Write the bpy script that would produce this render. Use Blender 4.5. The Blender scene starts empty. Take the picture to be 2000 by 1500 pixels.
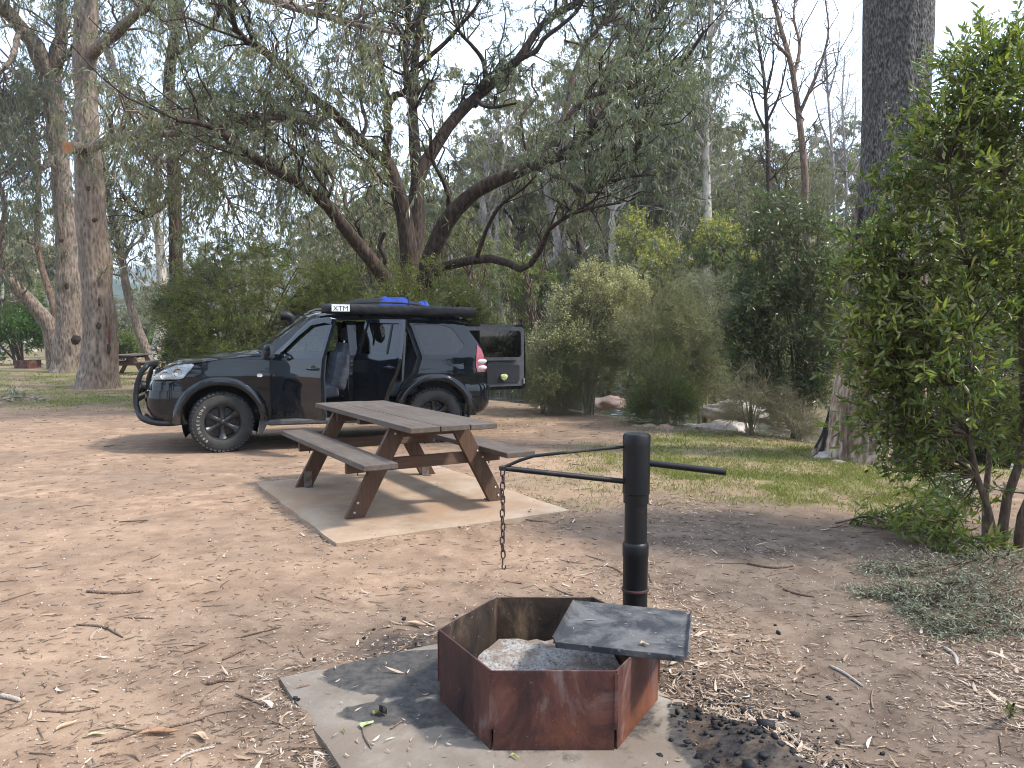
import bpy, bmesh, math, random
import numpy as np
from mathutils import Vector, Matrix, Euler
from mathutils.geometry import tessellate_polygon

sc = bpy.context.scene
COL = sc.collection
# ---------------------------------------------------------------- camera
CAM_H = 1.5
PITCH = math.atan(95 / 1500)
cam = bpy.data.cameras.new('camera')
cam.sensor_width = 36; cam.lens = 27.0; cam.clip_end = 9000; cam.clip_start = 0.05
camo = bpy.data.objects.new('camera', cam); COL.objects.link(camo)
camo.location = (0, 0, CAM_H); camo.rotation_euler = (math.pi / 2 - PITCH, 0, 0)
sc.camera = camo
# ---------------------------------------------------------------- sky and sun
SUN_EL, SUN_AZ = math.radians(50), math.radians(103)      # azimuth clockwise from +Y
world = bpy.data.worlds.new('World'); sc.world = world; world.use_nodes = True
wn = world.node_tree; wn.nodes.clear()
def wnode(t, **k):
    n = wn.nodes.new(t)
    for a, b in k.items(): setattr(n, a, b)
    return n
wo = wnode('ShaderNodeOutputWorld'); wb = wnode('ShaderNodeBackground'); wb.inputs[1].default_value = 0.15
sky = wnode('ShaderNodeTexSky', sky_type='NISHITA', sun_disc=False, sun_elevation=SUN_EL, sun_rotation=SUN_AZ,
            air_density=1.0, dust_density=0.8, ozone_density=1.2, altitude=300)
wtc = wnode('ShaderNodeTexCoord'); wmap = wnode('ShaderNodeMapping'); wmap.inputs['Scale'].default_value = (1, 1, 2.6)
wnoi = wnode('ShaderNodeTexNoise'); wnoi.inputs['Scale'].default_value = 2.3; wnoi.inputs['Detail'].default_value = 7
wnoi.inputs['Roughness'].default_value = 0.55
wrmp = wnode('ShaderNodeValToRGB'); wrmp.color_ramp.elements[0].position = 0.36; wrmp.color_ramp.elements[1].position = 0.66
wrmp.color_ramp.elements[0].color = (0.25, 0.25, 0.25, 1); wrmp.color_ramp.elements[1].color = (0.88, 0.88, 0.88, 1)
wmix = wnode('ShaderNodeMixRGB'); wmix.inputs[2].default_value = (4.5, 5.2, 6.2, 1)
L = wn.links.new
L(wtc.outputs['Generated'], wmap.inputs[0]); L(wmap.outputs[0], wnoi.inputs['Vector']); L(wnoi.outputs[0], wrmp.inputs[0])
L(wrmp.outputs[0], wmix.inputs[0]); L(sky.outputs[0], wmix.inputs[1]); L(wmix.outputs[0], wb.inputs[0]); L(wb.outputs[0], wo.inputs[0])
sun = bpy.data.lights.new('sun', 'SUN'); sun.energy = 2.1; sun.angle = math.radians(6.0); sun.color = (1.0, 0.95, 0.87)
suno = bpy.data.objects.new('sun', sun); COL.objects.link(suno)
SUND = Vector((math.sin(SUN_AZ) * math.cos(SUN_EL), math.cos(SUN_AZ) * math.cos(SUN_EL), math.sin(SUN_EL)))
suno.rotation_euler = SUND.to_track_quat('Z', 'Y').to_euler(); suno.location = (30, 5, 40)
sc.view_settings.view_transform = 'Standard'; sc.view_settings.look = 'None'
sc.view_settings.gamma = 1; sc.view_settings.use_curve_mapping = False
sc.view_settings.exposure = 1.72
cy = sc.cycles
cy.max_bounces = 6; cy.diffuse_bounces = 3; cy.glossy_bounces = 3; cy.transmission_bounces = 4; cy.transparent_max_bounces = 12
cy.volume_bounces = 0; cy.caustics_reflective = False; cy.caustics_refractive = False; cy.sample_clamp_indirect = 6
cy.use_adaptive_sampling = True; cy.adaptive_threshold = 0.006
cy.filter_width = 1.05
cy.use_denoising = True
try: cy.denoiser = 'OPENIMAGEDENOISE'; cy.denoising_input_passes = 'RGB_ALBEDO_NORMAL'; cy.denoising_prefilter = 'ACCURATE'
except Exception: pass
# ---------------------------------------------------------------- photo geometry (camera rays of the photograph, 2000 x 1500)
def ray(u, v):
    x = (u - 1000) / 1500; up = (750 - v) / 1500
    return np.array([x, math.cos(PITCH) + up * math.sin(PITCH), up * math.cos(PITCH) - math.sin(PITCH)])
def at(u, v, d):
    r = ray(u, v); return r * (d / r[1]) + np.array([0, 0, CAM_H])
def G(u, v, z=0):
    r = ray(u, v); return r * ((z - CAM_H) / r[2]) + np.array([0, 0, CAM_H])
# ---------------------------------------------------------------- object helpers
def tag(o, label=None, cat=None, group=None, kind=None):
    if label: o['label'] = label
    if cat: o['category'] = cat
    if group: o['group'] = group
    if kind: o['kind'] = kind
    return o
def empty(name, loc=(0, 0, 0), rz=0, parent=None):
    o = bpy.data.objects.new(name, None); COL.objects.link(o); o.location = loc; o.rotation_euler = (0, 0, rz)
    o.empty_display_size = 0.2
    if parent: o.parent = parent
    return o
def link(name, me, parent=None, loc=(0, 0, 0), rot=(0, 0, 0)):
    o = bpy.data.objects.new(name, me); COL.objects.link(o); o.location = loc; o.rotation_euler = rot
    if parent: o.parent = parent
    if parent and name in ('branches', 'crown', 'blossom', 'flower_buds', 'leaves', 'bark_strips', 'stems'): o['kind'] = 'stuff'   # too fine to pick apart singly
    return o
def mesh_np(name, V, F, mat=None, smooth=False):
    """V (n,3); F list of int arrays (m,k)"""
    V = np.asarray(V, dtype=np.float32)
    if isinstance(F, np.ndarray): F = [F]
    me = bpy.data.meshes.new(name)
    me.vertices.add(len(V)); me.vertices.foreach_set('co', V.ravel())
    idx = np.concatenate([f.ravel() for f in F]).astype(np.int32)
    tot = np.concatenate([np.full(len(f), f.shape[1], dtype=np.int32) for f in F])
    st = np.concatenate([[0], np.cumsum(tot)[:-1]]).astype(np.int32)
    me.loops.add(len(idx)); me.loops.foreach_set('vertex_index', idx)
    me.polygons.add(len(tot)); me.polygons.foreach_set('loop_start', st); me.polygons.foreach_set('loop_total', tot)
    if smooth: me.polygons.foreach_set('use_smooth', np.ones(len(tot), dtype=bool))
    me.update(calc_edges=True)
    if mat: me.materials.append(mat)
    return me
def sharp(me, ang=35):
    me.shade_smooth(); me.set_sharp_from_angle(angle=math.radians(ang))
class MB:
    def __init__(s): s.v = []; s.f = []
    def add(s, vs, fs):
        o = len(s.v); s.v += [tuple(map(float, q)) for q in vs]; s.f += [tuple(i + o for i in f) for f in fs]; return s
    def box(s, c, d, rot=None):
        M = rot if rot is not None else Matrix.Identity(3)
        if isinstance(M, Euler): M = M.to_matrix()
        vs = []
        for z in (-1, 1):
            for x, y in ((-1, -1), (1, -1), (1, 1), (-1, 1)):
                vs.append(Vector(c) + M @ Vector((x * d[0] / 2, y * d[1] / 2, z * d[2] / 2)))
        return s.add(vs, [(0, 3, 2, 1), (4, 5, 6, 7), (0, 1, 5, 4), (1, 2, 6, 5), (2, 3, 7, 6), (3, 0, 4, 7)])
    def prism(s, poly, axis, a, b):
        """poly 2D in the plane across axis; a..b along it.  axis 'y': poly=(x,z); 'z': (x,y); 'x': (y,z)"""
        def p(q, t): return {'y': (q[0], t, q[1]), 'z': (q[0], q[1], t), 'x': (t, q[0], q[1])}[axis]
        n = len(poly); vs = [p(q, a) for q in poly] + [p(q, b) for q in poly]
        fs = [tuple(range(n))[::-1], tuple(range(n, 2 * n))] + [(i, (i + 1) % n, n + (i + 1) % n, n + i) for i in range(n)]
        return s.add(vs, fs)
    def tube(s, pts, r, n=10, caps=True, closed=False):
        pts = [Vector(q) for q in pts]; k = len(pts); rr = r if hasattr(r, '__len__') else [r] * k
        ref = None; vs = []; fs = []
        for i in range(k):
            t = (pts[(i + 1) % k] - pts[i - 1]) if closed else (pts[min(i + 1, k - 1)] - pts[max(i - 1, 0)])
            t.normalize()
            if ref is None: ref = t.orthogonal().normalized()
            ref = (ref - t * ref.dot(t)).normalized(); b = t.cross(ref)
            for j in range(n):
                a = 2 * math.pi * j / n; vs.append(pts[i] + (ref * math.cos(a) + b * math.sin(a)) * rr[i])
        for i in range(k if closed else k - 1):
            i2 = (i + 1) % k
            for j in range(n): fs.append((i * n + j, i * n + (j + 1) % n, i2 * n + (j + 1) % n, i2 * n + j))
        if caps and not closed: fs += [tuple(range(n))[::-1], tuple(range((k - 1) * n, k * n))]
        return s.add(vs, fs)
    def lathe(s, prof, n=32, axis='z', c=(0, 0, 0), closed=False):
        """prof [(r,h)]"""
        vs = []; fs = []; k = len(prof)
        for r, h in prof:
            for j in range(n):
                a = 2 * math.pi * j / n; x, y = r * math.cos(a), r * math.sin(a)
                vs.append({'z': (c[0] + x, c[1] + y, c[2] + h), 'y': (c[0] + x, c[1] + h, c[2] + y), 'x': (c[0] + h, c[1] + x, c[2] + y)}[axis])
        for i in range(k if closed else k - 1):
            i2 = (i + 1) % k
            for j in range(n): fs.append((i * n + j, i * n + (j + 1) % n, i2 * n + (j + 1) % n, i2 * n + j))
        if not closed: fs += [tuple(range(n))[::-1], tuple(range((k - 1) * n, k * n))]
        return s.add(vs, fs)
    def grid(s, P):
        """P[i][j] 3D points"""
        a, b = len(P), len(P[0])
        return s.add([q for row in P for q in row], [(i * b + j, (i + 1) * b + j, (i + 1) * b + j + 1, i * b + j + 1) for i in range(a - 1) for j in range(b - 1)])
    def mesh(s, name, mat, smooth=35):
        me = bpy.data.meshes.new(name); me.from_pydata(s.v, [], s.f); me.update()
        bm = bmesh.new(); bm.from_mesh(me); bmesh.ops.recalc_face_normals(bm, faces=bm.faces); bm.to_mesh(me); bm.free()
        if mat: me.materials.append(mat)
        if smooth: sharp(me, smooth)
        return me
    def build(s, name, mat, parent=None, smooth=35, bevel=0, loc=(0, 0, 0), rot=(0, 0, 0), seg=2):
        o = link(name, s.mesh(name, mat, smooth), parent, loc, rot)
        if bevel:
            m = o.modifiers.new('bevel', 'BEVEL'); m.width = bevel; m.segments = seg; m.limit_method = 'ANGLE'; m.angle_limit = math.radians(40)
        return o
# ---------------------------------------------------------------- smooth value noise for python-side masks
def vnoise(x, y, seed=0):
    x = np.asarray(x, dtype=float); y = np.asarray(y, dtype=float)
    xi = np.floor(x).astype(np.int64); yi = np.floor(y).astype(np.int64); fx = x - xi; fy = y - yi
    fx = fx * fx * (3 - 2 * fx); fy = fy * fy * (3 - 2 * fy)
    def h(a, b):
        n = (a * 374761393 + b * 668265263 + seed * 974711) & 0x7fffffff
        n = ((n ^ (n >> 13)) * 1274126177) & 0x7fffffff
        return ((n ^ (n >> 16)) & 0xffff) / 65535.0
    return (h(xi, yi) * (1 - fx) + h(xi + 1, yi) * fx) * (1 - fy) + (h(xi, yi + 1) * (1 - fx) + h(xi + 1, yi + 1) * fx) * fy
def fbm(x, y, seed=0, o=4):
    s = 0; a = 0.5; t = 0
    for i in range(o): s = s + a * vnoise(x * 2 ** i, y * 2 ** i, seed + i * 17); t += a; a *= 0.5
    return s / t
def sstep(a, b, x):
    t = np.clip((np.asarray(x, dtype=float) - a) / (b - a), 0, 1); return t * t * (3 - 2 * t)
# ---------------------------------------------------------------- material helpers
class NT:
    def __init__(s, name):
        s.m = bpy.data.materials.new(name); s.m.use_nodes = True; s.t = s.m.node_tree; s.t.nodes.clear()
        s.out = s.t.nodes.new('ShaderNodeOutputMaterial')
    def n(s, t, **k):
        q = s.t.nodes.new(t)
        for a, b in k.items(): setattr(q, a, b)
        return q
    def l(s, a, b): s.t.links.new(a, b)
    def setin(s, sock, v):
        if isinstance(v, bpy.types.NodeSocket): s.l(v, sock)
        elif isinstance(v, (tuple, list)) and sock.type == 'RGBA' and len(v) == 3: sock.default_value = (*v, 1)
        else: sock.default_value = v
    def co(s, kind='Object', scale=(1, 1, 1), rot=(0, 0, 0)):
        t = s.n('ShaderNodeTexCoord'); m = s.n('ShaderNodeMapping'); s.l(t.outputs[kind], m.inputs[0])
        m.inputs['Scale'].default_value = scale; m.inputs['Rotation'].default_value = rot; return m.outputs[0]
    def wco(s, scale=(1, 1, 1)):
        t = s.n('ShaderNodeNewGeometry'); m = s.n('ShaderNodeMapping'); s.l(t.outputs['Position'], m.inputs[0])
        m.inputs['Scale'].default_value = scale; return m.outputs[0]
    def noise(s, vec, scale, detail=4, rough=0.55, dist=0):
        q = s.n('ShaderNodeTexNoise'); s.l(vec, q.inputs['Vector']); q.inputs['Scale'].default_value = scale
        q.inputs['Detail'].default_value = detail; q.inputs['Roughness'].default_value = rough; q.inputs['Distortion'].default_value = dist
        return q.outputs[0]
    def voro(s, vec, scale, feature='F1', out=0):
        q = s.n('ShaderNodeTexVoronoi', feature=feature); s.l(vec, q.inputs['Vector']); q.inputs['Scale'].default_value = scale
        return q.outputs[out]
    def ramp(s, fac, stops, interp='LINEAR'):
        q = s.n('ShaderNodeValToRGB'); e = q.color_ramp.elements; q.color_ramp.interpolation = interp
        while len(e) < len(stops): e.new(0.5)
        for i, (p, c) in enumerate(stops):
            e[i].position = p; e[i].color = (*c, 1) if hasattr(c, '__len__') else (c, c, c, 1)
        s.l(fac, q.inputs[0]); return q.outputs[0]
    def mix(s, f, a, b, mode='MIX'):
        q = s.n('ShaderNodeMixRGB', blend_type=mode); s.setin(q.inputs[0], f); s.setin(q.inputs[1], a); s.setin(q.inputs[2], b); return q.outputs[0]
    def math(s, op, a, b=0.0):
        q = s.n('ShaderNodeMath', operation=op); s.setin(q.inputs[0], a); s.setin(q.inputs[1], b); return q.outputs[0]
    def attr(s, name):
        q = s.n('ShaderNodeAttribute'); q.attribute_name = name; return q.outputs['Fac']
    def bump(s, h, strength=0.5, dist=0.02, normal=None):
        q = s.n('ShaderNodeBump'); s.l(h, q.inputs['Height']); q.inputs['Strength'].default_value = strength; q.inputs['Distance'].default_value = dist
        if normal is not None: s.l(normal, q.inputs['Normal'])
        return q.outputs[0]
    def bsdf(s, col, rough=0.6, spec=0.5, metal=0.0, normal=None, coat=0.0, coat_rough=0.03):
        q = s.n('ShaderNodeBsdfPrincipled'); s.setin(q.inputs['Base Color'], col); s.setin(q.inputs['Roughness'], rough)
        s.setin(q.inputs['Specular IOR Level'], spec); s.setin(q.inputs['Metallic'], metal)
        q.inputs['Coat Weight'].default_value = coat; q.inputs['Coat Roughness'].default_value = coat_rough
        if normal is not None: s.l(normal, q.inputs['Normal'])
        return q.outputs[0]
    def done(s, sh, disp=None): s.l(sh, s.out.inputs[0]); return s.m
def plain(name, col, rough=0.6, spec=0.5, metal=0.0, coat=0.0, var=0.25, scale=9, bump=0.0):
    t = NT(name); v = t.co(); n = t.noise(v, scale, 5)
    c = t.mix(t.ramp(n, [(0.35, 0.0), (0.7, 1.0)]), tuple(x * (1 - var) for x in col), tuple(min(1, x * (1 + var)) for x in col))
    r = t.math('ADD', t.math('MULTIPLY', t.noise(v, scale * 3, 3), 0.16), rough - 0.08)
    nm = t.bump(t.noise(v, scale * 14, 4), bump, 0.004) if bump else None
    return t.done(t.bsdf(c, r, spec, metal, nm, coat))
def leafmat(name, cols, trans=0.4, rough=0.5, spec=0.35, tcol=None, big=0.35, scale=0.9):
    """cols: dark .. light, picked per leaf; a slow drift of tone through the crown"""
    t = NT(name); g = t.n('ShaderNodeNewGeometry')
    k = len(cols); c = t.ramp(g.outputs['Random Per Island'], [(i / max(1, k - 1), q) for i, q in enumerate(cols)])
    n = t.noise(t.co(), scale, 3)
    c = t.mix(big, c, t.mix(t.ramp(n, [(0.35, 0.0), (0.65, 1.0)]), cols[0], cols[-1]))
    b = t.bsdf(c, rough, spec); tr = t.n('ShaderNodeBsdfTranslucent'); t.l(t.mix(1.0, c, tcol or (1.15, 1.2, 0.55), 'MULTIPLY'), tr.inputs[0])
    m = t.n('ShaderNodeMixShader'); m.inputs[0].default_value = trans; t.l(b, m.inputs[1]); t.l(tr.outputs[0], m.inputs[2])
    return t.done(m.outputs[0])
def barkmat(name, dark, mid, light, scale=1.0, stretch=5, bump=0.9, patch=None, dist=0.03):
    t = NT(name); v = t.co(scale=(scale * stretch, scale * stretch, scale)); v2 = t.co(scale=(scale, scale, scale))
    n = t.noise(v, 2.6, 8, 0.62, 1.2); vo = t.voro(t.co(scale=(scale * 3, scale * 3, scale * 0.9)), 5.0)
    h = t.mix(0.4, n, vo)
    c = t.ramp(h, [(0.28, dark), (0.45, mid), (0.68, light)])
    big = t.noise(v2, 0.9, 4, 0.6)
    c = t.mix(t.ramp(big, [(0.4, 0.0), (0.62, 0.55)]), c, mid)
    if patch:
        pc, lo, hi, psc = patch
        c = t.mix(t.ramp(t.noise(t.co(scale=(1, 1, 0.35)), psc, 6, 0.62, 0.6), [(lo, 0.0), (hi, 1.0)]), c, t.mix(t.ramp(n, [(0.35, 0.0), (0.6, 1.0)]), tuple(x * 0.45 for x in pc), pc))
    return t.done(t.bsdf(c, 0.85, 0.2, 0, t.bump(h, bump, dist)))
# ---------------------------------------------------------------- curves, branches and leaves in bulk
def nrm(a): return a / np.maximum(np.linalg.norm(a, axis=-1, keepdims=True), 1e-9)
def spl(pts, K):
    """Catmull-Rom through pts (any columns) resampled to K rows"""
    P = np.asarray(pts, dtype=float); n = len(P)
    if n == 2: t = np.linspace(0, 1, K)[:, None]; return P[0] * (1 - t) + P[1] * t
    Q = np.vstack([2 * P[0] - P[1], P, 2 * P[-1] - P[-2]])
    s = np.linspace(0, n - 1 - 1e-6, K); i = s.astype(int); t = (s - i)[:, None]
    a, b, c, d = Q[i], Q[i + 1], Q[i + 2], Q[i + 3]
    return 0.5 * (2 * b + (c - a) * t + (2 * a - 5 * b + 4 * c - d) * t ** 2 + (3 * b - a - 3 * c + d) * t ** 3)
def tubes(P, R, S=5):
    """P (T,K,3) R (T,K) -> verts, quads"""
    T, K, _ = P.shape
    t = np.empty_like(P); t[:, 1:-1] = P[:, 2:] - P[:, :-2]; t[:, 0] = P[:, 1] - P[:, 0]; t[:, -1] = P[:, -1] - P[:, -2]; t = nrm(t)
    ref = np.where(np.abs(t[:, :1, 2:3]) > 0.8, np.array([1.0, 0, 0]), np.array([0, 0, 1.0])); ref = np.broadcast_to(ref, t.shape)
    a = nrm(np.cross(t, ref)); b = np.cross(t, a)
    ang = np.arange(S) * 2 * math.pi / S
    V = P[:, :, None, :] + R[:, :, None, None] * (a[:, :, None, :] * np.cos(ang)[:, None] + b[:, :, None, :] * np.sin(ang)[:, None])
    idx = np.arange(T * K * S).reshape(T, K, S); j2 = np.roll(idx, -1, axis=2)
    F = np.stack([idx[:, :-1], j2[:, :-1], j2[:, 1:], idx[:, 1:]], axis=-1).reshape(-1, 4)
    return V.reshape(-1, 3), F
def merge(parts):
    vs, fs, o = [], [], 0
    for V, F in parts: vs.append(V); fs.append(F + o); o += len(V)
    return np.vstack(vs), np.vstack(fs)
def sprout(P, R, n, rng, t0, t1, L, ang, up=0.0, droop=0.0, wander=0.12, K=5, rf=0.5, rmin=0.004, bias=None):
    """n children of the polylines P (T,K0,3); lengths L=(lo,hi), angle off the parent ang=(lo,hi) radians"""
    T, K0, _ = P.shape
    seg = np.linalg.norm(np.diff(P, axis=1), axis=2).sum(1); w = seg if bias is None else seg * bias; w = w / w.sum()
    i = rng.choice(T, n, p=w); s = rng.uniform(t0, t1, n) * (K0 - 1); k = np.minimum(s.astype(int), K0 - 2); f = (s - k)[:, None]
    p = P[i, k] * (1 - f) + P[i, k + 1] * f; r0 = R[i, k] * (1 - f[:, 0]) + R[i, k + 1] * f[:, 0]
    t = nrm(P[i, k + 1] - P[i, k]); q = rng.normal(size=(n, 3)); q = nrm(q - t * (q * t).sum(1, keepdims=True))
    a = rng.uniform(*ang, n)[:, None]; d = t * np.cos(a) + q * np.sin(a); d[:, 2] += up; d = nrm(d)
    ln = rng.uniform(*L, n)[:, None]
    out = np.empty((n, K, 3)); wv = np.zeros((n, 3))
    for j in range(K):
        u = j / (K - 1)
        if j: wv = wv + rng.normal(size=(n, 3)) * wander * ln / K
        out[:, j] = p + d * ln * u + wv; out[:, j, 2] -= droop * ln[:, 0] * u * u
    rr = np.maximum(np.minimum(r0 * rf, ln[:, 0] * 0.02), rmin)
    return out, rr[:, None] * np.linspace(1, 0.35, K)
def leaves(P, n, rng, L, W, t0=0.25, droop=0.8, spread=0.6, out=0.3, flat=0.0):
    T, K0, _ = P.shape
    i = rng.integers(0, T, n); s = rng.uniform(t0, 1, n) * (K0 - 1); k = np.minimum(s.astype(int), K0 - 2); f = (s - k)[:, None]
    p = P[i, k] * (1 - f) + P[i, k + 1] * f; t = nrm(P[i, k + 1] - P[i, k])
    d = t * out + rng.normal(size=(n, 3)) * spread; d[:, 2] -= droop; d = nrm(d)
    nm = rng.normal(size=(n, 3)); nm[:, 2] += flat; nm = nrm(np.cross(nrm(np.cross(nm, d)), d)) * -1
    return p, d, nm, rng.uniform(*L, n), rng.uniform(*W, n)
def leafmesh(name, data, mat, hi=False, sickle=0.12, rng=None):
    p, d, nm, L, W = data; n = len(p); s = np.cross(d, nm); L = L[:, None]; W = W[:, None]
    b = (np.random.default_rng(5).normal(size=(n, 1)) * sickle)
    if not hi:
        V = np.stack([p, p + d * L * 0.42 + s * (W * 0.5 + b * L * 0.25), p + d * L + s * b * L * 0.2 - nm * L * 0.05, p + d * L * 0.38 - s * (W * 0.5 - b * L * 0.25)], 1)
        F = np.arange(n * 4).reshape(n, 4); return mesh_np(name, V.reshape(-1, 3), F, mat)
    c1 = p + d * L * 0.3 + s * b * L * 0.25; c2 = p + d * L * 0.68 + s * b * L * 0.3 - nm * L * 0.05; e = p + d * L - nm * L * 0.14 + s * b * L * 0.1
    V = np.stack([p, c1 + s * W * 0.5 + nm * W * 0.16, c1, c1 - s * W * 0.5 + nm * W * 0.16, c2 + s * W * 0.42 + nm * W * 0.12, c2, c2 - s * W * 0.42 + nm * W * 0.12, e], 1)
    o = (np.arange(n) * 8)[:, None]
    Q = np.vstack([o + np.array([[2, 5, 4, 1]]), o + np.array([[3, 6, 5, 2]])])
    Tt = np.vstack([o + np.array([[0, 2, 1]]), o + np.array([[0, 3, 2]]), o + np.array([[4, 5, 7]]), o + np.array([[5, 6, 7]])])
    return mesh_np(name, V.reshape(-1, 3), [Q, Tt], mat, smooth=True)
# ================================================================ THE SETTING
PAD_R = math.radians(31); TAB_R = math.radians(30.5)
PADS = ((np.array([-1.02, 3.28]) + np.array([math.cos(PAD_R), math.sin(PAD_R)]) * 0.67 + np.array([math.sin(PAD_R), -math.cos(PAD_R)]) * 0.9, PAD_R, 0.67, 0.9, 0.04),
        (np.array([-1.24, 5.33]) + np.array([math.cos(TAB_R), math.sin(TAB_R)]) * 1.0 + np.array([-math.sin(TAB_R), math.cos(TAB_R)]) * 1.3, TAB_R, 1.0, 1.3, 0.028))
def pad_dist(x, y, c, r, w, l):
    u = (x - c[0]) * math.cos(r) + (y - c[1]) * math.sin(r); v = -(x - c[0]) * math.sin(r) + (y - c[1]) * math.cos(r); return np.maximum(np.abs(u) - w, np.abs(v) - l)
def bank_s(x, y): return (x + 0.33) * 0.836 + (y - 16.6) * 0.548        # distance past the crest of the river bank
def tz(x, y):
    x = np.asarray(x, dtype=float); y = np.asarray(y, dtype=float)
    s = bank_s(x, y) + (fbm(x * 0.25, y * 0.25, 3) - 0.5) * 1.6
    front = sstep(-2, 6, y)
    z = -0.03 * (1 - sstep(4.2, 6.0, np.hypot(x, y))) + (fbm(x * 0.7, y * 0.7, 5) - 0.5) * 0.035 * sstep(1.0, 3.0, np.hypot(x + 1, y - 3.2))
    z = z + (fbm(x * 0.06, y * 0.06, 9) - 0.5) * 0.5 * sstep(18, 45, np.hypot(x, y))
    for c, r, w, l, h in PADS: z = z + h * np.exp(-(pad_dist(x, y, c, r, w, l) / 0.13) ** 2) * sstep(0.35, 0.7, fbm(x * 3.1, y * 3.1, 97, 3))
    z = z + 0.075 * np.exp(-((x - 0.86) / 0.24) ** 2 - ((y - 2.62) / 0.42) ** 2)
    z = z - 1.75 * sstep(0.2, 6.5, s) * front
    far = np.maximum(s - 9.5, 0) * front
    hill = np.minimum(far, 6) * 0.28 + np.maximum(far - 6, 0) * 0.27
    hill = 40 * (1 - np.exp(-hill / 40.0)) * (0.8 + 0.4 * fbm(x * 0.015, y * 0.015, 21))
    return z + hill + (fbm(x * 0.12, y * 0.12, 31) - 0.5) * 1.2 * sstep(2, 20, far)
def grass_mask(x, y):
    x = np.asarray(x, dtype=float); y = np.asarray(y, dtype=float)
    def side(ax, ay, bx, by): dx, dy = bx - ax, by - ay; return ((x - ax) * dy - (y - ay) * dx) / math.hypot(dx, dy)
    # lawn to the right of the dirt: past the line from behind the vehicle to the acacia
    right = sstep(-0.5, 1.3, np.minimum(-side(-0.9, 12.6, 1.0, 7.6), -side(1.0, 7.6, 4.6, 4.9)))
    left = sstep(13.8, 17.5, y + (x + 6) * 0.12) * sstep(-1.0, -4.0, x) + sstep(13.2, 16, y) * sstep(-5, -1, x)
    m = np.maximum(right, np.minimum(left, 1)) * (1 - sstep(1.2, 0.7, np.hypot((x + 2.5) / 4.2, (y - 11.2) / 2.2)))
    n = fbm(x * 0.8, y * 0.8, 41, 4); n2 = fbm(x * 0.22, y * 0.22, 47, 3)
    m = m * sstep(0.43, 0.62, n * 0.6 + n2 * 0.4 + 0.02 + 0.1 * sstep(-4, -7, x) + 0.05 * sstep(1.2, 2.2, x)) * (0.35 + 0.65 * sstep(0.38, 0.6, fbm(x * 2.6, y * 2.6, 49, 3)))
    thin = sstep(0.6, 0.72, fbm(x * 0.5, y * 0.5, 53)) * 0.12 * sstep(5.5, 8, y) * sstep(-0.5, 1.0, x)
    return np.clip(np.maximum(np.maximum(m, thin) * sstep(1.5, -0.6, bank_s(x, y)), sstep(-2, -5, y) * 0.9), 0, 1)
def ground_material():
    t = NT('ground_soil'); v = t.wco()
    fine = t.noise(v, 38, 6, 0.7); mid = t.noise(v, 5.5, 6, 0.65, 0.4); big = t.noise(v, 0.55, 5, 0.6)
    streak = t.noise(t.wco((1.0, 2.2, 1)), 60, 4, 0.7, 0.8)
    soil = t.ramp(mid, [(0.3, (0.17, 0.108, 0.07)), (0.5, (0.275, 0.182, 0.12)), (0.7, (0.365, 0.252, 0.17))])
    dk = t.ramp(t.noise(v, 0.9, 7, 0.68, 0.6), [(0.44, 1.0), (0.6, 0.0)])
    soil = t.mix(t.math('MULTIPLY', dk, 0.5), soil, (0.15, 0.1, 0.07))
    soil = t.mix(t.ramp(t.noise(t.wco((0.5, 1.3, 1)), 0.8, 5, 0.6, 0.8), [(0.52, 0.0), (0.7, 0.45)]), soil, (0.34, 0.235, 0.158))
    soil = t.mix(t.ramp(t.noise(t.wco((0.35, 1.1, 1)), 1.1, 6, 0.65, 0.5), [(0.54, 0.0), (0.7, 0.65)]), soil, (0.155, 0.113, 0.083))
    soil = t.mix(t.math('MULTIPLY', t.attr('dark'), 0.85), soil, t.ramp(mid, [(0.35, (0.07, 0.053, 0.041)), (0.65, (0.145, 0.112, 0.087))]))
    soil = t.mix(t.ramp(fine, [(0.55, 0.0), (0.76, 0.5)]), soil, (0.12, 0.084, 0.06))
    soil = t.mix(t.ramp(streak, [(0.6, 0.0), (0.74, 0.6)]), soil, (0.44, 0.33, 0.235))
    g = t.ramp(t.noise(v, 9, 5, 0.6), [(0.35, (0.085, 0.1, 0.032)), (0.65, (0.17, 0.18, 0.06))])
    gm = t.math('MULTIPLY', t.attr('grass'), t.ramp(t.noise(v, 14, 5, 0.7), [(0.3, 0.15), (0.6, 0.95)]))
    soil = t.mix(gm, soil, g)
    dry = t.ramp(t.noise(v, 3.0, 6, 0.7), [(0.3, (0.09, 0.075, 0.042)), (0.7, (0.24, 0.185, 0.115))])
    soil = t.mix(t.attr('dry'), soil, dry)
    soot = t.ramp(t.noise(v, 16, 6, 0.75), [(0.35, (0.012, 0.011, 0.011)), (0.7, (0.07, 0.06, 0.055))])
    soil = t.mix(t.math('MULTIPLY', t.attr('soot'), t.ramp(t.noise(v, 7, 6, 0.7), [(0.32, 0.25), (0.55, 1.0)])), soil, soot)
    h = t.mix(0.35, t.mix(0.5, fine, mid), streak)
    b = t.bump(h, 0.5, 0.025)
    return t.done(t.bsdf(soil, 0.95, 0.12, 0, b))
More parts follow.
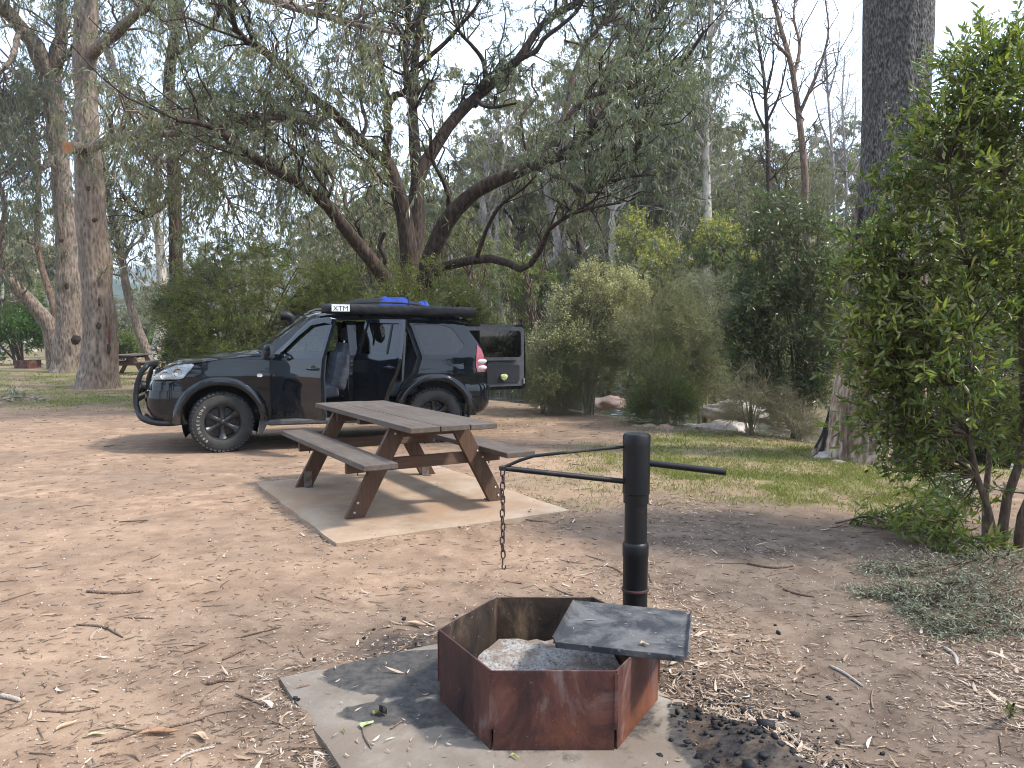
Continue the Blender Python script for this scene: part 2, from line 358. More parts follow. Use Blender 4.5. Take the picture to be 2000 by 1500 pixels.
def build_ground():
    rs = [0.0]
    r = 0.8
    while r < 1400: rs.append(r); r *= 1.0195 if r < 30 else (1.05 if r < 300 else 1.2)
    rs = np.array(rs)
    th = np.concatenate([np.linspace(-52, 52, 330), np.linspace(52, 308, 66)[1:-1]]); th = np.radians(th)
    Rr, Th = np.meshgrid(rs[1:], th, indexing='ij'); x = Rr * np.sin(Th); y = Rr * np.cos(Th); z = tz(x, y)
    V = np.vstack([[[0, 0, float(tz(0, 0))]], np.stack([x, y, z], -1).reshape(-1, 3)])
    a, b = x.shape; idx = np.arange(a * b).reshape(a, b) + 1; j2 = np.roll(idx, -1, axis=1)
    Q = np.stack([idx[:-1], idx[1:], j2[1:], j2[:-1]], -1).reshape(-1, 4)
    Tt = np.stack([np.zeros(b, int), idx[0], j2[0]], -1)
    me = mesh_np('ground', V, [Q, Tt], ground_material(), smooth=True)
    X, Y = V[:, 0], V[:, 1]; s = bank_s(X, Y)
    def put(name, val):
        at_ = me.attributes.new(name, 'FLOAT', 'POINT'); at_.data.foreach_set('value', np.asarray(val, dtype=np.float32))
    put('grass', grass_mask(X, Y))
    put('dry', np.clip(sstep(-0.5, 2.5, s) + sstep(38, 60, Y), 0, 1))
    d1 = sstep(-0.1, 1.6, X + (Y - 3) * 0.02 + (fbm(X, Y, 61) - 0.5) * 2.2) * sstep(7.6, 5.2, Y + (fbm(X * 0.8, Y * 0.8, 63) - 0.5) * 2)
    d2 = sstep(0.0, 0.7, 1.0 - np.hypot((X + 0.3) / 2.1, (Y - 3.55) / 1.5) + (fbm(X * 1.5, Y * 1.5, 83) - 0.5) * 0.8) * 0.75
    put('dark', np.clip(np.maximum(d1, d2) + sstep(0.58, 0.75, fbm(X * 0.45, Y * 0.45, 71)) * 0.5, 0, 1))
    so = sstep(1.0, 0.45, np.hypot((X - 0.78) / 0.42, (Y - 2.75) / 0.75)) + sstep(1.0, 0.5, np.hypot((X + 0.35) / 0.55, (Y - 3.72) / 0.25)) * 0.8  # sooty soil right of the pit, dark patch behind the pad
    put('soot', np.clip(so, 0, 1))
    return tag(link('ground', me), 'dusty reddish dirt ground with patchy grass and river bank', kind='structure')
build_ground()
# river
def river():
    t = NT('river_water'); v = t.wco((1, 1.6, 1))
    h = t.mix(0.5, t.noise(v, 2.2, 5, 0.6, 0.8), t.noise(v, 9, 4, 0.6))
    foam = t.ramp(t.noise(v, 0.8, 6, 0.7, 1.2), [(0.55, 0.0), (0.68, 0.75)])
    c = t.mix(foam, (0.06, 0.06, 0.045), (0.62, 0.66, 0.68))
    m = t.done(t.bsdf(c, t.math('ADD', t.math('MULTIPLY', foam, 0.4), 0.06), 0.6, 0, t.bump(h, 0.6, 0.06)))
    vs = []
    for k in range(60):
        u = -75 + k * 3.4
        base = np.array([-0.33, 16.6]) + np.array([0.548, -0.836]) * u
        for s in np.linspace(2.5, 13, 8):
            q = base + np.array([0.836, 0.548]) * s; vs.append((q[0], q[1], -1.18))
    F = np.array([(i * 8 + j, (i + 1) * 8 + j, (i + 1) * 8 + j + 1, i * 8 + j + 1) for i in range(59) for j in range(7)])
    o = link('river', mesh_np('river', vs, F, m, True)); return tag(o, 'shallow river running below the grassy bank', kind='structure')
river()
# far ranges
def mountains():
    m = plain('mountain_forest', (0.035, 0.055, 0.032), 0.95, 0.1, var=0.5, scale=0.02)
    for nm, d, h, sd, lab in (('mountain_range', 1150, 128, 3, 'blue forested mountain range far behind the trees'), ('hills', 480, 34, 8, 'low wooded hills in front of the blue range')):
        th = np.radians(np.linspace(-75, 75, 260)); rows = []
        for k, f in enumerate((0.0, 0.35, 0.7, 0.9, 1.0, 0.8)):
            rr = d + (k - 4) * d * 0.06 + 0 * th
            rid = 0.45 + 0.75 * fbm(th * 7 + sd, th * 0 + sd, sd, 5)
            zz = h * f * rid + (fbm(th * 60, th * 0 + k, sd + 5, 3) - 0.5) * h * 0.08 * (f > 0)
            rows.append(np.stack([rr * np.sin(th), rr * np.cos(th), zz - 3], -1))
        V = np.array(rows); n = len(th)
        F = np.array([(i * n + j, i * n + j + 1, (i + 1) * n + j + 1, (i + 1) * n + j) for i in range(len(rows) - 1) for j in range(n - 1)])
        tag(link(nm, mesh_np(nm, V.reshape(-1, 3), F, m, True)), lab, kind='structure')
mountains()
# concrete pads
def concrete(name, stain=False):
    t = NT(name); v = t.co(); n = t.noise(v, 2.2, 7, 0.65); f = t.noise(v, 60, 5, 0.7)
    c = t.ramp(n, [(0.3, (0.22, 0.15, 0.1)), (0.5, (0.31, 0.235, 0.168)), (0.72, (0.4, 0.325, 0.25))]) if not stain else \
        t.ramp(n, [(0.3, (0.11, 0.09, 0.072)), (0.5, (0.2, 0.172, 0.142)), (0.72, (0.3, 0.268, 0.228))])
    c = t.mix(t.ramp(t.noise(v, 1.1, 6, 0.7, 0.5), [(0.42, 0.0), (0.6, 0.85)]), c, (0.3, 0.19, 0.12) if not stain else (0.15, 0.115, 0.088))
    c = t.mix(t.ramp(f, [(0.62, 0.0), (0.78, 0.5)]), c, (0.12, 0.09, 0.07))
    if stain:
        at_ = t.attr('soot'); sn = t.math('ADD', at_, t.math('MULTIPLY', t.math('SUBTRACT', t.noise(v, 6, 7, 0.65, 0.6), 0.5), 0.9))
        c = t.mix(t.ramp(sn, [(0.46, 0.0), (0.58, 0.88)]), c, t.ramp(t.noise(v, 24, 5, 0.7), [(0.35, (0.018, 0.018, 0.02)), (0.7, (0.075, 0.07, 0.066))]))
    return t.done(t.bsdf(c, 0.88, 0.2, 0, t.bump(t.mix(0.5, f, n), 0.5, 0.012)))
def pad(name, label, loc, rz, w, l, top, mat, soot=None):
    """a slab with its near-left corner rounded by wear, gridded so its edges wander a little"""
    nx, ny = 26, 32; rows = []; rng = np.random.default_rng(11)
    xs = np.linspace(-w / 2, w / 2, nx); ys = np.linspace(-l / 2, l / 2, ny)
    X, Y = np.meshgrid(xs, ys, indexing='ij')
    e = np.minimum(np.minimum(X + w / 2, w / 2 - X), np.minimum(Y + l / 2, l / 2 - Y))
    jx = (fbm(Y * 5, X * 5, 7) - 0.5) * 0.025; jy = (fbm(Y * 5, X * 5, 17) - 0.5) * 0.025
    Z = top - 0.012 * (e < 1e-6) + (fbm(X * 3, Y * 3, 5) - 0.5) * 0.006
    ed = (np.abs(np.abs(X) - w / 2) < 1e-6), (np.abs(np.abs(Y) - l / 2) < 1e-6)
    V = np.stack([X + jx * ed[0], Y + jy * ed[1], Z], -1).reshape(-1, 3)
    F = [(i * ny + j, (i + 1) * ny + j, (i + 1) * ny + j + 1, i * ny + j + 1) for i in range(nx - 1) for j in range(ny - 1)]
    ring = [i * ny for i in range(nx)] + [(nx - 1) * ny + j for j in range(1, ny)] + [i * ny + ny - 1 for i in range(nx - 2, -1, -1)] + [j for j in range(ny - 2, 0, -1)]
    o = len(V); low = V[ring].copy(); low[:, 2] = -0.12; V = np.vstack([V, low]); k = len(ring)
    F += [(ring[i], ring[i - 1], o + (i - 1) % k, o + i) for i in range(k)]
    me = mesh_np(name, V, np.array(F), mat); sharp(me, 40)
    if soot is not None:
        a = me.attributes.new('soot', 'FLOAT', 'POINT'); c, s_ = math.cos(rz), math.sin(rz)
        wx = loc[0] + V[:, 0] * c - V[:, 1] * s_; wy = loc[1] + V[:, 0] * s_ + V[:, 1] * c
        a.data.foreach_set('value', np.clip(soot(wx, wy), 0, 1).astype(np.float32))
    return tag(link(name, me, None, (loc[0], loc[1], 0), (0, 0, rz)), label, kind='structure')
PAD_R = math.radians(31)
def pit_soot_dark(x, y):
    a = sstep(1.15, 0.7, np.hypot((x + 0.45) / 0.42, (y - 3.32) / 0.26)); b = sstep(1.1, 0.6, np.hypot((x + 0.42) / 0.34, (y - 2.95) / 0.12))  # uneven dark patches on the pad left of the ring
    c = sstep(1.2, 0.6, np.hypot((x - 0.15) / 0.62, (y - 3.06) / 0.6)) * 0.55; d = sstep(1.2, 0.5, np.hypot((x - 0.72) / 0.16, (y - 2.75) / 0.5)) * 0.8
    return np.maximum(np.maximum(a, b * 0.9), np.maximum(c, d))
u_, v_ = np.array([math.cos(PAD_R), math.sin(PAD_R)]), np.array([math.sin(PAD_R), -math.cos(PAD_R)])
pc = np.array([-1.02, 3.28]) + u_ * 0.67 + v_ * 0.9
pad('concrete_pad', 'sooty, dark-patched concrete pad under the nearest fire pit', pc, PAD_R, 1.34, 1.8, 0.012, concrete('pit_concrete', True), pit_soot_dark)
TAB_R = math.radians(30.5)
tu, tv = np.array([math.cos(TAB_R), math.sin(TAB_R)]), np.array([-math.sin(TAB_R), math.cos(TAB_R)])
TAB_C = np.array([-1.07, 7.0])
pc2 = np.array([-1.24, 5.33]) + tu * 1.0 + tv * 1.3
CONC = concrete('table_concrete')
pad('concrete_pad', 'pale tan concrete pad under the nearest picnic table', pc2, TAB_R, 2.0, 2.6, 0.05, CONC)
def haze():
    t = NT('haze_air'); v = t.n('ShaderNodeVolumePrincipled'); v.inputs['Color'].default_value = (0.82, 0.87, 0.94, 1); v.inputs['Density'].default_value = 0.0006; v.inputs['Anisotropy'].default_value = 0.2
    t.l(v.outputs[0], t.out.inputs['Volume']); m = MB(); m.box((0, 0, 82), (3000, 3000, 176)); o = m.build('haze', t.m, None, 0); tag(o, 'thin blue haze over the distant ranges', 'haze', kind='stuff'); return o
haze()
# ================================================================ FIRE PIT
def rust_mat():
    t = NT('rusted_steel'); v = t.co(); n = t.noise(t.co(scale=(1, 1, 0.7)), 3.2, 9, 0.7, 0.9); f = t.noise(v, 55, 5, 0.7)
    sep = t.n('ShaderNodeSeparateXYZ'); t.l(v, sep.inputs[0]); zz = sep.outputs[2]
    c = t.ramp(n, [(0.33, (0.014, 0.009, 0.009)), (0.46, (0.045, 0.018, 0.016)), (0.56, (0.085, 0.032, 0.024)), (0.7, (0.13, 0.068, 0.054))])
    low = t.math('MULTIPLY', t.ramp(zz, [(0.02, 1.0), (0.17, 0.0)]), t.ramp(t.noise(v, 4, 6, 0.7), [(0.45, 0.0), (0.66, 0.7)]))
    c = t.mix(low, c, (0.2, 0.066, 0.026))
    sp = t.ramp(t.noise(t.co(scale=(1, 1, 0.6)), 3.1, 7, 0.6, 1.0), [(0.56, 0.0), (0.66, 0.75)])
    c = t.mix(sp, c, (0.17, 0.13, 0.125))
    c = t.mix(t.ramp(f, [(0.63, 0.0), (0.74, 0.5)]), c, (0.3, 0.2, 0.16))
    sc_ = t.ramp(t.noise(t.co(scale=(9, 9, 1)), 14, 5, 0.7), [(0.66, 0.0), (0.76, 0.45)])
    c = t.mix(sc_, c, (0.24, 0.19, 0.17))
    return t.done(t.bsdf(c, t.math('ADD', t.math('MULTIPLY', n, 0.3), 0.45), 0.3, 0.0, t.bump(t.mix(0.5, f, n), 0.35, 0.006)))
def inner_mat():
    t = NT('burnt_steel_lining'); v = t.co(); n = t.noise(t.co(scale=(1, 1, 0.5)), 7, 8, 0.68, 0.6)
    c = t.ramp(n, [(0.36, (0.012, 0.01, 0.009)), (0.52, (0.045, 0.03, 0.021)), (0.64, (0.12, 0.08, 0.05)), (0.76, (0.22, 0.145, 0.095))])
    c = t.mix(t.ramp(t.noise(v, 70, 4, 0.7), [(0.66, 0.0), (0.74, 0.8)]), c, (0.5, 0.45, 0.4))
    return t.done(t.bsdf(c, 0.85, 0.25, 0, t.bump(n, 0.4, 0.006)))
RUST, LINING = rust_mat(), inner_mat()
def sooty(name, col, rough, wear=(0.22, 0.17, 0.13), lo=0.6, scale=4.0):
    t = NT(name); v = t.co(); n = t.noise(v, scale, 8, 0.68, 0.4)
    c = t.mix(t.ramp(n, [(lo, 0.0), (lo + 0.14, 0.6)]), col, wear)
    c = t.mix(t.ramp(t.noise(v, 45, 5, 0.7), [(0.64, 0.0), (0.76, 0.5)]), c, tuple(x * 1.2 for x in wear))
    r = t.math('ADD', t.math('MULTIPLY', t.noise(v, 9, 5), 0.35), rough - 0.17)
    return t.done(t.bsdf(c, r, 0.28, 0.0, t.bump(t.noise(v, 80, 5, 0.7), 0.3, 0.003)))
BLACKSTEEL = sooty('black_pipe_steel', (0.007, 0.007, 0.008), 0.45, (0.12, 0.085, 0.062), lo=0.55)
PLATE = sooty('hotplate_steel', (0.03, 0.031, 0.035), 0.5, (0.15, 0.143, 0.137), 0.43, 5.0)
CHAINM = sooty('rusty_chain_steel', (0.05, 0.03, 0.028), 0.55, (0.14, 0.07, 0.045), 0.5, 30)
def fire_pit(C, R, zt, label, detail=True):
    root = empty('fire_pit', (C[0], C[1], 0.012 if detail else 0)); tag(root, label, 'fire pit')
    P = [(R * math.cos(math.radians(180 + 60 * k)), R * math.sin(math.radians(180 + 60 * k))) for k in range(6)]
    for k in range(6):
        a, b = Vector((*P[k], 0)), Vector((*P[(k + 1) % 6], 0)); t = (b - a).normalized(); nn = Vector((t.y, -t.x, 0))
        m = MB(); g = 0.005; th = 0.007
        a2, b2 = a + t * g * 0.4, b - t * g * 0.4
        cut = 0.03 if detail else 0.0                       # the corner slots left open at the bottom
        def col(p, off, z): q = p + nn * off; return (q.x, q.y, z)
        ao, bo = a + t * 0.008, b - t * 0.008
        prof = [(ao, 0.0), (bo, 0.0), (bo, 0.085), (b2, 0.1), (b2, zt), (a2, zt), (a2, 0.1), (ao, 0.085)]
        m.add([col(p, 0, z) for p, z in prof], [tuple(range(8))])
        m.add([col(p, 0, z) for p, z in prof] + [col(p, -th, z) for p, z in prof], [(i, i + 8, (i + 1) % 8 + 8, (i + 1) % 8) for i in range(8)])
        o = m.build('side_panel', RUST, root, 0)
        m2 = MB(); m2.add([col(p, -th, z) for p, z in prof], [tuple(range(8))[::-1]]); m2.build('lining', LINING, o, 0)
        w = MB(); w.box((*(a + nn * -0.003)[:2], zt * 0.62), (0.012, 0.012, zt * 0.7)); w.build('weld_seam', RUST, o, 0)
    post = (0.425, 0.46)
    # post with sleeve
    zt2 = 1.03
    m = MB(); m.lathe([(0.052, 0.0), (0.052, 0.78)], 28, c=(*post, 0)); po = m.build('post', BLACKSTEEL, root)
    m = MB(); m.lathe([(0.0525, 0.2), (0.057, 0.2), (0.058, 0.46), (0.0605, 0.465), (0.0605, 0.515), (0.057, 0.525), (0.0525, 0.53)], 28, c=(*post, 0)); m.build('collar', BLACKSTEEL, po)
    m = MB(); m.lathe([(0.055, 0.715), (0.0585, 0.715), (0.0585, 0.755), (0.0625, 0.76), (0.0625, 0.99), (0.055, 0.99)], 28, c=(*post, 0)); m.build('sleeve', BLACKSTEEL, po)
    m = MB(); m.lathe([(0.061, 0.985), (0.0635, 0.985), (0.0635, 1.025), (0.058, 1.036), (0.0, 1.04)], 28, c=(*post, 0)); m.build('cap', BLACKSTEEL, po)
    if not detail:
        m = MB(); m.tube([(post[0] - 0.05, post[1], 0.82), (post[0] - 0.5, post[1] - 0.1, 0.88)], 0.012, 8); m.build('swing_arm', BLACKSTEEL, root)
        m = MB(); m.box((post[0] - 0.05, post[1] - 0.35, zt + 0.03), (0.5, 0.5, 0.008)); m.build('hotplate', PLATE, root); return root
    m = MB(); m.lathe([(0.058, 0.30), (0.064, 0.302), (0.063, 0.31), (0.053, 0.315)], 28, c=(*post, 0)); m.build('hinge_ring', RUST, po)
    A = Vector((post[0], post[1], 0)); tip = Vector((-0.192, 0.35, 0.895))
    m = MB(); m.tube([A + Vector((-0.055, -0.01, 0.815)), tip], 0.0125, 12); arm = m.build('swing_arm', BLACKSTEEL, root)
    m = MB(); m.tube([A + Vector((-0.055, 0.0, 0.975)), A.lerp(tip, 0.55) + Vector((0, 0.0, 0.44)), A.lerp(tip, 0.84) + Vector((0, 0, 0.185)), tip + Vector((0.06, 0, 0.025)), tip], 0.0075, 10)
    m.v = []; m.f = []
    z0 = A + Vector((-0.055, 0, 0.975))
    m.tube([z0, z0.lerp(tip + Vector((0.13, 0.01, 0.055)), 0.5), tip + Vector((0.14, 0.015, 0.052)), tip + Vector((0.08, 0.01, 0.034)), tip + Vector((0.02, 0, 0.01)), tip], 0.0075, 10); m.build('brace_rod', BLACKSTEEL, arm)
    m = MB(); m.lathe([(0.0, -0.012), (0.016, -0.01), (0.017, 0.008), (0.0, 0.013)], 16, c=tip); m.build('end_knob', BLACKSTEEL, arm)
    m = MB(); e0, e1 = A + Vector((0.055, -0.005, 0.90)), A + Vector((0.40, -0.05, 0.865))
    m.tube([e0, e1], 0.0155, 16, caps=False); m.tube([e0, e1], 0.0125, 16, caps=False); hp = m.build('handle_pipe', BLACKSTEEL, root)
    # chain
    ch = empty('chain', tuple(tip + Vector((0, 0, -0.012))), 0, root)
    lm = MB(); N = 20; pts = []
    for i in range(N):
        a = 2 * math.pi * i / N; pts.append((0.0095 * math.cos(a), 0, 0.0125 * math.sin(a) + (0.007 if math.sin(a) > 0 else -0.007)))
    lm.tube(pts, 0.0036, 6, closed=True); lme = lm.mesh('chain_link', CHAINM, 60)
    nl = 13
    for k in range(nl): link('chain_link', lme, ch, (0.002 * math.sin(k * 1.7), 0.001 * math.cos(k * 2.3), -0.008 - k * 0.031), (0.04 * math.sin(k), 0.05 * math.cos(k * 1.3), math.pi / 2 * (k % 2) + 0.5 + 0.1 * math.sin(k * 5)))
    m = MB(); h = -0.008 - nl * 0.031 + 0.014
    m.tube([(0, 0, h), (0, 0, h - 0.03), (-0.003, 0, h - 0.038), (-0.001, 0, h - 0.05), (0.008, 0, h - 0.053), (0.013, 0, h - 0.045), (0.013, 0, h - 0.034)], 0.0035, 7); m.build('hook', CHAINM, ch)
    # hotplate: a square plate with a lip on the near, left and right edges, hinged on the post
    cs = [Vector((0.268, 3.367)), Vector((0.765, 3.238)), Vector((0.651, 2.723)), Vector((0.171, 2.872))]
    cs = [q - Vector((C[0], C[1])) for q in cs]; ctr = sum(cs, Vector((0, 0))) / 4; rot = math.atan2(cs[1].y - cs[0].y, cs[1].x - cs[0].x)
    w = 0.505
    z0 = zt + 0.012
    m = MB(); h = w / 2; k = 0.03
    m.prism([(-h, -h), (h, -h), (h, h - 0.045), (h - 0.045, h), (-h, h)], 'z', 0, 0.007)
    pl = m.build('hotplate', PLATE, root, 0, 0.002, (ctr.x, ctr.y, z0), (math.radians(-1.0), math.radians(0.6), rot))
    m = MB(); m.prism([(-h + 0.01, -h - 0.004), (h - 0.014, -h - 0.004), (h - 0.014, -h + 0.004), (-h + 0.01, -h + 0.004)], 'z', -0.014, 0.0105); m.build('front_lip', PLATE, pl, 0, 0.002)
    for s, nm in ((-1, 'side_lip'), (1, 'side_lip')):
        m = MB(); m.add([(s * (h - 0.013), -h, 0.0072), (s * (h - 0.002), -h, 0.028), (s * (h + 0.003), -h, 0.026), (s * (h - 0.006), -h, 0.0072)] +
              [(s * (h - 0.013), h - 0.05, 0.0072), (s * (h - 0.002), h - 0.05, 0.026), (s * (h + 0.003), h - 0.05, 0.024), (s * (h - 0.006), h - 0.05, 0.0072)],
              [(0, 1, 2, 3), (4, 7, 6, 5), (0, 4, 5, 1), (1, 5, 6, 2), (2, 6, 7, 3), (3, 7, 4, 0)]); m.build(nm, PLATE, pl, 0)
    for i, x in enumerate((-0.11, 0.0, 0.11, 0.2)):
        m = MB(); m.lathe([(0.0, -h - 0.009), (0.006, -h - 0.007), (0.007, -h - 0.004)], 12, 'y', (x, 0, 0.002)); m.build('rivet', PLATE, pl)
    m = MB(); m.box((0.02, 0.0, -0.014), (0.42, 0.035, 0.024)); m.box((0.19, 0.12, -0.016), (0.035, 0.24, 0.022)); m.build('support_bar', BLACKSTEEL, pl, 0)
    return root
PIT_C = (0.15, 3.06)
fire_pit(PIT_C, 0.45, 0.292, 'rusty hexagonal fire pit with black post, swing chain and grey hotplate')
# ash, charcoal and burnt log inside
def ash_mat():
    t = NT('wood_ash'); v = t.wco(); n = t.noise(v, 55, 7, 0.75); f = t.noise(v, 6, 5, 0.6)
    c = t.ramp(n, [(0.36, (0.07, 0.06, 0.055)), (0.47, (0.3, 0.28, 0.265)), (0.68, (0.5, 0.485, 0.465))])
    c = t.mix(t.ramp(f, [(0.45, 0.0), (0.58, 0.8)]), c, (0.2, 0.145, 0.11))
    return t.done(t.bsdf(c, 0.95, 0.1, 0, t.bump(n, 0.7, 0.02)))
def lump(name, r, seed, mat, sub=2, sq=(1, 1, 1), amp=0.35):
    bm = bmesh.new(); bmesh.ops.create_icosphere(bm, subdivisions=sub, radius=1); rg = np.random.default_rng(seed)
    ph = rg.uniform(0, 6.28, 9); kk = rg.normal(size=(9, 3)) * 2.2
    for v in bm.verts:
        q = np.array(v.co); d = 1 + amp * sum(math.sin(kk[i] @ q * (1 + i * 0.35) + ph[i]) / (1.6 + i * 0.5) for i in range(9)) * 0.6
        v.co = Vector((q[0] * r * sq[0] * d, q[1] * r * sq[1] * d, q[2] * r * sq[2] * d))
    me = bpy.data.meshes.new(name); bm.to_mesh(me); bm.free(); me.materials.append(mat); return me
def ash():
    n = 60; rows = []
    for i in range(12):
        r = 0.43 * i / 11
        for j in range(n):
            a = 2 * math.pi * j / n; hexr = r * math.cos(math.pi / 6) / math.cos(((a + math.pi / 6) % (math.pi / 3)) - math.pi / 6) if r else 0
            x, y = hexr * 0.97 * math.cos(a + math.pi / 6), hexr * 0.97 * math.sin(a + math.pi / 6)
            rows.append((x, y, 0.03 + 0.03 * float(fbm(x * 5 + 9, y * 5 + 9, 3)) + 0.022 * float(fbm(x * 26, y * 26, 5)) + (0.03 if y > 0.2 else 0) + 0.1 * max(0, r - 0.33)))
    F = np.array([(i * n + j, i * n + (j + 1) % n, (i + 1) * n + (j + 1) % n, (i + 1) * n + j) for i in range(11) for j in range(n)])
    o = link('ash', mesh_np('ash', np.array(rows), F, ash_mat(), True), None, (PIT_C[0], PIT_C[1], 0.012)); tag(o, 'pale grey wood ash filling the nearest fire pit', 'ash', kind='stuff')
ash()
CHAR = sooty('charcoal', (0.012, 0.012, 0.013), 0.7, (0.1, 0.1, 0.1), 0.6, 20)
rng = np.random.default_rng(77)
chm = [lump('charcoal', 1, s, CHAR, 1, (1, 0.8, 0.65), 0.5) for s in (1, 2, 3)]
for i, (x, y, r, z, lab) in enumerate(((0.22, 3.02, 0.028, 0.09, 'black charcoal lump on the ash in the fire pit'), (0.30, 3.10, 0.02, 0.085, 'small charcoal lump on the ash under the hotplate'),
                                (-0.507, 2.93, 0.024, 0.033, 'dark burnt charcoal lump beside the pale green leaf'), (0.655, 2.62, 0.015, 0.02, 'round charcoal lump on the bottom right pad corner'))):
    o = link('charcoal_lump', chm[i % 3], None, (x, y, z), tuple(rng.uniform(0, 6, 3))); o.scale = (r, r, r); tag(o, lab, 'charcoal')
def scatter_char():
    parts = []; src = chm[0]; V0 = np.array([v.co[:] for v in src.vertices]); F0 = np.array([p.vertices[:] for p in src.polygons])
    for i in range(520):
        if i < 360:
            x = 0.86 + rng.normal() * 0.16; y = 2.72 + rng.normal() * 0.3; x += (2.9 - y) * 0.35
        else: x, y = rng.uniform(-0.9, 1.4), rng.uniform(2.4, 4.1)
        if np.hypot(x - PIT_C[0], y - PIT_C[1]) < 0.5: continue
        r = abs(rng.normal()) * 0.007 + 0.003; a = rng.uniform(0, 6); c, s = math.cos(a), math.sin(a)
        V = V0 * r * rng.uniform(0.6, 1.3, 3); V = np.stack([V[:, 0] * c - V[:, 1] * s + x, V[:, 0] * s + V[:, 1] * c + y, V[:, 2] + float(tz(x, y)) + r * 0.4 + (0.02 if x < 0.7 else 0.0)], 1); parts.append((V, F0))
    V, F = merge(parts); tag(link('charcoal_crumbs', mesh_np('charcoal_crumbs', V, F, CHAR)), 'black charcoal crumbs spilled beside the nearest fire pit', 'charcoal', kind='stuff')
scatter_char()
def burnt_log():
    t = NT('burnt_wood'); v = t.co(scale=(1, 6, 6)); n = t.noise(v, 9, 7, 0.7)
    m = t.done(t.bsdf(t.ramp(n, [(0.35, (0.03, 0.02, 0.014)), (0.6, (0.17, 0.11, 0.07))]), 0.9, 0.2, 0, t.bump(n, 0.8, 0.015)))
    q = MB(); q.tube([(-0.13, 0, 0), (-0.06, 0.006, 0.006), (0.04, 0, 0.0), (0.13, -0.008, 0.004)], [0.03, 0.048, 0.052, 0.045], 12)
    o = q.build('burnt_log', m, None, 35, 0, (0.27, 2.88, 0.10), (0.1, 0.05, 0.35)); tag(o, 'half burnt log in the fire pit below the hotplate', 'log')
burnt_log()
# ================================================================ PICNIC TABLE
def timber(name, cols, axis, gray=None, wear=0.5):
    """cols dark, mid, light; grain runs along axis 'x','y' or 'z' of the thing"""
    sc_ = {'x': (0.5, 9, 9), 'y': (9, 0.5, 9), 'z': (9, 9, 0.5)}[axis]
    t = NT(name); v = t.co(scale=sc_); info = t.n('ShaderNodeObjectInfo')
    off = t.n('ShaderNodeVectorMath', operation='ADD'); t.l(v, off.inputs[0]); cmb = t.n('ShaderNodeCombineXYZ')
    for i in range(3): t.l(t.math('MULTIPLY', info.outputs['Random'], 31.0 + i * 7), cmb.inputs[i])
    t.l(cmb.outputs[0], off.inputs[1]); v = off.outputs[0]
    n = t.noise(v, 2.6, 8, 0.65, 0.6); f = t.noise(v, 9, 6, 0.7)
    c = t.ramp(t.mix(0.4, n, f), [(0.32, cols[0]), (0.5, cols[1]), (0.7, cols[2])])
    if gray:
        g = t.ramp(t.noise(t.co(scale=(1.2, 1.2, 1.2)), 1.6, 6, 0.65), [(0.4, 0.0), (0.62, wear)])
        c = t.mix(g, c, t.ramp(f, [(0.35, tuple(x * 0.6 for x in gray)), (0.65, gray)]))
    c = t.mix(t.ramp(f, [(0.68, 0.0), (0.8, 0.6)]), c, tuple(x * 0.4 for x in cols[0]))
    return t.done(t.bsdf(c, 0.72, 0.3, 0, t.bump(t.mix(0.6, n, f), 0.45, 0.006)))
TOPW = timber('weathered_plank', ((0.036, 0.026, 0.019), (0.076, 0.057, 0.044), (0.125, 0.098, 0.077)), 'y', (0.145, 0.122, 0.103), 0.5)
LEGW = timber('stained_leg_timber', ((0.035, 0.018, 0.011), (0.085, 0.038, 0.02), (0.15, 0.066, 0.03)), 'z', (0.11, 0.082, 0.062), 0.6)
BEAMW = timber('stained_beam_timber', ((0.045, 0.025, 0.016), (0.095, 0.048, 0.028), (0.15, 0.075, 0.04)), 'x', (0.11, 0.085, 0.068), 0.5)
GALV = plain('galvanised_bolt', (0.45, 0.43, 0.4), 0.45, 0.5, 0.7, var=0.3, scale=40)
BRACK = plain('bracket_steel', (0.14, 0.115, 0.095), 0.6, 0.4, 0.3, var=0.4, scale=20)
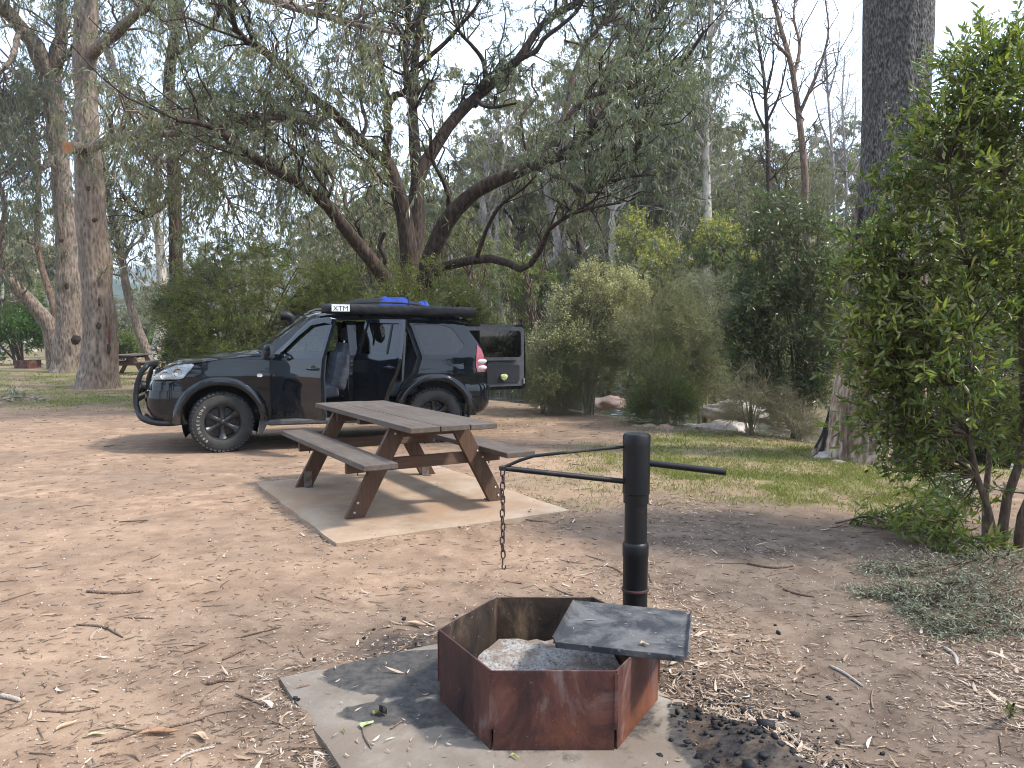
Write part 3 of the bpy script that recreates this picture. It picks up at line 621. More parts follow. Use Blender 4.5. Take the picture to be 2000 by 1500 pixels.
def picnic_table(loc, rz, label, detail=True):
    root = empty('picnic_table', loc, rz); tag(root, label, 'picnic table')
    Ln, H0 = 2.5, 0.755
    bv = 0.006 if detail else 0
    for i, (x, w) in enumerate(((-0.255, 0.245), (0.0, 0.25), (0.252, 0.235))):
        ext = (0.0, 0.0, 0.035)[i]
        m = MB(); m.prism([(x - w / 2, -Ln / 2 - ext * 0), (x + w / 2, -Ln / 2), (x + w / 2, Ln / 2), (x - w / 2, Ln / 2)], 'z', H0 - 0.045 - (0.004 if i == 2 else 0), H0 - (0.004 if i == 2 else 0)); m.build('table_plank', TOPW, root, 0, bv)
    for s in (-1, 1):
        m = MB(); m.box((s * 0.605, -0.02, 0.475), (0.27, 2.42, 0.045)); m.build('seat_plank', TOPW, root, 0, bv)
    for e in (-1, 1):
        y = e * 0.735
        for s in (-1, 1):
            m = MB(); m.prism([(s * 0.73, 0), (s * 0.57, 0), (s * 0.185, H0 - 0.048), (s * 0.345, H0 - 0.048)], 'y', y - 0.024, y + 0.024); lg = m.build('leg', LEGW, root, 0, bv * 0.7)
            if detail:
                for (bx, bz) in ((0.305, 0.655), (0.26, 0.72), (0.50, 0.40), (0.45, 0.455), (0.625, 0.12), (0.655, 0.045)):
                    q = MB(); q.lathe([(0.011, 0.0), (0.010, 0.004), (0.006, 0.007), (0.0, 0.008)], 12, 'y', (s * bx, 0, bz))
                    for i_, v in enumerate(q.v): q.v[i_] = (v[0], y + e * (0.024 + v[1]), v[2])
                    q.build('bolt', GALV, lg)
                q = MB(); q.box((s * 0.615, y - e * 0.0275, 0.075), (0.075, 0.006, 0.15)); q.box((s * 0.615, y - e * 0.06, 0.004), (0.075, 0.07, 0.006)); q.build('foot_bracket', BRACK, lg, 0)
        yi = y - e * 0.047
        m = MB(); m.box((0, yi, 0.40), (1.40, 0.045, 0.1)); bm_ = m.build('seat_beam', BEAMW, root, 0, bv * 0.7)
        m = MB(); m.box((0, yi, H0 - 0.045 - 0.05), (0.66, 0.045, 0.09)); m.build('top_beam', BEAMW, root, 0, bv * 0.7)
        if detail:
            for s in (-1, 1):
                q = MB(); q.tube([(s * 0.6, yi, 0.352), (s * 0.6, yi, 0.325)], 0.006, 8); q.build('bolt', BRACK, bm_)
    if detail:
        m = MB(); m.box((0.0, 0.0, H0 - 0.045 - 0.03), (0.7, 0.07, 0.045)); m.build('top_beam', BEAMW, root, 0)
    return root
picnic_table((TAB_C[0], TAB_C[1], 0.05), TAB_R, 'dark weathered timber picnic table on the pad beside the black four-wheel drive')
# ================================================================ FOUR-WHEEL DRIVE
def paint_mat():
    t = NT('black_car_paint'); v = t.co(); d = t.ramp(t.noise(v, 3.5, 7, 0.7), [(0.55, 0.0), (0.8, 0.04)])
    c = t.mix(d, (0.004, 0.006, 0.009), (0.09, 0.075, 0.06))
    sep = t.n('ShaderNodeSeparateXYZ'); t.l(t.wco(), sep.inputs[0]); lo = t.math('MULTIPLY', t.ramp(sep.outputs[2], [(0.4, 0.35), (0.75, 0.0)]), t.ramp(t.noise(v, 6, 6, 0.7), [(0.4, 0.0), (0.7, 1.0)])); c = t.mix(lo, c, (0.13, 0.1, 0.075)); d = t.math('ADD', d, lo)
    return t.done(t.bsdf(c, t.math('ADD', t.math('MULTIPLY', d, 1.2), 0.10), 0.12, 0.0, t.bump(t.noise(v, 2.0, 2), 0.03, 0.01), 0.7, 0.02))
def glass_mat(name, tint, refl=0.9):
    t = NT(name); tr = t.n('ShaderNodeBsdfTransparent'); tr.inputs[0].default_value = (*tint, 1)
    gl = t.n('ShaderNodeBsdfGlossy'); gl.inputs['Roughness'].default_value = 0.02; gl.inputs['Color'].default_value = (refl, refl, refl, 1)
    fr = t.n('ShaderNodeFresnel'); fr.inputs[0].default_value = 1.6; m = t.n('ShaderNodeMixShader')
    t.l(fr.outputs[0], m.inputs[0]); t.l(tr.outputs[0], m.inputs[1]); t.l(gl.outputs[0], m.inputs[2]); return t.done(m.outputs[0])
PAINT = paint_mat(); GLASS = glass_mat('tinted_glass', (0.28, 0.32, 0.3)); DGLASS = glass_mat('privacy_glass', (0.05, 0.055, 0.06)); CGLASS = glass_mat('clear_glass', (0.72, 0.8, 0.76))
LENS = glass_mat('lamp_lens', (0.88, 0.9, 0.92)); PLAST = plain('black_plastic', (0.01, 0.01, 0.011), 0.5, 0.25, scale=30, bump=0.15)
GREYPL = plain('grey_sill_plastic', (0.07, 0.072, 0.075), 0.5, 0.4, scale=14); TRIM = plain('door_trim', (0.02, 0.021, 0.024), 0.7, 0.3, scale=20)
DARK = plain('underbody_black', (0.006, 0.006, 0.006), 0.9, 0.1); SEATF = plain('grey_seat_fabric', (0.085, 0.093, 0.11), 0.9, 0.1, scale=16, bump=0.3)
CHROME = plain('chrome', (0.75, 0.76, 0.78), 0.14, 0.5, 1.0, var=0.05); SILVER = plain('lamp_reflector', (0.72, 0.74, 0.76), 0.22, 0.5, 0.85, var=0.12, scale=30)
ALLOY = plain('black_alloy', (0.018, 0.018, 0.019), 0.38, 0.5, 0.2, var=0.3, scale=12); REDL = plain('red_lamp', (0.35, 0.012, 0.02), 0.12, 0.5, coat=1.0); WHITEL = plain('white_lamp', (0.72, 0.7, 0.66), 0.15, 0.5, coat=1.0)
CANVAS = plain('black_canvas', (0.009, 0.009, 0.010), 0.6, 0.3, var=0.35, scale=7, bump=0.4); WHITEP = plain('white_print', (0.75, 0.76, 0.78), 0.5); BLUEF = plain('blue_fabric', (0.015, 0.045, 0.27), 0.6, 0.3, scale=10)
VISOR = glass_mat('smoked_visor', (0.45, 0.44, 0.47), 0.9)
def tyre_mat():
    t = NT('dusty_tyre_rubber'); v = t.co(); n = t.noise(v, 7, 7, 0.7)
    c = t.mix(t.ramp(n, [(0.35, 0.25), (0.65, 0.85)]), (0.014, 0.014, 0.014), (0.055, 0.053, 0.05))
    return t.done(t.bsdf(c, 0.85, 0.25, 0, t.bump(t.noise(v, 60, 4), 0.2, 0.004)))
TYRE = tyre_mat()
CAR_F = G(433, 884); CAR_RR = G(850, 866); cax = (CAR_RR - CAR_F); cax /= np.linalg.norm(cax); cnn = np.array([cax[1], -cax[0], 0])
CAR_O = CAR_F - cnn * 0.93; CAR_A = math.atan2(cax[1], cax[0])
car = empty('four_wheel_drive', tuple(CAR_O), CAR_A); tag(car, 'black four-wheel drive wagon with its near doors and tailgate open', 'car')
WX = [-1.0, -0.9, -0.8, -0.65, -0.45, -0.2, 0.3, 3.05, 3.3, 3.5, 3.62, 3.72]; WY = [0.55, 0.68, 0.775, 0.85, 0.9, 0.925, 0.93, 0.93, 0.915, 0.885, 0.84, 0.76]
def cW(x): return float(np.interp(x, WX, WY))
def cY(x, z):
    w = cW(x); w -= max(0, 0.6 - z) * 0.14; w += 0.012 * math.exp(-((z - 0.97) / 0.09) ** 2) - 0.01 * max(0, (z - 1.02) / 0.2)
    if z > 1.2: w -= (z - 1.2) * 0.36
    return w
def arc(cx, cz, r, a0, a1, n=14): return [(cx + r * math.cos(math.radians(a0 + (a1 - a0) * i / (n - 1))), cz + r * math.sin(math.radians(a0 + (a1 - a0) * i / (n - 1)))) for i in range(n)]
def panel(name, outer, mat, parent, side=-1, off=0.0, holes=(), rim=0.03, org=(0, 0, 0), rotz=0.0, yfun=None, inner=None):
    """a pressed body panel: an outline in side view (x,z), curved onto the body side, with a returned edge"""
    yfun = yfun or cY
    loops = [[Vector((x, z, 0)) for x, z in outer]] + [[Vector((x, z, 0)) for x, z in h] for h in holes]
    tri = tessellate_polygon(loops); pts = [q for l in loops for q in l]
    bm = bmesh.new(); vs = [bm.verts.new((q.x, 0, q.y)) for q in pts]
    for t in tri:
        try: bm.faces.new([vs[i] for i in t])
        except ValueError: pass
    xs = [q.x for q in pts]; zs = [q.y for q in pts]
    for z in np.arange(0.4, 1.85, 0.07):
        if min(zs) < z < max(zs): bmesh.ops.bisect_plane(bm, geom=bm.verts[:] + bm.edges[:] + bm.faces[:], plane_co=(0, 0, z), plane_no=(0, 0, 1))
    for x in np.arange(-1.0, 3.8, 0.13):
        if min(xs) < x < max(xs): bmesh.ops.bisect_plane(bm, geom=bm.verts[:] + bm.edges[:] + bm.faces[:], plane_co=(x, 0, 0), plane_no=(1, 0, 0))
    bmesh.ops.recalc_face_normals(bm, faces=bm.faces)
    for f in bm.faces:
        if f.normal.y * side < 0: f.normal_flip()
    nout = len(bm.faces)
    be = [e for e in bm.edges if len(e.link_faces) == 1]
    ret = bmesh.ops.extrude_edge_only(bm, edges=be); ev = [g for g in ret['geom'] if isinstance(g, bmesh.types.BMVert)]; evs = set(ev)
    N = []
    bm.verts.index_update()
    def nv(x, z):
        e = 0.01; dx = (yfun(x + e, z) - yfun(x - e, z)) / (2 * e); dz = (yfun(x, z + e) - yfun(x, z - e)) / (2 * e)
        return Vector((-dx, 1, -dz)).normalized()
    for v in bm.verts:
        x, z = v.co.x, v.co.z; y = yfun(x, z) + off - (rim if v in evs else 0); v.co = Vector((x - org[0], side * y - org[1], z - org[2]))
    bm.normal_update()
    me = bpy.data.meshes.new(name); bm.to_mesh(me)
    flags = [not any(v in evs for v in f.verts) for f in bm.faces]; bm.free()
    nl = []
    for p, fl in zip(me.polygons, flags):
        p.use_smooth = True
        for li in p.loop_indices:
            if fl:
                co = me.vertices[me.loops[li].vertex_index].co; q = nv(co.x + org[0], co.z + org[2]); nl.append((q.x, q.y * side, q.z))
            else: nl.append(tuple(p.normal))
    me.normals_split_custom_set(nl); me.materials.append(mat)
    return link(name, me, parent, org, (0, 0, rotz))
AX, AZ, AR = 0.0, 0.40, 0.475
BX = 2.785
fd_out = [(0.615, 0.46), (1.665, 0.46), (1.678, 1.225), (1.66, 1.70), (1.52, 1.725), (1.24, 1.70), (1.02, 1.55), (0.68, 1.275), (0.615, 1.21)]
fd_win = [(0.80, 1.255), (1.625, 1.255), (1.612, 1.66), (1.50, 1.675), (1.26, 1.645), (1.06, 1.505)]
rd_out = [(1.69, 0.46), (2.29, 0.46), (2.33, 0.70), (2.43, 0.87), (2.54, 0.99), (2.605, 1.20), (2.49, 1.60), (2.44, 1.705), (1.682, 1.72), (1.694, 1.225)]
rd_win = [(1.745, 1.255), (2.545, 1.255), (2.43, 1.60), (2.39, 1.655), (1.73, 1.668)]
fender = arc(AX, AZ, AR, 158, 18) + [(0.485, 0.43), (0.605, 0.43), (0.605, 1.235), (0.4, 1.235), (0.0, 1.19), (-0.29, 1.13), (-0.42, 0.96), (-0.46, 0.945), (-0.455, 0.58)]
quarter = arc(BX, AZ, AR, 20, 160) + [(2.30, 0.57), (2.338, 0.70), (2.438, 0.865), (2.548, 0.985), (2.614, 1.20), (2.498, 1.605), (2.45, 1.71), (2.8, 1.725), (3.1, 1.705), (3.235, 1.67), (3.33, 1.55), (3.44, 1.385), (3.50, 1.25), (3.545, 1.05), (3.56, 0.82), (3.25, 0.80)]
q_win = [(2.53, 1.65), (2.95, 1.645), (3.07, 1.60), (3.17, 1.46), (3.225, 1.37), (3.2, 1.32), (3.08, 1.235), (2.645, 1.235)]
F_TH, R_TH = math.radians(56), math.radians(59)
def handle_at(x, z, side, org, parent):
    m = MB(); y = side * (cY(x, z) + 0.03)
    m.tube([(x - 0.09 - org[0], side * cY(x, z) - org[1], z - org[2]), (x - 0.075 - org[0], y - org[1], z + 0.004 - org[2]), (x + 0.075 - org[0], y - org[1], z + 0.008 - org[2]), (x + 0.095 - org[0], side * cY(x, z) - org[1], z + 0.006 - org[2])], [0.012, 0.016, 0.016, 0.012], 10)
    m.build('handle', PAINT, parent, 60)
    m = MB(); m.lathe([(0.0, 0.002), (0.045, 0.003), (0.055, 0.0)], 20, 'y', (x - org[0], 0, z - org[2] - 0.005))
    m.v = [(a, side * (cY(x, z) + abs(b)) - org[1], c) for a, b, c in m.v]; m.build('handle_recess', PLAST, parent)
for side in (-1, 1):
    near = side == -1
    panel('front_fender', fender, PAINT, car, side)
    panel('rear_quarter_panel', quarter, PAINT, car, side, holes=[q_win])
    panel('quarter_window', [(x, z) for x, z in q_win], DGLASS, car, side, -0.008, rim=0.004)
    # front door
    org = (0.615, side * 0.92, 0.0)
    d = panel('front_door', fd_out, PAINT, car, side, holes=[fd_win], org=org, rotz=-F_TH if near else 0, rim=0.05)
    panel('door_window', fd_win, GLASS if near else CGLASS, d, side, -0.02, rim=0.004, org=org).location = (0, 0, 0)
    ip = panel('inner_trim', [(0.64, 0.5), (1.64, 0.5), (1.64, 1.25), (0.68, 1.25)], TRIM, d, side, -0.075, rim=0.02, org=org); ip.location = (0, 0, 0)
    vs_ = [(1.02, 1.55), (1.24, 1.70), (1.52, 1.725), (1.65, 1.705), (1.65, 1.64), (1.5, 1.655), (1.27, 1.625), (1.08, 1.49), (0.84, 1.285), (0.78, 1.285)]
    panel('window_visor', vs_, VISOR, d, side, 0.014, rim=0.006, org=org).location = (0, 0, 0)
    handle_at(1.52, 1.085, side, org, d)
    m = MB(); ym = side * 0.95; ring = []
    for (a, b, c, s_) in ((0.0, 0.06, 1.22, 0.55), (-0.02, 0.10, 1.24, 0.95), (0.02, 0.16, 1.25, 1.0), (0.05, 0.215, 1.25, 0.85), (0.05, 0.235, 1.25, 0.5)):
        ring.append([(0.72 + a + 0.055 * s_ * math.cos(t) * (1 if math.cos(t) > 0 else 0.9) - org[0], side * (0.88 + b) - org[1], c + 0.045 + 0.1 * s_ * math.sin(t)) for t in np.linspace(0, 2 * math.pi, 17)])
    m.grid(ring); m.add(ring[-1][:-1], [tuple(range(16))]); m.box((0.70 - org[0], side * 0.925 - org[1], 1.235), (0.1, 0.09, 0.05)); m.build('mirror', PAINT if near else SILVER, d, 50)
    m = MB(); m.prism([(side * (0.88 + 0.085) - org[1], 1.21), (side * (0.88 + 0.215) - org[1], 1.22), (side * (0.88 + 0.21) - org[1], 1.355), (side * (0.88 + 0.095) - org[1], 1.36)], 'x', 0.78 - org[0], 0.786 - org[0]); m.build('mirror_glass', CHROME, d, 0)
    # rear door
    org = (1.69, side * 0.92, 0.0)
    d = panel('rear_door', rd_out, PAINT, car, side, holes=[rd_win], org=org, rotz=-R_TH if near else 0, rim=0.05)
    panel('door_window', rd_win, GLASS if near else DGLASS, d, side, -0.02, rim=0.004, org=org).location = (0, 0, 0)
    panel('window_divider', [(2.31, 1.25), (2.34, 1.25), (2.255, 1.665), (2.225, 1.667)], PLAST, d, side, -0.01, rim=0.02, org=org).location = (0, 0, 0)
    panel('inner_trim', [(1.72, 0.5), (2.26, 0.5), (2.30, 0.72), (2.5, 1.0), (2.56, 1.2), (1.72, 1.25)], TRIM, d, side, -0.075, rim=0.02, org=org).location = (0, 0, 0)
    handle_at(2.42, 1.085, side, org, d)
    # body frame seen in the open doorways
    panel('sill', [(0.5, 0.40), (2.32, 0.40), (2.32, 0.47), (0.5, 0.47)], PLAST, car, side, -0.055, rim=0.12)
    panel('centre_pillar', [(1.60, 0.46), (1.80, 0.46), (1.75, 0.9), (1.735, 1.25), (1.74, 1.70), (1.62, 1.70), (1.64, 1.25), (1.62, 0.9)], PAINT, car, side, -0.06, rim=0.08)
    panel('door_shut_frame', [(2.27, 0.47), (2.36, 0.47), (2.42, 0.76), (2.60, 0.95), (2.67, 1.2), (2.55, 1.62), (2.50, 1.70), (2.40, 1.70), (2.44, 1.60), (2.55, 1.2), (2.48, 1.0), (2.36, 0.86), (2.30, 0.74)], PLAST, car, side, -0.055, rim=0.1)
    panel('roof_rail_panel', [(1.02, 1.60), (1.20, 1.70), (1.5, 1.735), (2.5, 1.735), (3.2, 1.71), (3.2, 1.76), (2.5, 1.785), (1.5, 1.785), (1.22, 1.755), (0.98, 1.64)], PAINT, car, side, -0.02, rim=0.05)
    panel('windscreen_pillar', [(0.44, 1.235), (0.62, 1.235), (0.70, 1.28), (1.04, 1.56), (1.20, 1.70), (1.10, 1.72), (0.95, 1.62)], PAINT, car, side, -0.03, rim=0.05)
    # flares
    for cx, nm in ((AX, 'fender_flare'), (BX, 'fender_flare')):
        P = []
        for a in np.linspace(-14, 194, 40):
            ca, sa = math.cos(math.radians(a)), math.sin(math.radians(a)); row = []
            for r, o in ((0.462, -0.06), (0.464, 0.02), (0.478, 0.045), (0.51, 0.05), (0.55, 0.032), (0.575, 0.006), (0.578, -0.02)):
                rr = r * (1 + 0.03 * abs(ca)); x, z = cx + rr * ca, AZ + rr * sa; z = max(z, 0.40 if cx == AX and ca > 0 else 0.38); row.append((x, side * (cY(min(max(x, -0.62), 3.4), max(z, 0.6)) + o), z))
            P.append(row)
        m = MB(); m.grid(P); m.build(nm, PAINT, car, 60)
        m = MB(); P = []
        for a in np.linspace(-25, 205, 26):
            ca, sa = math.cos(math.radians(a)), math.sin(math.radians(a)); P.append([(cx + 0.468 * ca, side * 0.915, AZ + 0.468 * sa), (cx + 0.465 * ca, side * 0.5, AZ + 0.465 * sa)])
        m.grid(P); P2 = [[(cx + 0.468 * math.cos(math.radians(a)) * f, side * 0.5, AZ + 0.468 * math.sin(math.radians(a)) * f) for f in (1, 0.02)] for a in np.linspace(-25, 205, 26)]; m.grid(P2); m.build('wheel_well', DARK, car, 60)
    # lamps
    hl = [(-0.815, 0.945), (-0.47, 0.95), (-0.43, 0.965), (-0.30, 1.125), (-0.33, 1.145), (-0.52, 1.125), (-0.70, 1.06), (-0.80, 0.99)]
    h = panel('headlight', hl, SILVER, car, side, -0.01, rim=0.05); panel('lens', hl, LENS, h, side, 0.008, rim=0.02)
    for (x, z, r) in ((-0.66, 1.0, 0.05), (-0.50, 1.03, 0.055)):
        m = MB(); m.lathe([(0.0, 0.0), (r, 0.004), (r, 0.012), (r * 0.7, 0.004)], 18, 'y', (x, 0, z)); m.v = [(a, side * (cY(x, z) - 0.012 + b), c) for a, b, c in m.v]; m.build('reflector', CHROME, h)
    tl = [(3.415, 1.37), (3.475, 1.30), (3.515, 1.16), (3.535, 1.05), (3.53, 0.99), (3.40, 0.985), (3.375, 1.06), (3.385, 1.2)]
    tlo = panel('tail_light', tl, REDL, car, side, 0.018, rim=0.03)
    for z in (1.135, 1.045):
        m = MB(); m.lathe([(0.0, 0.032), (0.035, 0.03), (0.06, 0.02), (0.068, 0.0)], 18, 'y', (0, 0, 0)); m.v = [(3.47 + a * 1.05, side * (cY(3.47, z) + 0.01 + b), z + c * 0.52) for a, b, c in m.v]; m.build('white_lens', WHITEL, tlo, 60)
    m = MB(); m.prism(arc(0, 0, 0.022, 90, 270, 8) + arc(0.025, 0, 0.022, -90, 90, 8), 'y', 0, 0.012); m.v = [(0.47 + a, side * (cY(0.47, 1.01) + b), 0.985 + c) for a, b, c in m.v]; m.build('side_indicator', WHITEL, car)
    # step and mud flaps
    m = MB(); m.prism([(0.52, 0.36), (0.60, 0.405), (2.2, 0.405), (2.26, 0.36), (2.2, 0.33), (0.6, 0.33)], 'y', side * 0.84, side * 0.985); m.build('side_step', GREYPL, car, 35, 0.02)
    m = MB(); m.prism([(0.455, 0.24), (0.50, 0.22), (0.60, 0.42), (0.59, 0.5), (0.48, 0.5)], 'y', side * 0.66, side * 0.925); m.build('mud_flap', GREYPL, car, 35, 0.008)
    m = MB(); m.prism([(3.20, 0.25), (3.27, 0.25), (3.32, 0.5), (3.22, 0.52)], 'y', side * 0.66, side * 0.90); m.build('mud_flap', GREYPL, car, 35, 0.008)
    m = MB(); m.tube([(1.12, side * 0.68, 1.81), (1.22, side * 0.69, 1.845), (2.2, side * 0.69, 1.85), (3.1, side * 0.69, 1.82), (3.2, side * 0.685, 1.78)], 0.016, 8); m.build('roof_rail', GREYPL, car, 60)
panel('fuel_flap', [(3.02, 0.96), (3.18, 0.96), (3.20, 0.98), (3.20, 1.10), (3.18, 1.12), (3.02, 1.12), (3.0, 1.10), (3.0, 0.98)], PAINT, car, -1, 0.004, rim=0.008)
# hood, nose, bumper, roof, screens
def hood_edge(x): return float(np.interp(x, [-0.84, -0.70, -0.52, -0.29, 0.0, 0.4, 0.5], [0.97, 1.06, 1.125, 1.15, 1.195, 1.238, 1.24]))
P = []
for x in np.linspace(-0.84, 0.50, 22):
    e = hood_edge(x); w = cY(x, min(e, 1.19)) + 0.004; P.append([(x + (0.06 * (t ** 2) if x < -0.7 else 0) + 0.05 * (1 - t * t) * (x > 0.4), w * t, e + 0.075 * (1 - abs(t) ** 3.2) * float(np.interp(x, [-0.84, -0.5], [0.45, 1]))) for t in np.linspace(-1, 1, 27)])
m = MB(); m.grid(P); m.build('hood', PAINT, car, 60)
P = []
plan = spl([(-0.96, 0.0), (-0.955, 0.3), (-0.935, 0.52), (-0.89, 0.68), (-0.80, 0.79), (-0.65, 0.865), (-0.455, 0.905)], 22)
plan = [(x, -y) for x, y in plan[::-1]] + [tuple(q) for q in plan[1:]]
def bump_row(zs, offs): return [[(x + o * (1 if abs(y) < 0.7 else 0.6), y * (1 - o * 0.25), z) for x, y in plan] for z, o in zip(zs, offs)]
m = MB(); m.grid(bump_row([0.955, 0.93, 0.88, 0.80, 0.795, 0.70, 0.60, 0.50, 0.42, 0.38, 0.375], [0.12, 0.085, 0.055, 0.045, 0.02, 0.0, 0.0, 0.015, 0.05, 0.10, 0.3])); m.build('front_bumper', PAINT, car, 50)
m = MB(); m.grid([[(-0.80 - 0.07 * (1 - (y / 0.55) ** 2) * k, y, z) for y in np.linspace(-0.56, 0.56, 13)] for z, k in ((0.94, 1), (1.02, 0.9), (1.06, 0.5))]); g = m.build('grille', DARK, car, 40)
for y in np.linspace(-0.45, 0.45, 7):
    m = MB(); m.box((-0.86 + 0.06 * (y / 0.55) ** 2, y, 0.99), (0.03, 0.03, 0.11)); m.build('grille_bar', CHROME, g, 0, 0.006)
for side in (-1, 1):
    m = MB(); m.prism([(side * 0.72, 0.60), (side * 0.80, 0.60), (side * 0.845, 0.70), (side * 0.74, 0.705)], 'x', -0.90, -0.72)
    fl = [(-0.86, 0.60), (-0.74, 0.60), (-0.70, 0.625), (-0.665, 0.70), (-0.86, 0.705)]
    fo = panel('fog_lamp', fl, WHITEL, car, side, -0.012, rim=0.05, yfun=lambda x, z: float(np.interp(x, [-0.9, -0.86, -0.8, -0.65], [0.66, 0.715, 0.80, 0.872])))
rp = spl([(3.62, 0.0), (3.615, 0.35), (3.595, 0.6), (3.54, 0.75), (3.44, 0.86), (3.21, 0.925)], 18); rp = [(x, -y) for x, y in rp[::-1]] + [tuple(q) for q in rp[1:]]
m = MB(); m.grid([[(x + o * (0.9 if x > 3.3 else 0.1), y * (1 + o * 0.25 * (abs(y) > 0.6)), z) for x, y in rp] for z, o in zip([0.83, 0.82, 0.78, 0.70, 0.60, 0.50, 0.44, 0.40, 0.395], [-0.08, 0.03, 0.065, 0.07, 0.065, 0.05, 0.02, -0.04, -0.4])]); m.build('rear_bumper', PAINT, car, 50)
P = []
for x in np.linspace(1.08, 3.24, 24):
    e = float(np.interp(x, [1.08, 1.25, 1.5, 2.5, 3.0, 3.24], [1.715, 1.765, 1.783, 1.783, 1.765, 1.735])); w = cY(x, e) - 0.02
    P.append([(x + 0.10 * (t * t) * (1 if x < 1.3 else 0) * (1.3 - x) * 2, w * t, e + 0.06 * (1 - abs(t) ** 3)) for t in np.linspace(-1, 1, 21)])
m = MB(); m.grid(P); rf = m.build('roof', PAINT, car, 60)
m = MB(); P2 = [[(a[0], a[1] * 0.97, a[2] - 0.045) for a in r] for r in P]; m.grid(P2); m.build('roof_lining', plain('grey_lining', (0.2, 0.2, 0.2), 0.9, 0.1), rf, 60)
P = []
for k in np.linspace(0, 1, 8):
    x0, z0, w = 0.47 + 0.63 * k, 1.27 + 0.48 * k, 0.80 - 0.12 * k
    P.append([(x0 - 0.06 + 0.12 * t * t, w * t, z0 + 0.02 * (1 - t * t)) for t in np.linspace(-1, 1, 15)])
m = MB(); m.grid(P); ws = m.build('windscreen', CGLASS, car, 60)
m = MB(); m.grid([[(x - 0.02, y, z) for x, y, z in [(0.40 + 0.12 * t * t, 0.8 * t, 1.285 + 0.02 * (1 - t * t)) for t in np.linspace(-1, 1, 12)]], [(x + 0.06, y, z) for x, y, z in [(0.40 + 0.12 * t * t, 0.8 * t, 1.285 + 0.02 * (1 - t * t)) for t in np.linspace(-1, 1, 12)]]]); m.build('cowl', PLAST, car, 60)
for y in (-0.15, 0.42):
    m = MB(); m.tube([(0.46, y, 1.295), (0.5, y - 0.25, 1.33), (0.54, y - 0.5, 1.345)], 0.007, 6); m.build('wiper', PLAST, ws)
# rear door opening, tailgate
m = MB(); m.grid([[(3.24, t * 0.70, 1.74 + 0.03 * (1 - t * t)) for t in np.linspace(-1, 1, 9)], [(3.36, t * 0.69, 1.70 + 0.03 * (1 - t * t)) for t in np.linspace(-1, 1, 9)], [(3.36, t * 0.69, 1.67 + 0.03 * (1 - t * t)) for t in np.linspace(-1, 1, 9)]]); m.build('rear_spoiler', PAINT, car, 50)
TGT = math.radians(104); tw = 1.36; z0, z1 = 0.58, 1.68
tg = empty('tailgate', (3.5, 0.80, 0), 0, car); tg.rotation_euler = (0, 0, TGT)
def tgy(z): return 0.0 if z < 1.1 else -(z - 1.1) * 0.0
out = [(0, z0 + 0.03), (-0.03, z0), (-tw + 0.05, z0), (-tw, z0 + 0.05), (-tw, 1.12), (-tw + 0.03, z1 - 0.06), (-tw + 0.08, z1), (-0.1, z1), (-0.04, z1 - 0.05), (0, 1.12)]
# in tailgate axes: y runs from the hinge across the car (negative), x outwards
win = [(-0.16, 1.13), (-tw + 0.13, 1.13), (-tw + 0.1, 1.16), (-tw + 0.11, z1 - 0.14), (-tw + 0.15, z1 - 0.1), (-0.2, z1 - 0.1), (-0.15, z1 - 0.14), (-0.13, 1.16)]
def flat(name, outer, hole, x0, x1, mat, parent):
    loops = [[Vector((a, b, 0)) for a, b in outer]] + ([[Vector((a, b, 0)) for a, b in hole]] if hole else []); tri = tessellate_polygon(loops); pts = [q for l in loops for q in l]; n = len(pts)
    m = MB(); vs = [(x0, q.x, q.y) for q in pts] + [(x1, q.x, q.y) for q in pts]; fs = [tuple(t) for t in tri] + [tuple(i + n for i in t[::-1]) for t in tri]; o = 0
    for l in loops:
        k = len(l); fs += [(o + i, o + (i + 1) % k, n + o + (i + 1) % k, n + o + i) for i in range(k)]; o += k
    m.add(vs, fs); return m.build(name, mat, parent, 30)
flat('door_skin', out, win, 0.03, 0.085, PAINT, tg); inset = [(a * 0.95 - 0.03, 0.02 + b * 0.985) for a, b in out]
flat('inner_trim', [(-0.05, z0 + 0.06), (-tw + 0.08, z0 + 0.06), (-tw + 0.05, z0 + 0.1), (-tw + 0.05, z1 - 0.07), (-tw + 0.1, z1 - 0.035), (-0.12, z1 - 0.035), (-0.05, 1.12)], win, 0.005, 0.029, GREYPL, tg)
flat('window', win, None, 0.045, 0.05, DGLASS, tg)
flat('pocket_panel', [(-0.12, z0 + 0.12), (-tw + 0.18, z0 + 0.12), (-tw + 0.15, z0 + 0.16), (-tw + 0.15, 0.98), (-tw + 0.19, 1.0), (-0.14, 1.0), (-0.11, 0.97)], None, -0.012, 0.004, TRIM, tg)
m = MB(); m.box((-0.02, -tw / 2 - 0.05, 1.075), (0.03, 0.8, 0.03)); m.build('grab_rail', PLAST, tg, 0, 0.008)
for i in range(12):
    m = MB(); m.box((-0.018, -0.25 - i * 0.03, 1.035), (0.015, 0.018, 0.035)); m.build('vent_slat', PLAST, tg, 0)
m = MB(); m.box((-0.012, -tw + 0.06, 0.72), (0.02, 0.03, 0.09)); m.build('latch', SILVER, tg, 0)
ballm = lump('net_ball', 0.06, 4, plain('yellow_green_rope', (0.5, 0.55, 0.25), 0.8, 0.2, var=0.5, scale=60, bump=0.8), 3, (0.5, 1.15, 0.9), 0.2)
o = link('rope_bundle', ballm, None); o.parent = None
Mt = Matrix.Translation(Vector(CAR_O)) @ Matrix.Rotation(CAR_A, 4, 'Z') @ Matrix.Translation((3.5, 0.80, 0)) @ Matrix.Rotation(TGT, 4, 'Z')
o.matrix_world = Mt @ Matrix.Translation((-0.05, -0.88, 0.80)); tag(o, 'pale yellow rope bundle tucked in the open tailgate pocket', 'rope')
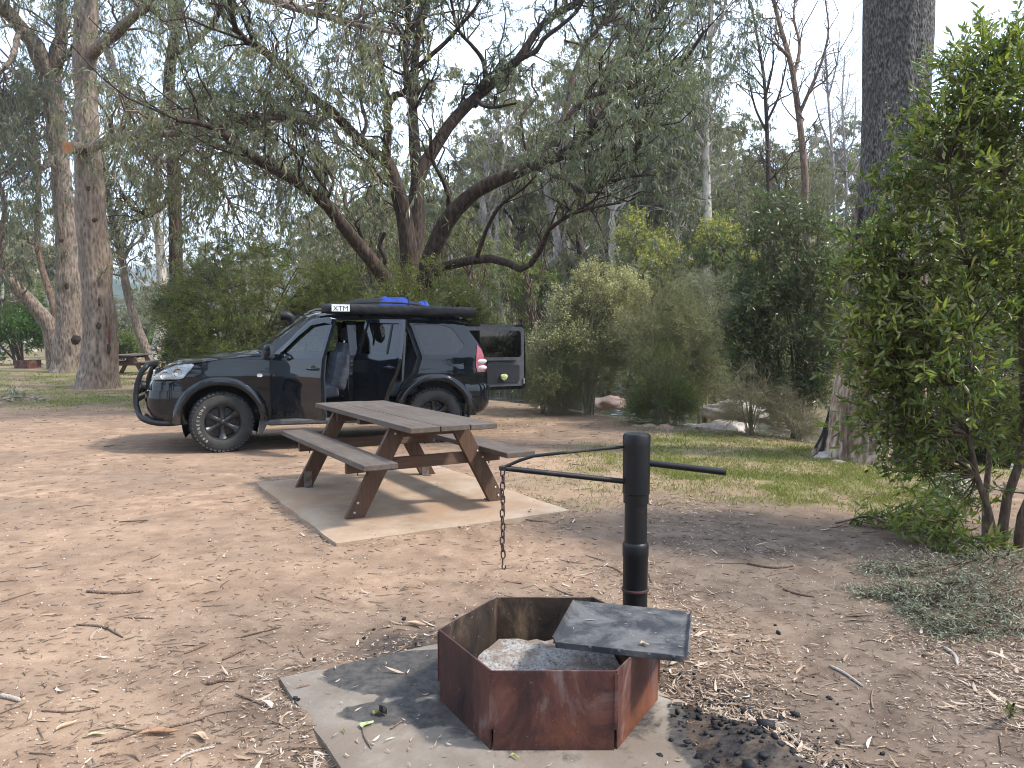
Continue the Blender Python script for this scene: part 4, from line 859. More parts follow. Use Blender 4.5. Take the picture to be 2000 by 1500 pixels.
# underbody, cabin
m = MB(); m.box((1.55, 0, 0.44), (3.6, 1.5, 0.12)); m.box((0.0, 0, 0.75), (0.9, 0.96, 0.5)); m.build('chassis', DARK, car, 0)
m = MB(); m.box((1.9, 0, 0.515), (3.0, 1.62, 0.03)); m.build('cabin_floor', TRIM, car, 0)
m = MB(); m.prism([(0.5, 0.5), (0.5, 1.22), (0.62, 1.26), (0.86, 1.24), (0.95, 1.12), (0.9, 0.9), (0.72, 0.7), (0.7, 0.5)], 'y', -0.8, 0.8); m.build('dashboard', TRIM, car, 35, 0.02)
st = MB(); ps = [(1.07 + 0.07 * math.sin(a) * 1.0, 0.38 + 0.185 * math.cos(a), 1.17 + 0.175 * math.sin(a)) for a in np.linspace(0, 2 * math.pi, 29)[:-1]]
st.tube(ps, 0.015, 8, closed=True); st.tube([(1.07, 0.38, 1.17), (0.88, 0.38, 1.06)], 0.035, 8); st.box((1.06, 0.38, 1.16), (0.04, 0.3, 0.05)); st.build('steering_wheel', PLAST, car, 60)
def soft(name, c, d, rot, parent, mat=SEATF, bev=0.05):
    m = MB(); m.box((0, 0, 0), d); o = m.build(name, mat, parent, 0, 0, c, rot); b = o.modifiers.new('b', 'BEVEL'); b.width = bev; b.segments = 4
    for p in o.data.polygons: p.use_smooth = True
    return o
for y in (-0.40, 0.40):
    s = empty('front_seat', (1.30, y, 0.52), 0, car)
    soft('cushion', (-0.05, 0, 0.2), (0.52, 0.50, 0.18), (0, -0.1, 0), s); soft('backrest', (0.29, 0, 0.55), (0.16, 0.48, 0.66), (0, 0.24, 0), s)
    for q in (-1, 1): soft('side_bolster', (0.24, q * 0.2, 0.5), (0.2, 0.1, 0.5), (0, 0.24, 0), s)
    soft('headrest', (0.40, 0, 1.0), (0.11, 0.27, 0.2), (0, 0.16, 0), s); m = MB()
    for q in (-0.06, 0.06): m.tube([(0.375, q, 0.82), (0.395, q, 0.93)], 0.007, 6)
    m.build('headrest_posts', CHROME, s)
s = empty('rear_seat', (2.35, 0, 0.52), 0, car); soft('cushion', (0, 0, 0.22), (0.5, 1.35, 0.18), (0, -0.08, 0), s); soft('backrest', (0.30, 0, 0.55), (0.15, 1.35, 0.6), (0, 0.3, 0), s)
for y in (-0.42, 0.42): soft('headrest', (0.43, y, 0.92), (0.1, 0.26, 0.17), (0, 0.2, 0), s)
m = MB(); m.tube([(1.72, -0.70, 1.62), (1.73, -0.72, 1.45), (1.74, -0.74, 1.28)], 0.012, 8); m.build('grab_handle', GREYPL, car)
m = MB(); m.tube([(2.42, -0.70, 1.55), (2.38, -0.74, 1.1), (2.34, -0.80, 0.62)], 0.02, 4); m.build('seat_belt', GREYPL, car)
m = MB(); m.prism([(2.6, 0.53), (3.45, 0.53), (3.45, 1.1), (2.7, 1.1)], 'y', -0.7, 0.7); m.build('cargo', TRIM, car, 0, 0.05)
# bull bar
m = MB(); half = [(-0.42, 0.80, 0.395), (-0.62, 0.84, 0.385), (-0.80, 0.82, 0.40), (-0.95, 0.72, 0.455), (-1.02, 0.56, 0.55), (-1.045, 0.5, 0.66), (-1.03, 0.48, 0.85), (-0.975, 0.47, 1.02), (-0.925, 0.455, 1.085)]
pth = spl(half, 34); top = spl([half[-1], (-0.91, 0.40, 1.115), (-0.905, 0.30, 1.12)], 6)
bb = [(x, -y, z) for x, y, z in pth] + [(x, -y, z) for x, y, z in top[1:]] + [(x, y, z) for x, y, z in top[::-1]] + [(x, y, z) for x, y, z in pth[::-1][1:]]
m.tube(bb, 0.034, 14); bbo = m.build('bull_bar', PLAST, car, 60)
m = MB(); m.tube([(-1.04, -0.5, 0.66), (-1.06, 0, 0.66), (-1.04, 0.5, 0.66)], 0.03, 12); m.build('cross_tube', PLAST, bbo, 60)
m = MB(); m.tube([(-0.80, -0.8, 0.40), (-0.94, -0.5, 0.44), (-0.97, 0, 0.45), (-0.94, 0.5, 0.44), (-0.80, 0.8, 0.40)], 0.032, 12); m.build('lower_tube', PLAST, bbo, 60)
for y in (-0.24, 0.24):
    m = MB(); m.lathe([(0.0, 0.05), (0.06, 0.045), (0.085, 0.0), (0.085, -0.03), (0.0, -0.032)], 18, 'x', (-1.06, y, 0.80)); m.build('driving_lamp', PLAST, bbo)
m = MB(); m.tube([(-0.94, -0.50, 0.84), (-0.90, -0.53, 0.78), (-0.93, -0.52, 0.72), (-0.90, -0.5, 0.66), (-0.93, -0.49, 0.60)], 0.006, 6); m.build('cable', PLAST, bbo, 60)
# snorkel on the far pillar
m = MB(); m.tube(spl([(0.30, 0.965, 1.12), (0.40, 0.97, 1.24), (0.52, 0.955, 1.33), (0.80, 0.89, 1.53), (0.92, 0.865, 1.62), (0.95, 0.86, 1.68)], 16), 0.045, 12); sn = m.build('snorkel', PLAST, car, 60)
m = MB(); m.tube(spl([(0.95, 0.86, 1.665), (0.94, 0.86, 1.745), (0.88, 0.86, 1.795), (0.78, 0.86, 1.80)], 12), [0.05, 0.055, 0.06, 0.062, 0.065, 0.07, 0.072, 0.075, 0.077, 0.078, 0.079, 0.08], 16); m.build('air_ram', PLAST, sn, 60)
m = MB(); m.prism([(1.0, 1.70), (1.08, 1.74), (1.12, 1.80), (1.02, 1.78)], 'y', 0.84, 0.89); m.build('bracket', PLAST, sn, 30, 0.01)
# wheels
TR, TW2 = 0.39, 0.133
prof = [(0.222, -0.105), (0.235, -0.12), (0.27, -0.132), (0.315, -0.134), (0.352, -0.122), (0.376, -0.108), (0.382, -0.09), (0.384, 0.0), (0.382, 0.09), (0.376, 0.108), (0.352, 0.122), (0.315, 0.134), (0.27, 0.132), (0.235, 0.12), (0.222, 0.105)]
q = MB(); q.lathe(prof, 72, 'y', closed=True); tyre_me = q.mesh('tyre', TYRE, 50)
q = MB()
for k in range(44):
    a = 2 * math.pi * k / 44; Rm = Matrix.Rotation(-a, 3, 'Y')
    for s in (-1, 1):
        a2 = a + (math.pi / 44 if s > 0 else 0); Rm = Matrix.Rotation(-a2, 3, 'Y')
        for (yy, rr, dx, dy, dz, tl_) in ((s * 0.108, 0.376, 0.034, 0.042, 0.02, s * 0.55), (s * 0.066, 0.387, 0.036, 0.036, 0.014, 0.0), (s * 0.022, 0.388, 0.032, 0.034, 0.013, 0.0)):
            loc = Rm @ Vector((rr, yy, 0)); R2 = Rm @ Matrix.Rotation(tl_, 3, 'Z'); q.box(loc, (dz, dy, dx), R2)
tread_me = q.mesh('tread', TYRE, 0)
q = MB(); q.lathe([(0.20, 0.1), (0.226, 0.1), (0.23, -0.108), (0.222, -0.112), (0.212, -0.10), (0.205, -0.06), (0.2, 0.05)], 48, 'y', closed=True)
q.lathe([(0.0, -0.015), (0.19, -0.005), (0.19, 0.005), (0.0, 0.01)], 32, 'y'); rim_me = q.mesh('rim', ALLOY, 40)
def spoke():
    q = MB(); P = []
    for r, w, y in ((0.04, 0.036, -0.068), (0.085, 0.03, -0.064), (0.13, 0.03, -0.062), (0.175, 0.04, -0.072), (0.212, 0.054, -0.09)):
        P.append([(r, y + 0.045, -w * 1.05), (r, y + 0.006, -w), (r, y - 0.004, -w * 0.6), (r, y - 0.006, 0), (r, y - 0.004, w * 0.6), (r, y + 0.006, w), (r, y + 0.045, w * 1.05)])
    q.grid(P); return q.mesh('spoke', ALLOY, 50)
spoke_me = spoke()
q = MB(); q.lathe([(0.0, -0.088), (0.025, -0.087), (0.034, -0.08), (0.036, -0.06), (0.06, -0.058)], 24, 'y'); cap_me = q.mesh('hub_cap', ALLOY, 40)
q = MB(); q.lathe([(0.0, -0.088), (0.007, -0.086), (0.0105, -0.078), (0.0105, -0.055)], 6, 'y'); nut_me = q.mesh('wheel_nut', BLACKSTEEL, 30)
q = MB(); q.lathe([(0.05, 0.0), (0.165, 0.0), (0.165, 0.02), (0.05, 0.02)], 28, 'y', closed=True); disc_me = q.mesh('brake_disc', plain('brake_steel', (0.16, 0.15, 0.14), 0.5, 0.5, 0.6), 40)
def text_mesh(name, body, size, mat, ext=0.0008):
    cu = bpy.data.curves.new(name, 'FONT'); cu.body = body; cu.size = size; cu.align_x = 'CENTER'; cu.extrude = ext; cu.resolution_u = 2
    o = bpy.data.objects.new(name, cu); COL.objects.link(o); dg = bpy.context.evaluated_depsgraph_get(); me = bpy.data.meshes.new_from_object(o.evaluated_get(dg)); bpy.data.objects.remove(o)
    me.materials.clear(); me.materials.append(mat); return me
LETTER = plain('worn_white_lettering', (0.46, 0.43, 0.37), 0.8, 0.2, var=0.4, scale=50)
def tyre_letters():
    V, F = [], []; word = 'BRIDGESTONE'
    for i, chh in enumerate(word):
        me = text_mesh('letter', chh, 0.046, LETTER); a = math.radians(228 - i * 9.2)   # up the left flank
        for v in me.vertices:
            lx, ly = v.co.x * 0.95, v.co.y; r = 0.285 + ly; x, z = r * math.cos(a) + lx * math.sin(a), r * math.sin(a) - lx * math.cos(a)
            V.append((x, -0.1355 - v.co.z, z))
        o = len(V) - len(me.vertices); F += [tuple(q + o for q in p.vertices) for p in me.polygons]
    me = bpy.data.meshes.new('tyre_lettering'); me.from_pydata(V, [], F); me.materials.append(LETTER); return me
let_me = tyre_letters()
for (x, s) in ((0, -1), (BX, -1), (0, 1), (BX, 1)):
    w = empty('wheel', (x, s * (0.93 - TW2), 0.383), 0, car)
    base = (math.pi if s > 0 else 0) + (math.radians(11) if x == 0 else 0)
    w.rotation_euler = (0, 0, base)
    for nm, me in (('tyre', tyre_me), ('tread', tread_me), ('rim', rim_me), ('hub_cap', cap_me), ('brake_disc', disc_me)): link(nm, me, w)
    for k in range(6):
        link('spoke', spoke_me, w, (0, 0, 0), (0, math.radians(60 * k + 30), 0)); a = math.radians(60 * k); link('wheel_nut', nut_me, w, (0.07 * math.cos(a), 0, 0.07 * math.sin(a)))
    if s < 0 and x == 0: link('tyre_lettering', let_me, w)
# awning and roof luggage: things tied to the roof
def car_pt(x, y, z): return Matrix.Translation(Vector(CAR_O)) @ Matrix.Rotation(CAR_A, 4, 'Z') @ Matrix.Translation((x, y, z))
aw = empty('rolled_awning'); aw.matrix_world = car_pt(1.28, -0.80, 1.86); tag(aw, 'black rolled awning bag clamped along the near roof edge', 'awning')
P = []
for i, u in enumerate(np.linspace(0, 2.12, 60)):
    row = []
    for j in range(20):
        a = 2 * math.pi * j / 20; ca, sa = math.cos(a), math.sin(a)
        r = 0.071 * (1 + 0.06 * math.sin(u * 21 + a * 2 + 2 * math.sin(u * 7)) + 0.035 * math.sin(u * 43 - a * 3) + 0.03 * math.sin(a * 5 + u * 9))
        row.append((u, r * 0.85 * math.copysign(abs(ca) ** 0.7, ca), r * 0.98 * math.copysign(abs(sa) ** 0.7, sa) - u * 0.016))
    P.append(row + [row[0]])
m = MB(); m.grid(P); m.add(P[0][:-1], [tuple(range(20))]); m.add(P[-1][:-1], [tuple(range(20))]); m.build('bag', CANVAS, aw, 60)
m = MB(); m.box((0.245, -0.083, 0.005), (0.235, 0.004, 0.092)); lp = m.build('logo_patch', WHITEP, aw, 0)
lo = link('logo_lettering', text_mesh('logo_lettering', 'XTM', 0.10, CANVAS), lp, (0.245, -0.0862, -0.031), (math.pi / 2, 0, 0)); lo.scale = (0.98, 0.92, 1)
for x in (0.55, 1.6):
    m = MB(); m.box((x, 0.1, -0.06), (0.06, 0.2, 0.03)); m.build('bracket', PLAST, aw, 0)
lug = empty('roof_luggage'); lug.matrix_world = car_pt(2.2, -0.12, 1.9); tag(lug, 'black and blue bag strapped on the roof of the four-wheel drive', 'luggage')
def heap(name, mat, c, d, seed, parent, k=18):
    P = []; 
    for i in range(k):
        row = []
        for j in range(k):
            u, v = i / (k - 1) * 2 - 1, j / (k - 1) * 2 - 1; e = (1 - abs(u) ** 3.5) * (1 - abs(v) ** 3.5)
            row.append((c[0] + d[0] / 2 * u, c[1] + d[1] / 2 * v, c[2] + d[2] * e * (0.6 + 0.7 * float(fbm(u * 2.6 + seed, v * 2.6 + seed, seed, 4)))))
        P.append(row)
    m = MB(); m.grid(P); return m.build(name, mat, parent, 60)
heap('bag', CANVAS, (0.0, 0, -0.03), (1.45, 0.75, 0.15), 3, lug, 26); heap('cover', BLUEF, (0.12, -0.1, 0.0), (0.62, 0.5, 0.145), 6, lug); heap('cover', BLUEF, (0.56, -0.12, -0.03), (0.2, 0.3, 0.13), 9, lug)
m = MB()
m.tube(spl([(-0.72, -0.2, 0.0), (-0.3, -0.33, 0.055), (0.3, -0.36, 0.05), (0.72, -0.2, 0.0)], 14), 0.012, 6); m.tube(spl([(0.30, -0.4, 0.0), (0.35, -0.2, 0.13), (0.36, 0.1, 0.14), (0.36, 0.38, 0.0)], 12), 0.014, 6); m.build('strap', CANVAS, lug, 60)
# ================================================================ VEGETATION
EUC = leafmat('gum_leaf', ((0.07, 0.085, 0.05), (0.12, 0.142, 0.086), (0.19, 0.205, 0.135)), 0.4, 0.42, 0.45)
EUC2 = leafmat('gum_leaf_hanging', ((0.07, 0.09, 0.055), (0.13, 0.155, 0.09), (0.21, 0.225, 0.125), (0.27, 0.215, 0.12)), 0.42, 0.42, 0.45, big=0.2)
EUCFAR = leafmat('hill_gum_leaf', ((0.115, 0.115, 0.062), (0.185, 0.182, 0.104), (0.265, 0.25, 0.158)), 0.42, 0.6, 0.2, scale=0.25)
WATTLE = leafmat('dark_wattle_leaf', ((0.03, 0.048, 0.016), (0.066, 0.096, 0.032), (0.14, 0.175, 0.07)), 0.32, 0.32, 0.55)
OLIVE = leafmat('olive_wattle_leaf', ((0.065, 0.088, 0.02), (0.13, 0.16, 0.036), (0.23, 0.25, 0.065)), 0.4, 0.4, 0.4)
ACACIA = leafmat('near_acacia_leaf', ((0.035, 0.065, 0.015), (0.07, 0.12, 0.022), (0.11, 0.17, 0.032), (0.17, 0.235, 0.045), (0.24, 0.29, 0.07), (0.2, 0.26, 0.055), (0.25, 0.2, 0.08)), 0.45, 0.33, 0.5, big=0.2)
FINE = leafmat('tea_tree_leaf', ((0.095, 0.112, 0.045), (0.16, 0.178, 0.078), (0.25, 0.255, 0.13)), 0.35, 0.55, 0.3)
FINEG = leafmat('green_tea_tree_leaf', ((0.07, 0.1, 0.03), (0.13, 0.17, 0.05), (0.22, 0.25, 0.09)), 0.38, 0.5, 0.3)
GREYF = leafmat('grey_shrub_leaf', ((0.098, 0.112, 0.073), (0.161, 0.175, 0.119), (0.252, 0.259, 0.189)), 0.3, 0.6, 0.2)
CREAM = leafmat('cream_blossom', ((0.2, 0.2, 0.09), (0.36, 0.345, 0.19), (0.5, 0.47, 0.31)), 0.3, 0.7, 0.1)
YELLOW = leafmat('wattle_blossom', ((0.24, 0.23, 0.05), (0.36, 0.34, 0.08), (0.46, 0.43, 0.15)), 0.3, 0.7, 0.1)
BRIGHT = leafmat('bright_green_leaf', ((0.042, 0.098, 0.017), (0.084, 0.168, 0.028), (0.154, 0.238, 0.056)), 0.35, 0.5, 0.3)
SILVERL = leafmat('silver_fallen_leaf', ((0.13, 0.15, 0.095), (0.24, 0.265, 0.185), (0.4, 0.42, 0.33)), 0.15, 0.6, 0.3)
BK_DARK = barkmat('dark_furrowed_bark', (0.012, 0.008, 0.006), (0.035, 0.023, 0.017), (0.1, 0.07, 0.052), 1.2, 4)
BK_GREY = barkmat('grey_box_bark', (0.045, 0.032, 0.024), (0.145, 0.11, 0.085), (0.28, 0.225, 0.18), 1.0, 3.5, 1.0, ((0.1, 0.06, 0.042), 0.56, 0.68, 0.7), 0.05)
BK_PALE = barkmat('pale_smooth_bark', (0.22, 0.17, 0.13), (0.4, 0.35, 0.29), (0.56, 0.52, 0.46), 0.9, 2.5, 0.3, ((0.16, 0.09, 0.055), 0.58, 0.66, 0.5))
BK_CHAR = barkmat('charred_bark', (0.012, 0.011, 0.01), (0.06, 0.055, 0.051), (0.23, 0.215, 0.2), 4.0, 1.8, 1.0, None, 0.05)
BK_BURN = barkmat('burnt_butt_bark', (0.05, 0.03, 0.02), (0.22, 0.145, 0.095), (0.46, 0.38, 0.31), 1.4, 4.0, 0.9, ((0.02, 0.019, 0.019), 0.52, 0.58, 1.5), 0.05)
BK_RED = barkmat('red_peeling_bark', (0.04, 0.024, 0.017), (0.11, 0.07, 0.05), (0.25, 0.185, 0.145), 1.0, 4, 0.7)
BK_STEM = barkmat('brown_stem_bark', (0.04, 0.028, 0.02), (0.1, 0.07, 0.05), (0.17, 0.125, 0.09), 3.0, 4, 0.5)
BK_DEAD = barkmat('dead_grey_bark', (0.11, 0.09, 0.078), (0.22, 0.19, 0.17), (0.38, 0.35, 0.32), 1.0, 4, 0.4)
def px_limb(pts, r0, r1, d0, d1, K=16, rad=None, twist=0.0):
    """a limb traced on the photograph: pixel points, pixel radii at both ends, its distance at both ends"""
    n = len(pts); W = []
    for i, (u, v) in enumerate(pts):
        f = i / (n - 1); d = d0 + (d1 - d0) * f; r = (rad[i] if rad else r0 + (r1 - r0) * f) * d / 1500; q = at(u, v, d); W.append((*q, r))
    S = spl(W, K); S[:, 3] = np.maximum(S[:, 3], 0.004); return S
def limb_stack(limbs): return np.stack([l[:, :3] for l in limbs]), np.stack([l[:, 3] for l in limbs])
def rough_trunk(V, amp, seed):
    n = fbm(V[:, 0] * 9 + V[:, 1] * 7, V[:, 2] * 2.2, seed, 4) - 0.5; n2 = fbm(V[:, 0] * 2.1 - V[:, 1] * 2.7, V[:, 2] * 0.8, seed + 3, 3) - 0.5
    c = V.copy(); c[:, 0] += (n * 0.6 + n2) * amp; c[:, 1] += (n - n2) * amp * 0.6; return c
def crown_from(P, R, seed, n1, n2, n3, nl, L1=(0.8, 1.9), L2=(0.4, 0.9), L3=(0.25, 0.55), leaf=(0.13, 0.2), lw=(0.016, 0.026), t0=0.25, up=0.15, droop=0.9, bias=None, ldroop=1.0):
    rng = np.random.default_rng(seed)
    b1, r1 = sprout(P, R, n1, rng, t0, 1.0, L1, (0.35, 1.15), up, 0.1, 0.5, 6, 0.5, 0.007, bias)
    b2, r2 = sprout(b1, r1, n2, rng, 0.25, 1.0, L2, (0.3, 1.1), 0.05, 0.25, 0.5, 5, 0.6, 0.004)
    b3, r3 = sprout(b2, r2, n3, rng, 0.2, 1.0, L3, (0.3, 1.2), 0.0, droop, 0.35, 4, 0.6, 0.0025)
    lf = leaves(b3, nl, rng, leaf, lw, 0.1, ldroop, 0.5, 0.35)
    br = merge([tubes(b1, r1, 5), tubes(b2, r2, 4), tubes(b3, r3, 3)]); return br, lf
def tree(name, label, limbs, bark, leafm, seed, crown=None, cat='tree', group=None, sides=12, trunk_n=None, limb_bark=None, rough=0.0, bare=None):
    """limbs: list of (K,4); the first trunk_n make the trunk"""
    base = limbs[0][0, :3]; root = empty(name, tuple(base)); tag(root, label, cat, group)
    k = trunk_n or 1
    def part(nm, ls, mat, S):
        V, F = merge([tubes(l[None, :, :3], l[None, :, 3], S) for l in ls])
        if rough: V = rough_trunk(V, rough, seed)
        return link(nm, mesh_np(nm, V - base, F, mat, True), root)
    part('trunk', limbs[:k], bark, sides)
    for l in limbs[k:]: part('limb', [l], limb_bark or bark, max(8, sides - 4))
    if crown or bare:
        Ks = max(len(l) for l in limbs); P = np.stack([spl(l[:, :3], Ks) for l in limbs]); R = np.stack([spl(l[:, 3:], Ks)[:, 0] for l in limbs])
        kw = dict(crown or bare); kw['bias'] = np.array(kw.pop('w')) if 'w' in kw else None
        (bv, bf), lf = crown_from(P, R, seed, **kw)
        link('branches', mesh_np('branches', bv - base, bf, limb_bark or bark), root)
        if crown: lf = (lf[0] - base, *lf[1:]); link('crown', leafmesh('crown', lf, leafm), root)
    return root
# ---------------------------------------------------------------- the big spreading gum behind the vehicle
D = 17.0
LM = [px_limb([(800, 800), (800, 650), (799, 560), (798, 490), (791, 432), (778, 378), (762, 330), (751, 310)], 27, 17, D, D),
      px_limb([(812, 800), (812, 650), (811, 560), (809, 490), (812, 405), (818, 342), (832, 315), (850, 288), (872, 252), (899, 220), (931, 189), (967, 157), (1003, 126), (1030, 90), (1052, 54), (1088, 27), (1129, 5), (1190, -40)], 24, 6, D + .3, D + 1.5, 26),
      px_limb([(790, 800), (785, 640), (772, 580), (747, 540), (710, 490), (670, 441), (634, 396), (593, 365), (548, 338), (499, 311), (450, 270), (400, 243), (345, 235)], 24, 6, D - .3, D - 4.5, 24),
      px_limb([(1093, 306), (1140, 250), (1190, 170), (1240, 90), (1290, 20), (1330, -60)], 9, 3, D - 1.2, D + 1.5, 24),
      px_limb([(1048, 321), (1100, 230), (1120, 150), (1150, 80), (1200, 20), (1230, -50)], 9, 3, D - 1.0, D + 2.5, 24),
      px_limb([(820, 800), (822, 650), (828, 560), (838, 512), (854, 472), (872, 432), (899, 400), (931, 373), (971, 351), (1012, 335), (1048, 319), (1093, 306), (1129, 279), (1160, 243), (1192, 211), (1232, 189), (1268, 171), (1300, 153), (1340, 115), (1375, 60)], 28, 4, D - .2, D - 3, 28)]
lim = [([(751, 312), (724, 292), (679, 252), (652, 220), (625, 202), (598, 180), (571, 153), (540, 126), (512, 94), (476, 76), (454, 40), (449, 0), (445, -60)], 15, 6, D, D - 2.5),
       ([(752, 316), (755, 292), (758, 252), (755, 211), (773, 185), (791, 180), (796, 153), (789, 112), (796, 67), (798, 22), (796, -60)], 12, 5, D, D - 1),
       ([(758, 190), (750, 165), (746, 144), (742, 112), (733, 90)], 8, 6, D - .2, D - .4),
       ([(796, 146), (832, 117), (872, 81), (895, 54), (925, 20), (960, -40)], 7, 3, D - .6, D - 1.4),
       ([(818, 600), (818, 486), (816, 360), (809, 270), (807, 193), (812, 100), (830, 0), (840, -90)], 20, 6, D + .9, D + 1.8),
       ([(1003, 124), (1030, 108), (1048, 99), (1066, 72), (1102, 45), (1129, 18), (1150, -30)], 8, 4, D + 1, D + .6),
       ([(949, 170), (944, 121), (922, 90), (895, 58), (880, 0)], 7, 3, D + .8, D),
       ([(931, 196), (945, 207), (970, 209), (1007, 202)], 6, 3, D + .7, D - .3),
       ([(1070, 312), (1093, 265), (1115, 220), (1142, 193), (1178, 180), (1205, 175), (1255, 166), (1310, 130)], 10, 3, D - 1.6, D - 1),
       ([(1093, 306), (1142, 304), (1192, 292), (1241, 290), (1255, 256), (1264, 225)], 9, 3, D - 1.7, D - 4),
       ([(1040, 326), (1060, 330), (1088, 342), (1120, 364), (1147, 376), (1183, 360), (1223, 346), (1265, 342)], 10, 3, D - 1.5, D - 4.5),
       ([(1118, 362), (1138, 396), (1160, 418), (1175, 450)], 5, 2, D - 2.6, D - 3.4),
       ([(872, 432), (877, 405), (868, 360), (845, 310), (840, 250)], 8, 4, D - .6, D - 1.6),
       ([(832, 560), (850, 530), (881, 517), (922, 508), (976, 506), (1012, 526), (1039, 513), (1061, 477), (1070, 450), (1102, 427), (1142, 409), (1210, 396)], 15, 3, D - .6, D - 4.5),
       ([(931, 503), (953, 441), (980, 400), (1021, 369), (1050, 340)], 6, 2, D - 2, D - 3.5),
       ([(736, 530), (712, 490), (705, 460), (700, 446)], 7, 4, D - .8, D - 1.2),
       ([(748, 532), (752, 505), (742, 480), (752, 455)], 7, 5, D - .9, D - 1.2),
       ([(652, 222), (620, 235), (590, 215), (540, 240), (480, 250)], 6, 2, D - .9, D - 3),
       ([(700, 275), (715, 240), (705, 190), (712, 150), (700, 90)], 6, 2, D - .2, D + 1.5),
       ([(634, 398), (650, 350), (610, 300), (590, 270)], 5, 2, D - 2, D - 3)]
LM += [px_limb(p, a, b, d0, d1, 16) for p, a, b, d0, d1 in lim]
for l in LM: l[:, 3] = np.maximum(l[:, 3] * 0.74, 0.012)
wts = [0.15, 0.9, 0.7, 1.3, 1.2, 0.6] + [1.0, 1.1, 0.5, 1, 0.8, 1, 1, 0.3, 1.2, 1.1, 1.0, 0.6, 0.9, 0.55, 0.6, 0.1, 0.1, 1.3, 1.2, 1.2]
tree('spreading_gum_tree', 'large spreading dark-limbed gum tree behind the four-wheel drive', LM, BK_DARK, EUC, 4,
     dict(n1=520, n2=1350, n3=2800, nl=56000, w=wts, t0=0.5, up=0.75, L1=(0.5, 1.9), L2=(0.35, 0.8), L3=(0.18, 0.42), leaf=(0.09, 0.15), lw=(0.013, 0.022), droop=0.15, ldroop=0.7), trunk_n=6, rough=0.05)
# ---------------------------------------------------------------- the trunks on the left
A = [px_limb([(190, 775), (190, 750), (193, 715), (194, 660), (192, 600), (184, 500), (178, 400), (169, 290), (167, 150), (168, 0), (170, -150), (165, -330)], 0, 0, 22, 22, 110, [52, 40, 34, 31, 29, 28, 27, 22, 21, 21, 17, 9]),
     px_limb([(168, 292), (190, 283), (215, 274), (255, 262), (330, 262), (420, 245), (520, 222), (600, 235)], 11, 2.5, 22, 14),
     px_limb([(172, 112), (200, 84), (230, 62), (262, 30), (290, 10), (340, -40), (420, -90)], 12, 5, 22, 19),
     px_limb([(168, -90), (300, -80), (448, -34), (530, 0), (602, 22), (688, 47), (787, 66)], 15, 2.5, 22, 13.5),
     px_limb([(688, 47), (705, 25), (712, -20)], 4, 2, 15, 14.6),
     px_limb([(200, 84), (222, 130), (240, 190), (246, 240)], 5, 2.5, 21.5, 19.5),
     px_limb([(169, -140), (80, -190), (-40, -200), (-150, -150)], 11, 3, 22, 19)]
ta = tree('gum_tree', 'tall grey-barked gum with a sawn branch stub, nearest trunk at left', A, BK_GREY, EUC2, 11,
     dict(n1=190, n2=560, n3=1150, nl=21000, w=[0.12, 1.5, 0.9, 0.7, 0.2, 0.5, 0.6], t0=0.3, L1=(0.7, 2.0), L2=(0.5, 1.0), L3=(0.35, 0.8), leaf=(0.13, 0.21), lw=(0.02, 0.031), droop=0.6, ldroop=0.85, up=0.2), rough=0.16, sides=56)
st = px_limb([(166, 291), (150, 289), (134, 288)], 12, 11, 22, 20.9, 6); b0 = np.array(ta.location)
V, F = tubes(st[None, :, :3], st[None, :, 3], 12); o = link('sawn_stub', mesh_np('sawn_stub', V - b0, F, BK_GREY, True), ta)
e, d_ = st[-1, :3] - b0, nrm(st[-1, :3] - st[-2, :3]); m = MB(); q = Vector(d_).to_track_quat('Z', 'Y').to_matrix(); m.lathe([(0.0, 0.01), (st[-1, 3] * 0.98, 0.008), (st[-1, 3] * 0.98, -0.03)], 16); m.v = [tuple(q @ Vector(v) + Vector(e)) for v in m.v]; m.build('sawn_face', plain('sawn_wood', (0.42, 0.2, 0.09), 0.8, 0.2, scale=8), o)
B = [px_limb([(135, 745), (135, 722), (136, 680), (136, 600), (133, 500), (126, 400), (113, 300), (108, 220), (99, 140)], 0, 0, 30, 30, 100, [44, 32, 28, 24, 22, 19, 17, 17, 19]),
     px_limb([(102, 165), (70, 95), (40, 55), (15, 25), (-20, -10), (-70, -70), (-130, -150)], 17, 7, 30, 27), px_limb([(100, 160), (112, 100), (120, 60), (118, 0), (115, -80), (125, -180)], 15, 6, 30, 29),
     px_limb([(118, 0), (180, -70), (260, -100), (360, -110)], 8, 3, 29.5, 25), px_limb([(104, 150), (128, 112), (150, 100), (200, 60)], 6, 2, 30, 28), px_limb([(40, 55), (20, 120), (-20, 160), (-60, 220)], 6, 2, 29, 26),
     px_limb([(112, 300), (80, 330), (40, 320), (-10, 345)], 6, 2, 30, 27)]
tree('gum_tree', 'tall forked gum with a knot hole low on its trunk, second from left', B, BK_GREY, EUC, 21,
     dict(n1=200, n2=650, n3=1500, nl=22000, w=[0.12, 1, 1, 1.2, 1, 1.2, 1.4], t0=0.3, L1=(1.0, 2.6), L2=(0.6, 1.3), L3=(0.4, 0.9), leaf=(0.17, 0.28), lw=(0.022, 0.036), droop=1.1, ldroop=1.1, up=0.1), rough=0.2, sides=56)
Cc = [px_limb([(112, 730), (106, 690), (98, 640), (75, 608), (45, 575), (10, 535), (-30, 480), (-70, 400)], 17, 9, 33, 31), px_limb([(10, 535), (0, 470), (10, 400), (-10, 330), (5, 250), (-5, 180)], 6, 3, 31.5, 30)]
tree('leaning_gum_tree', 'pale gum trunk leaning out to the left from behind the forked gum', Cc, BK_GREY, EUC, 31, dict(n1=90, n2=360, n3=900, nl=12000, w=[0.5, 1.4], t0=0.5, L1=(1.0, 2.4), L2=(0.6, 1.2), leaf=(0.18, 0.28), lw=(0.025, 0.04), droop=1.0, ldroop=1.3), rough=0.08)
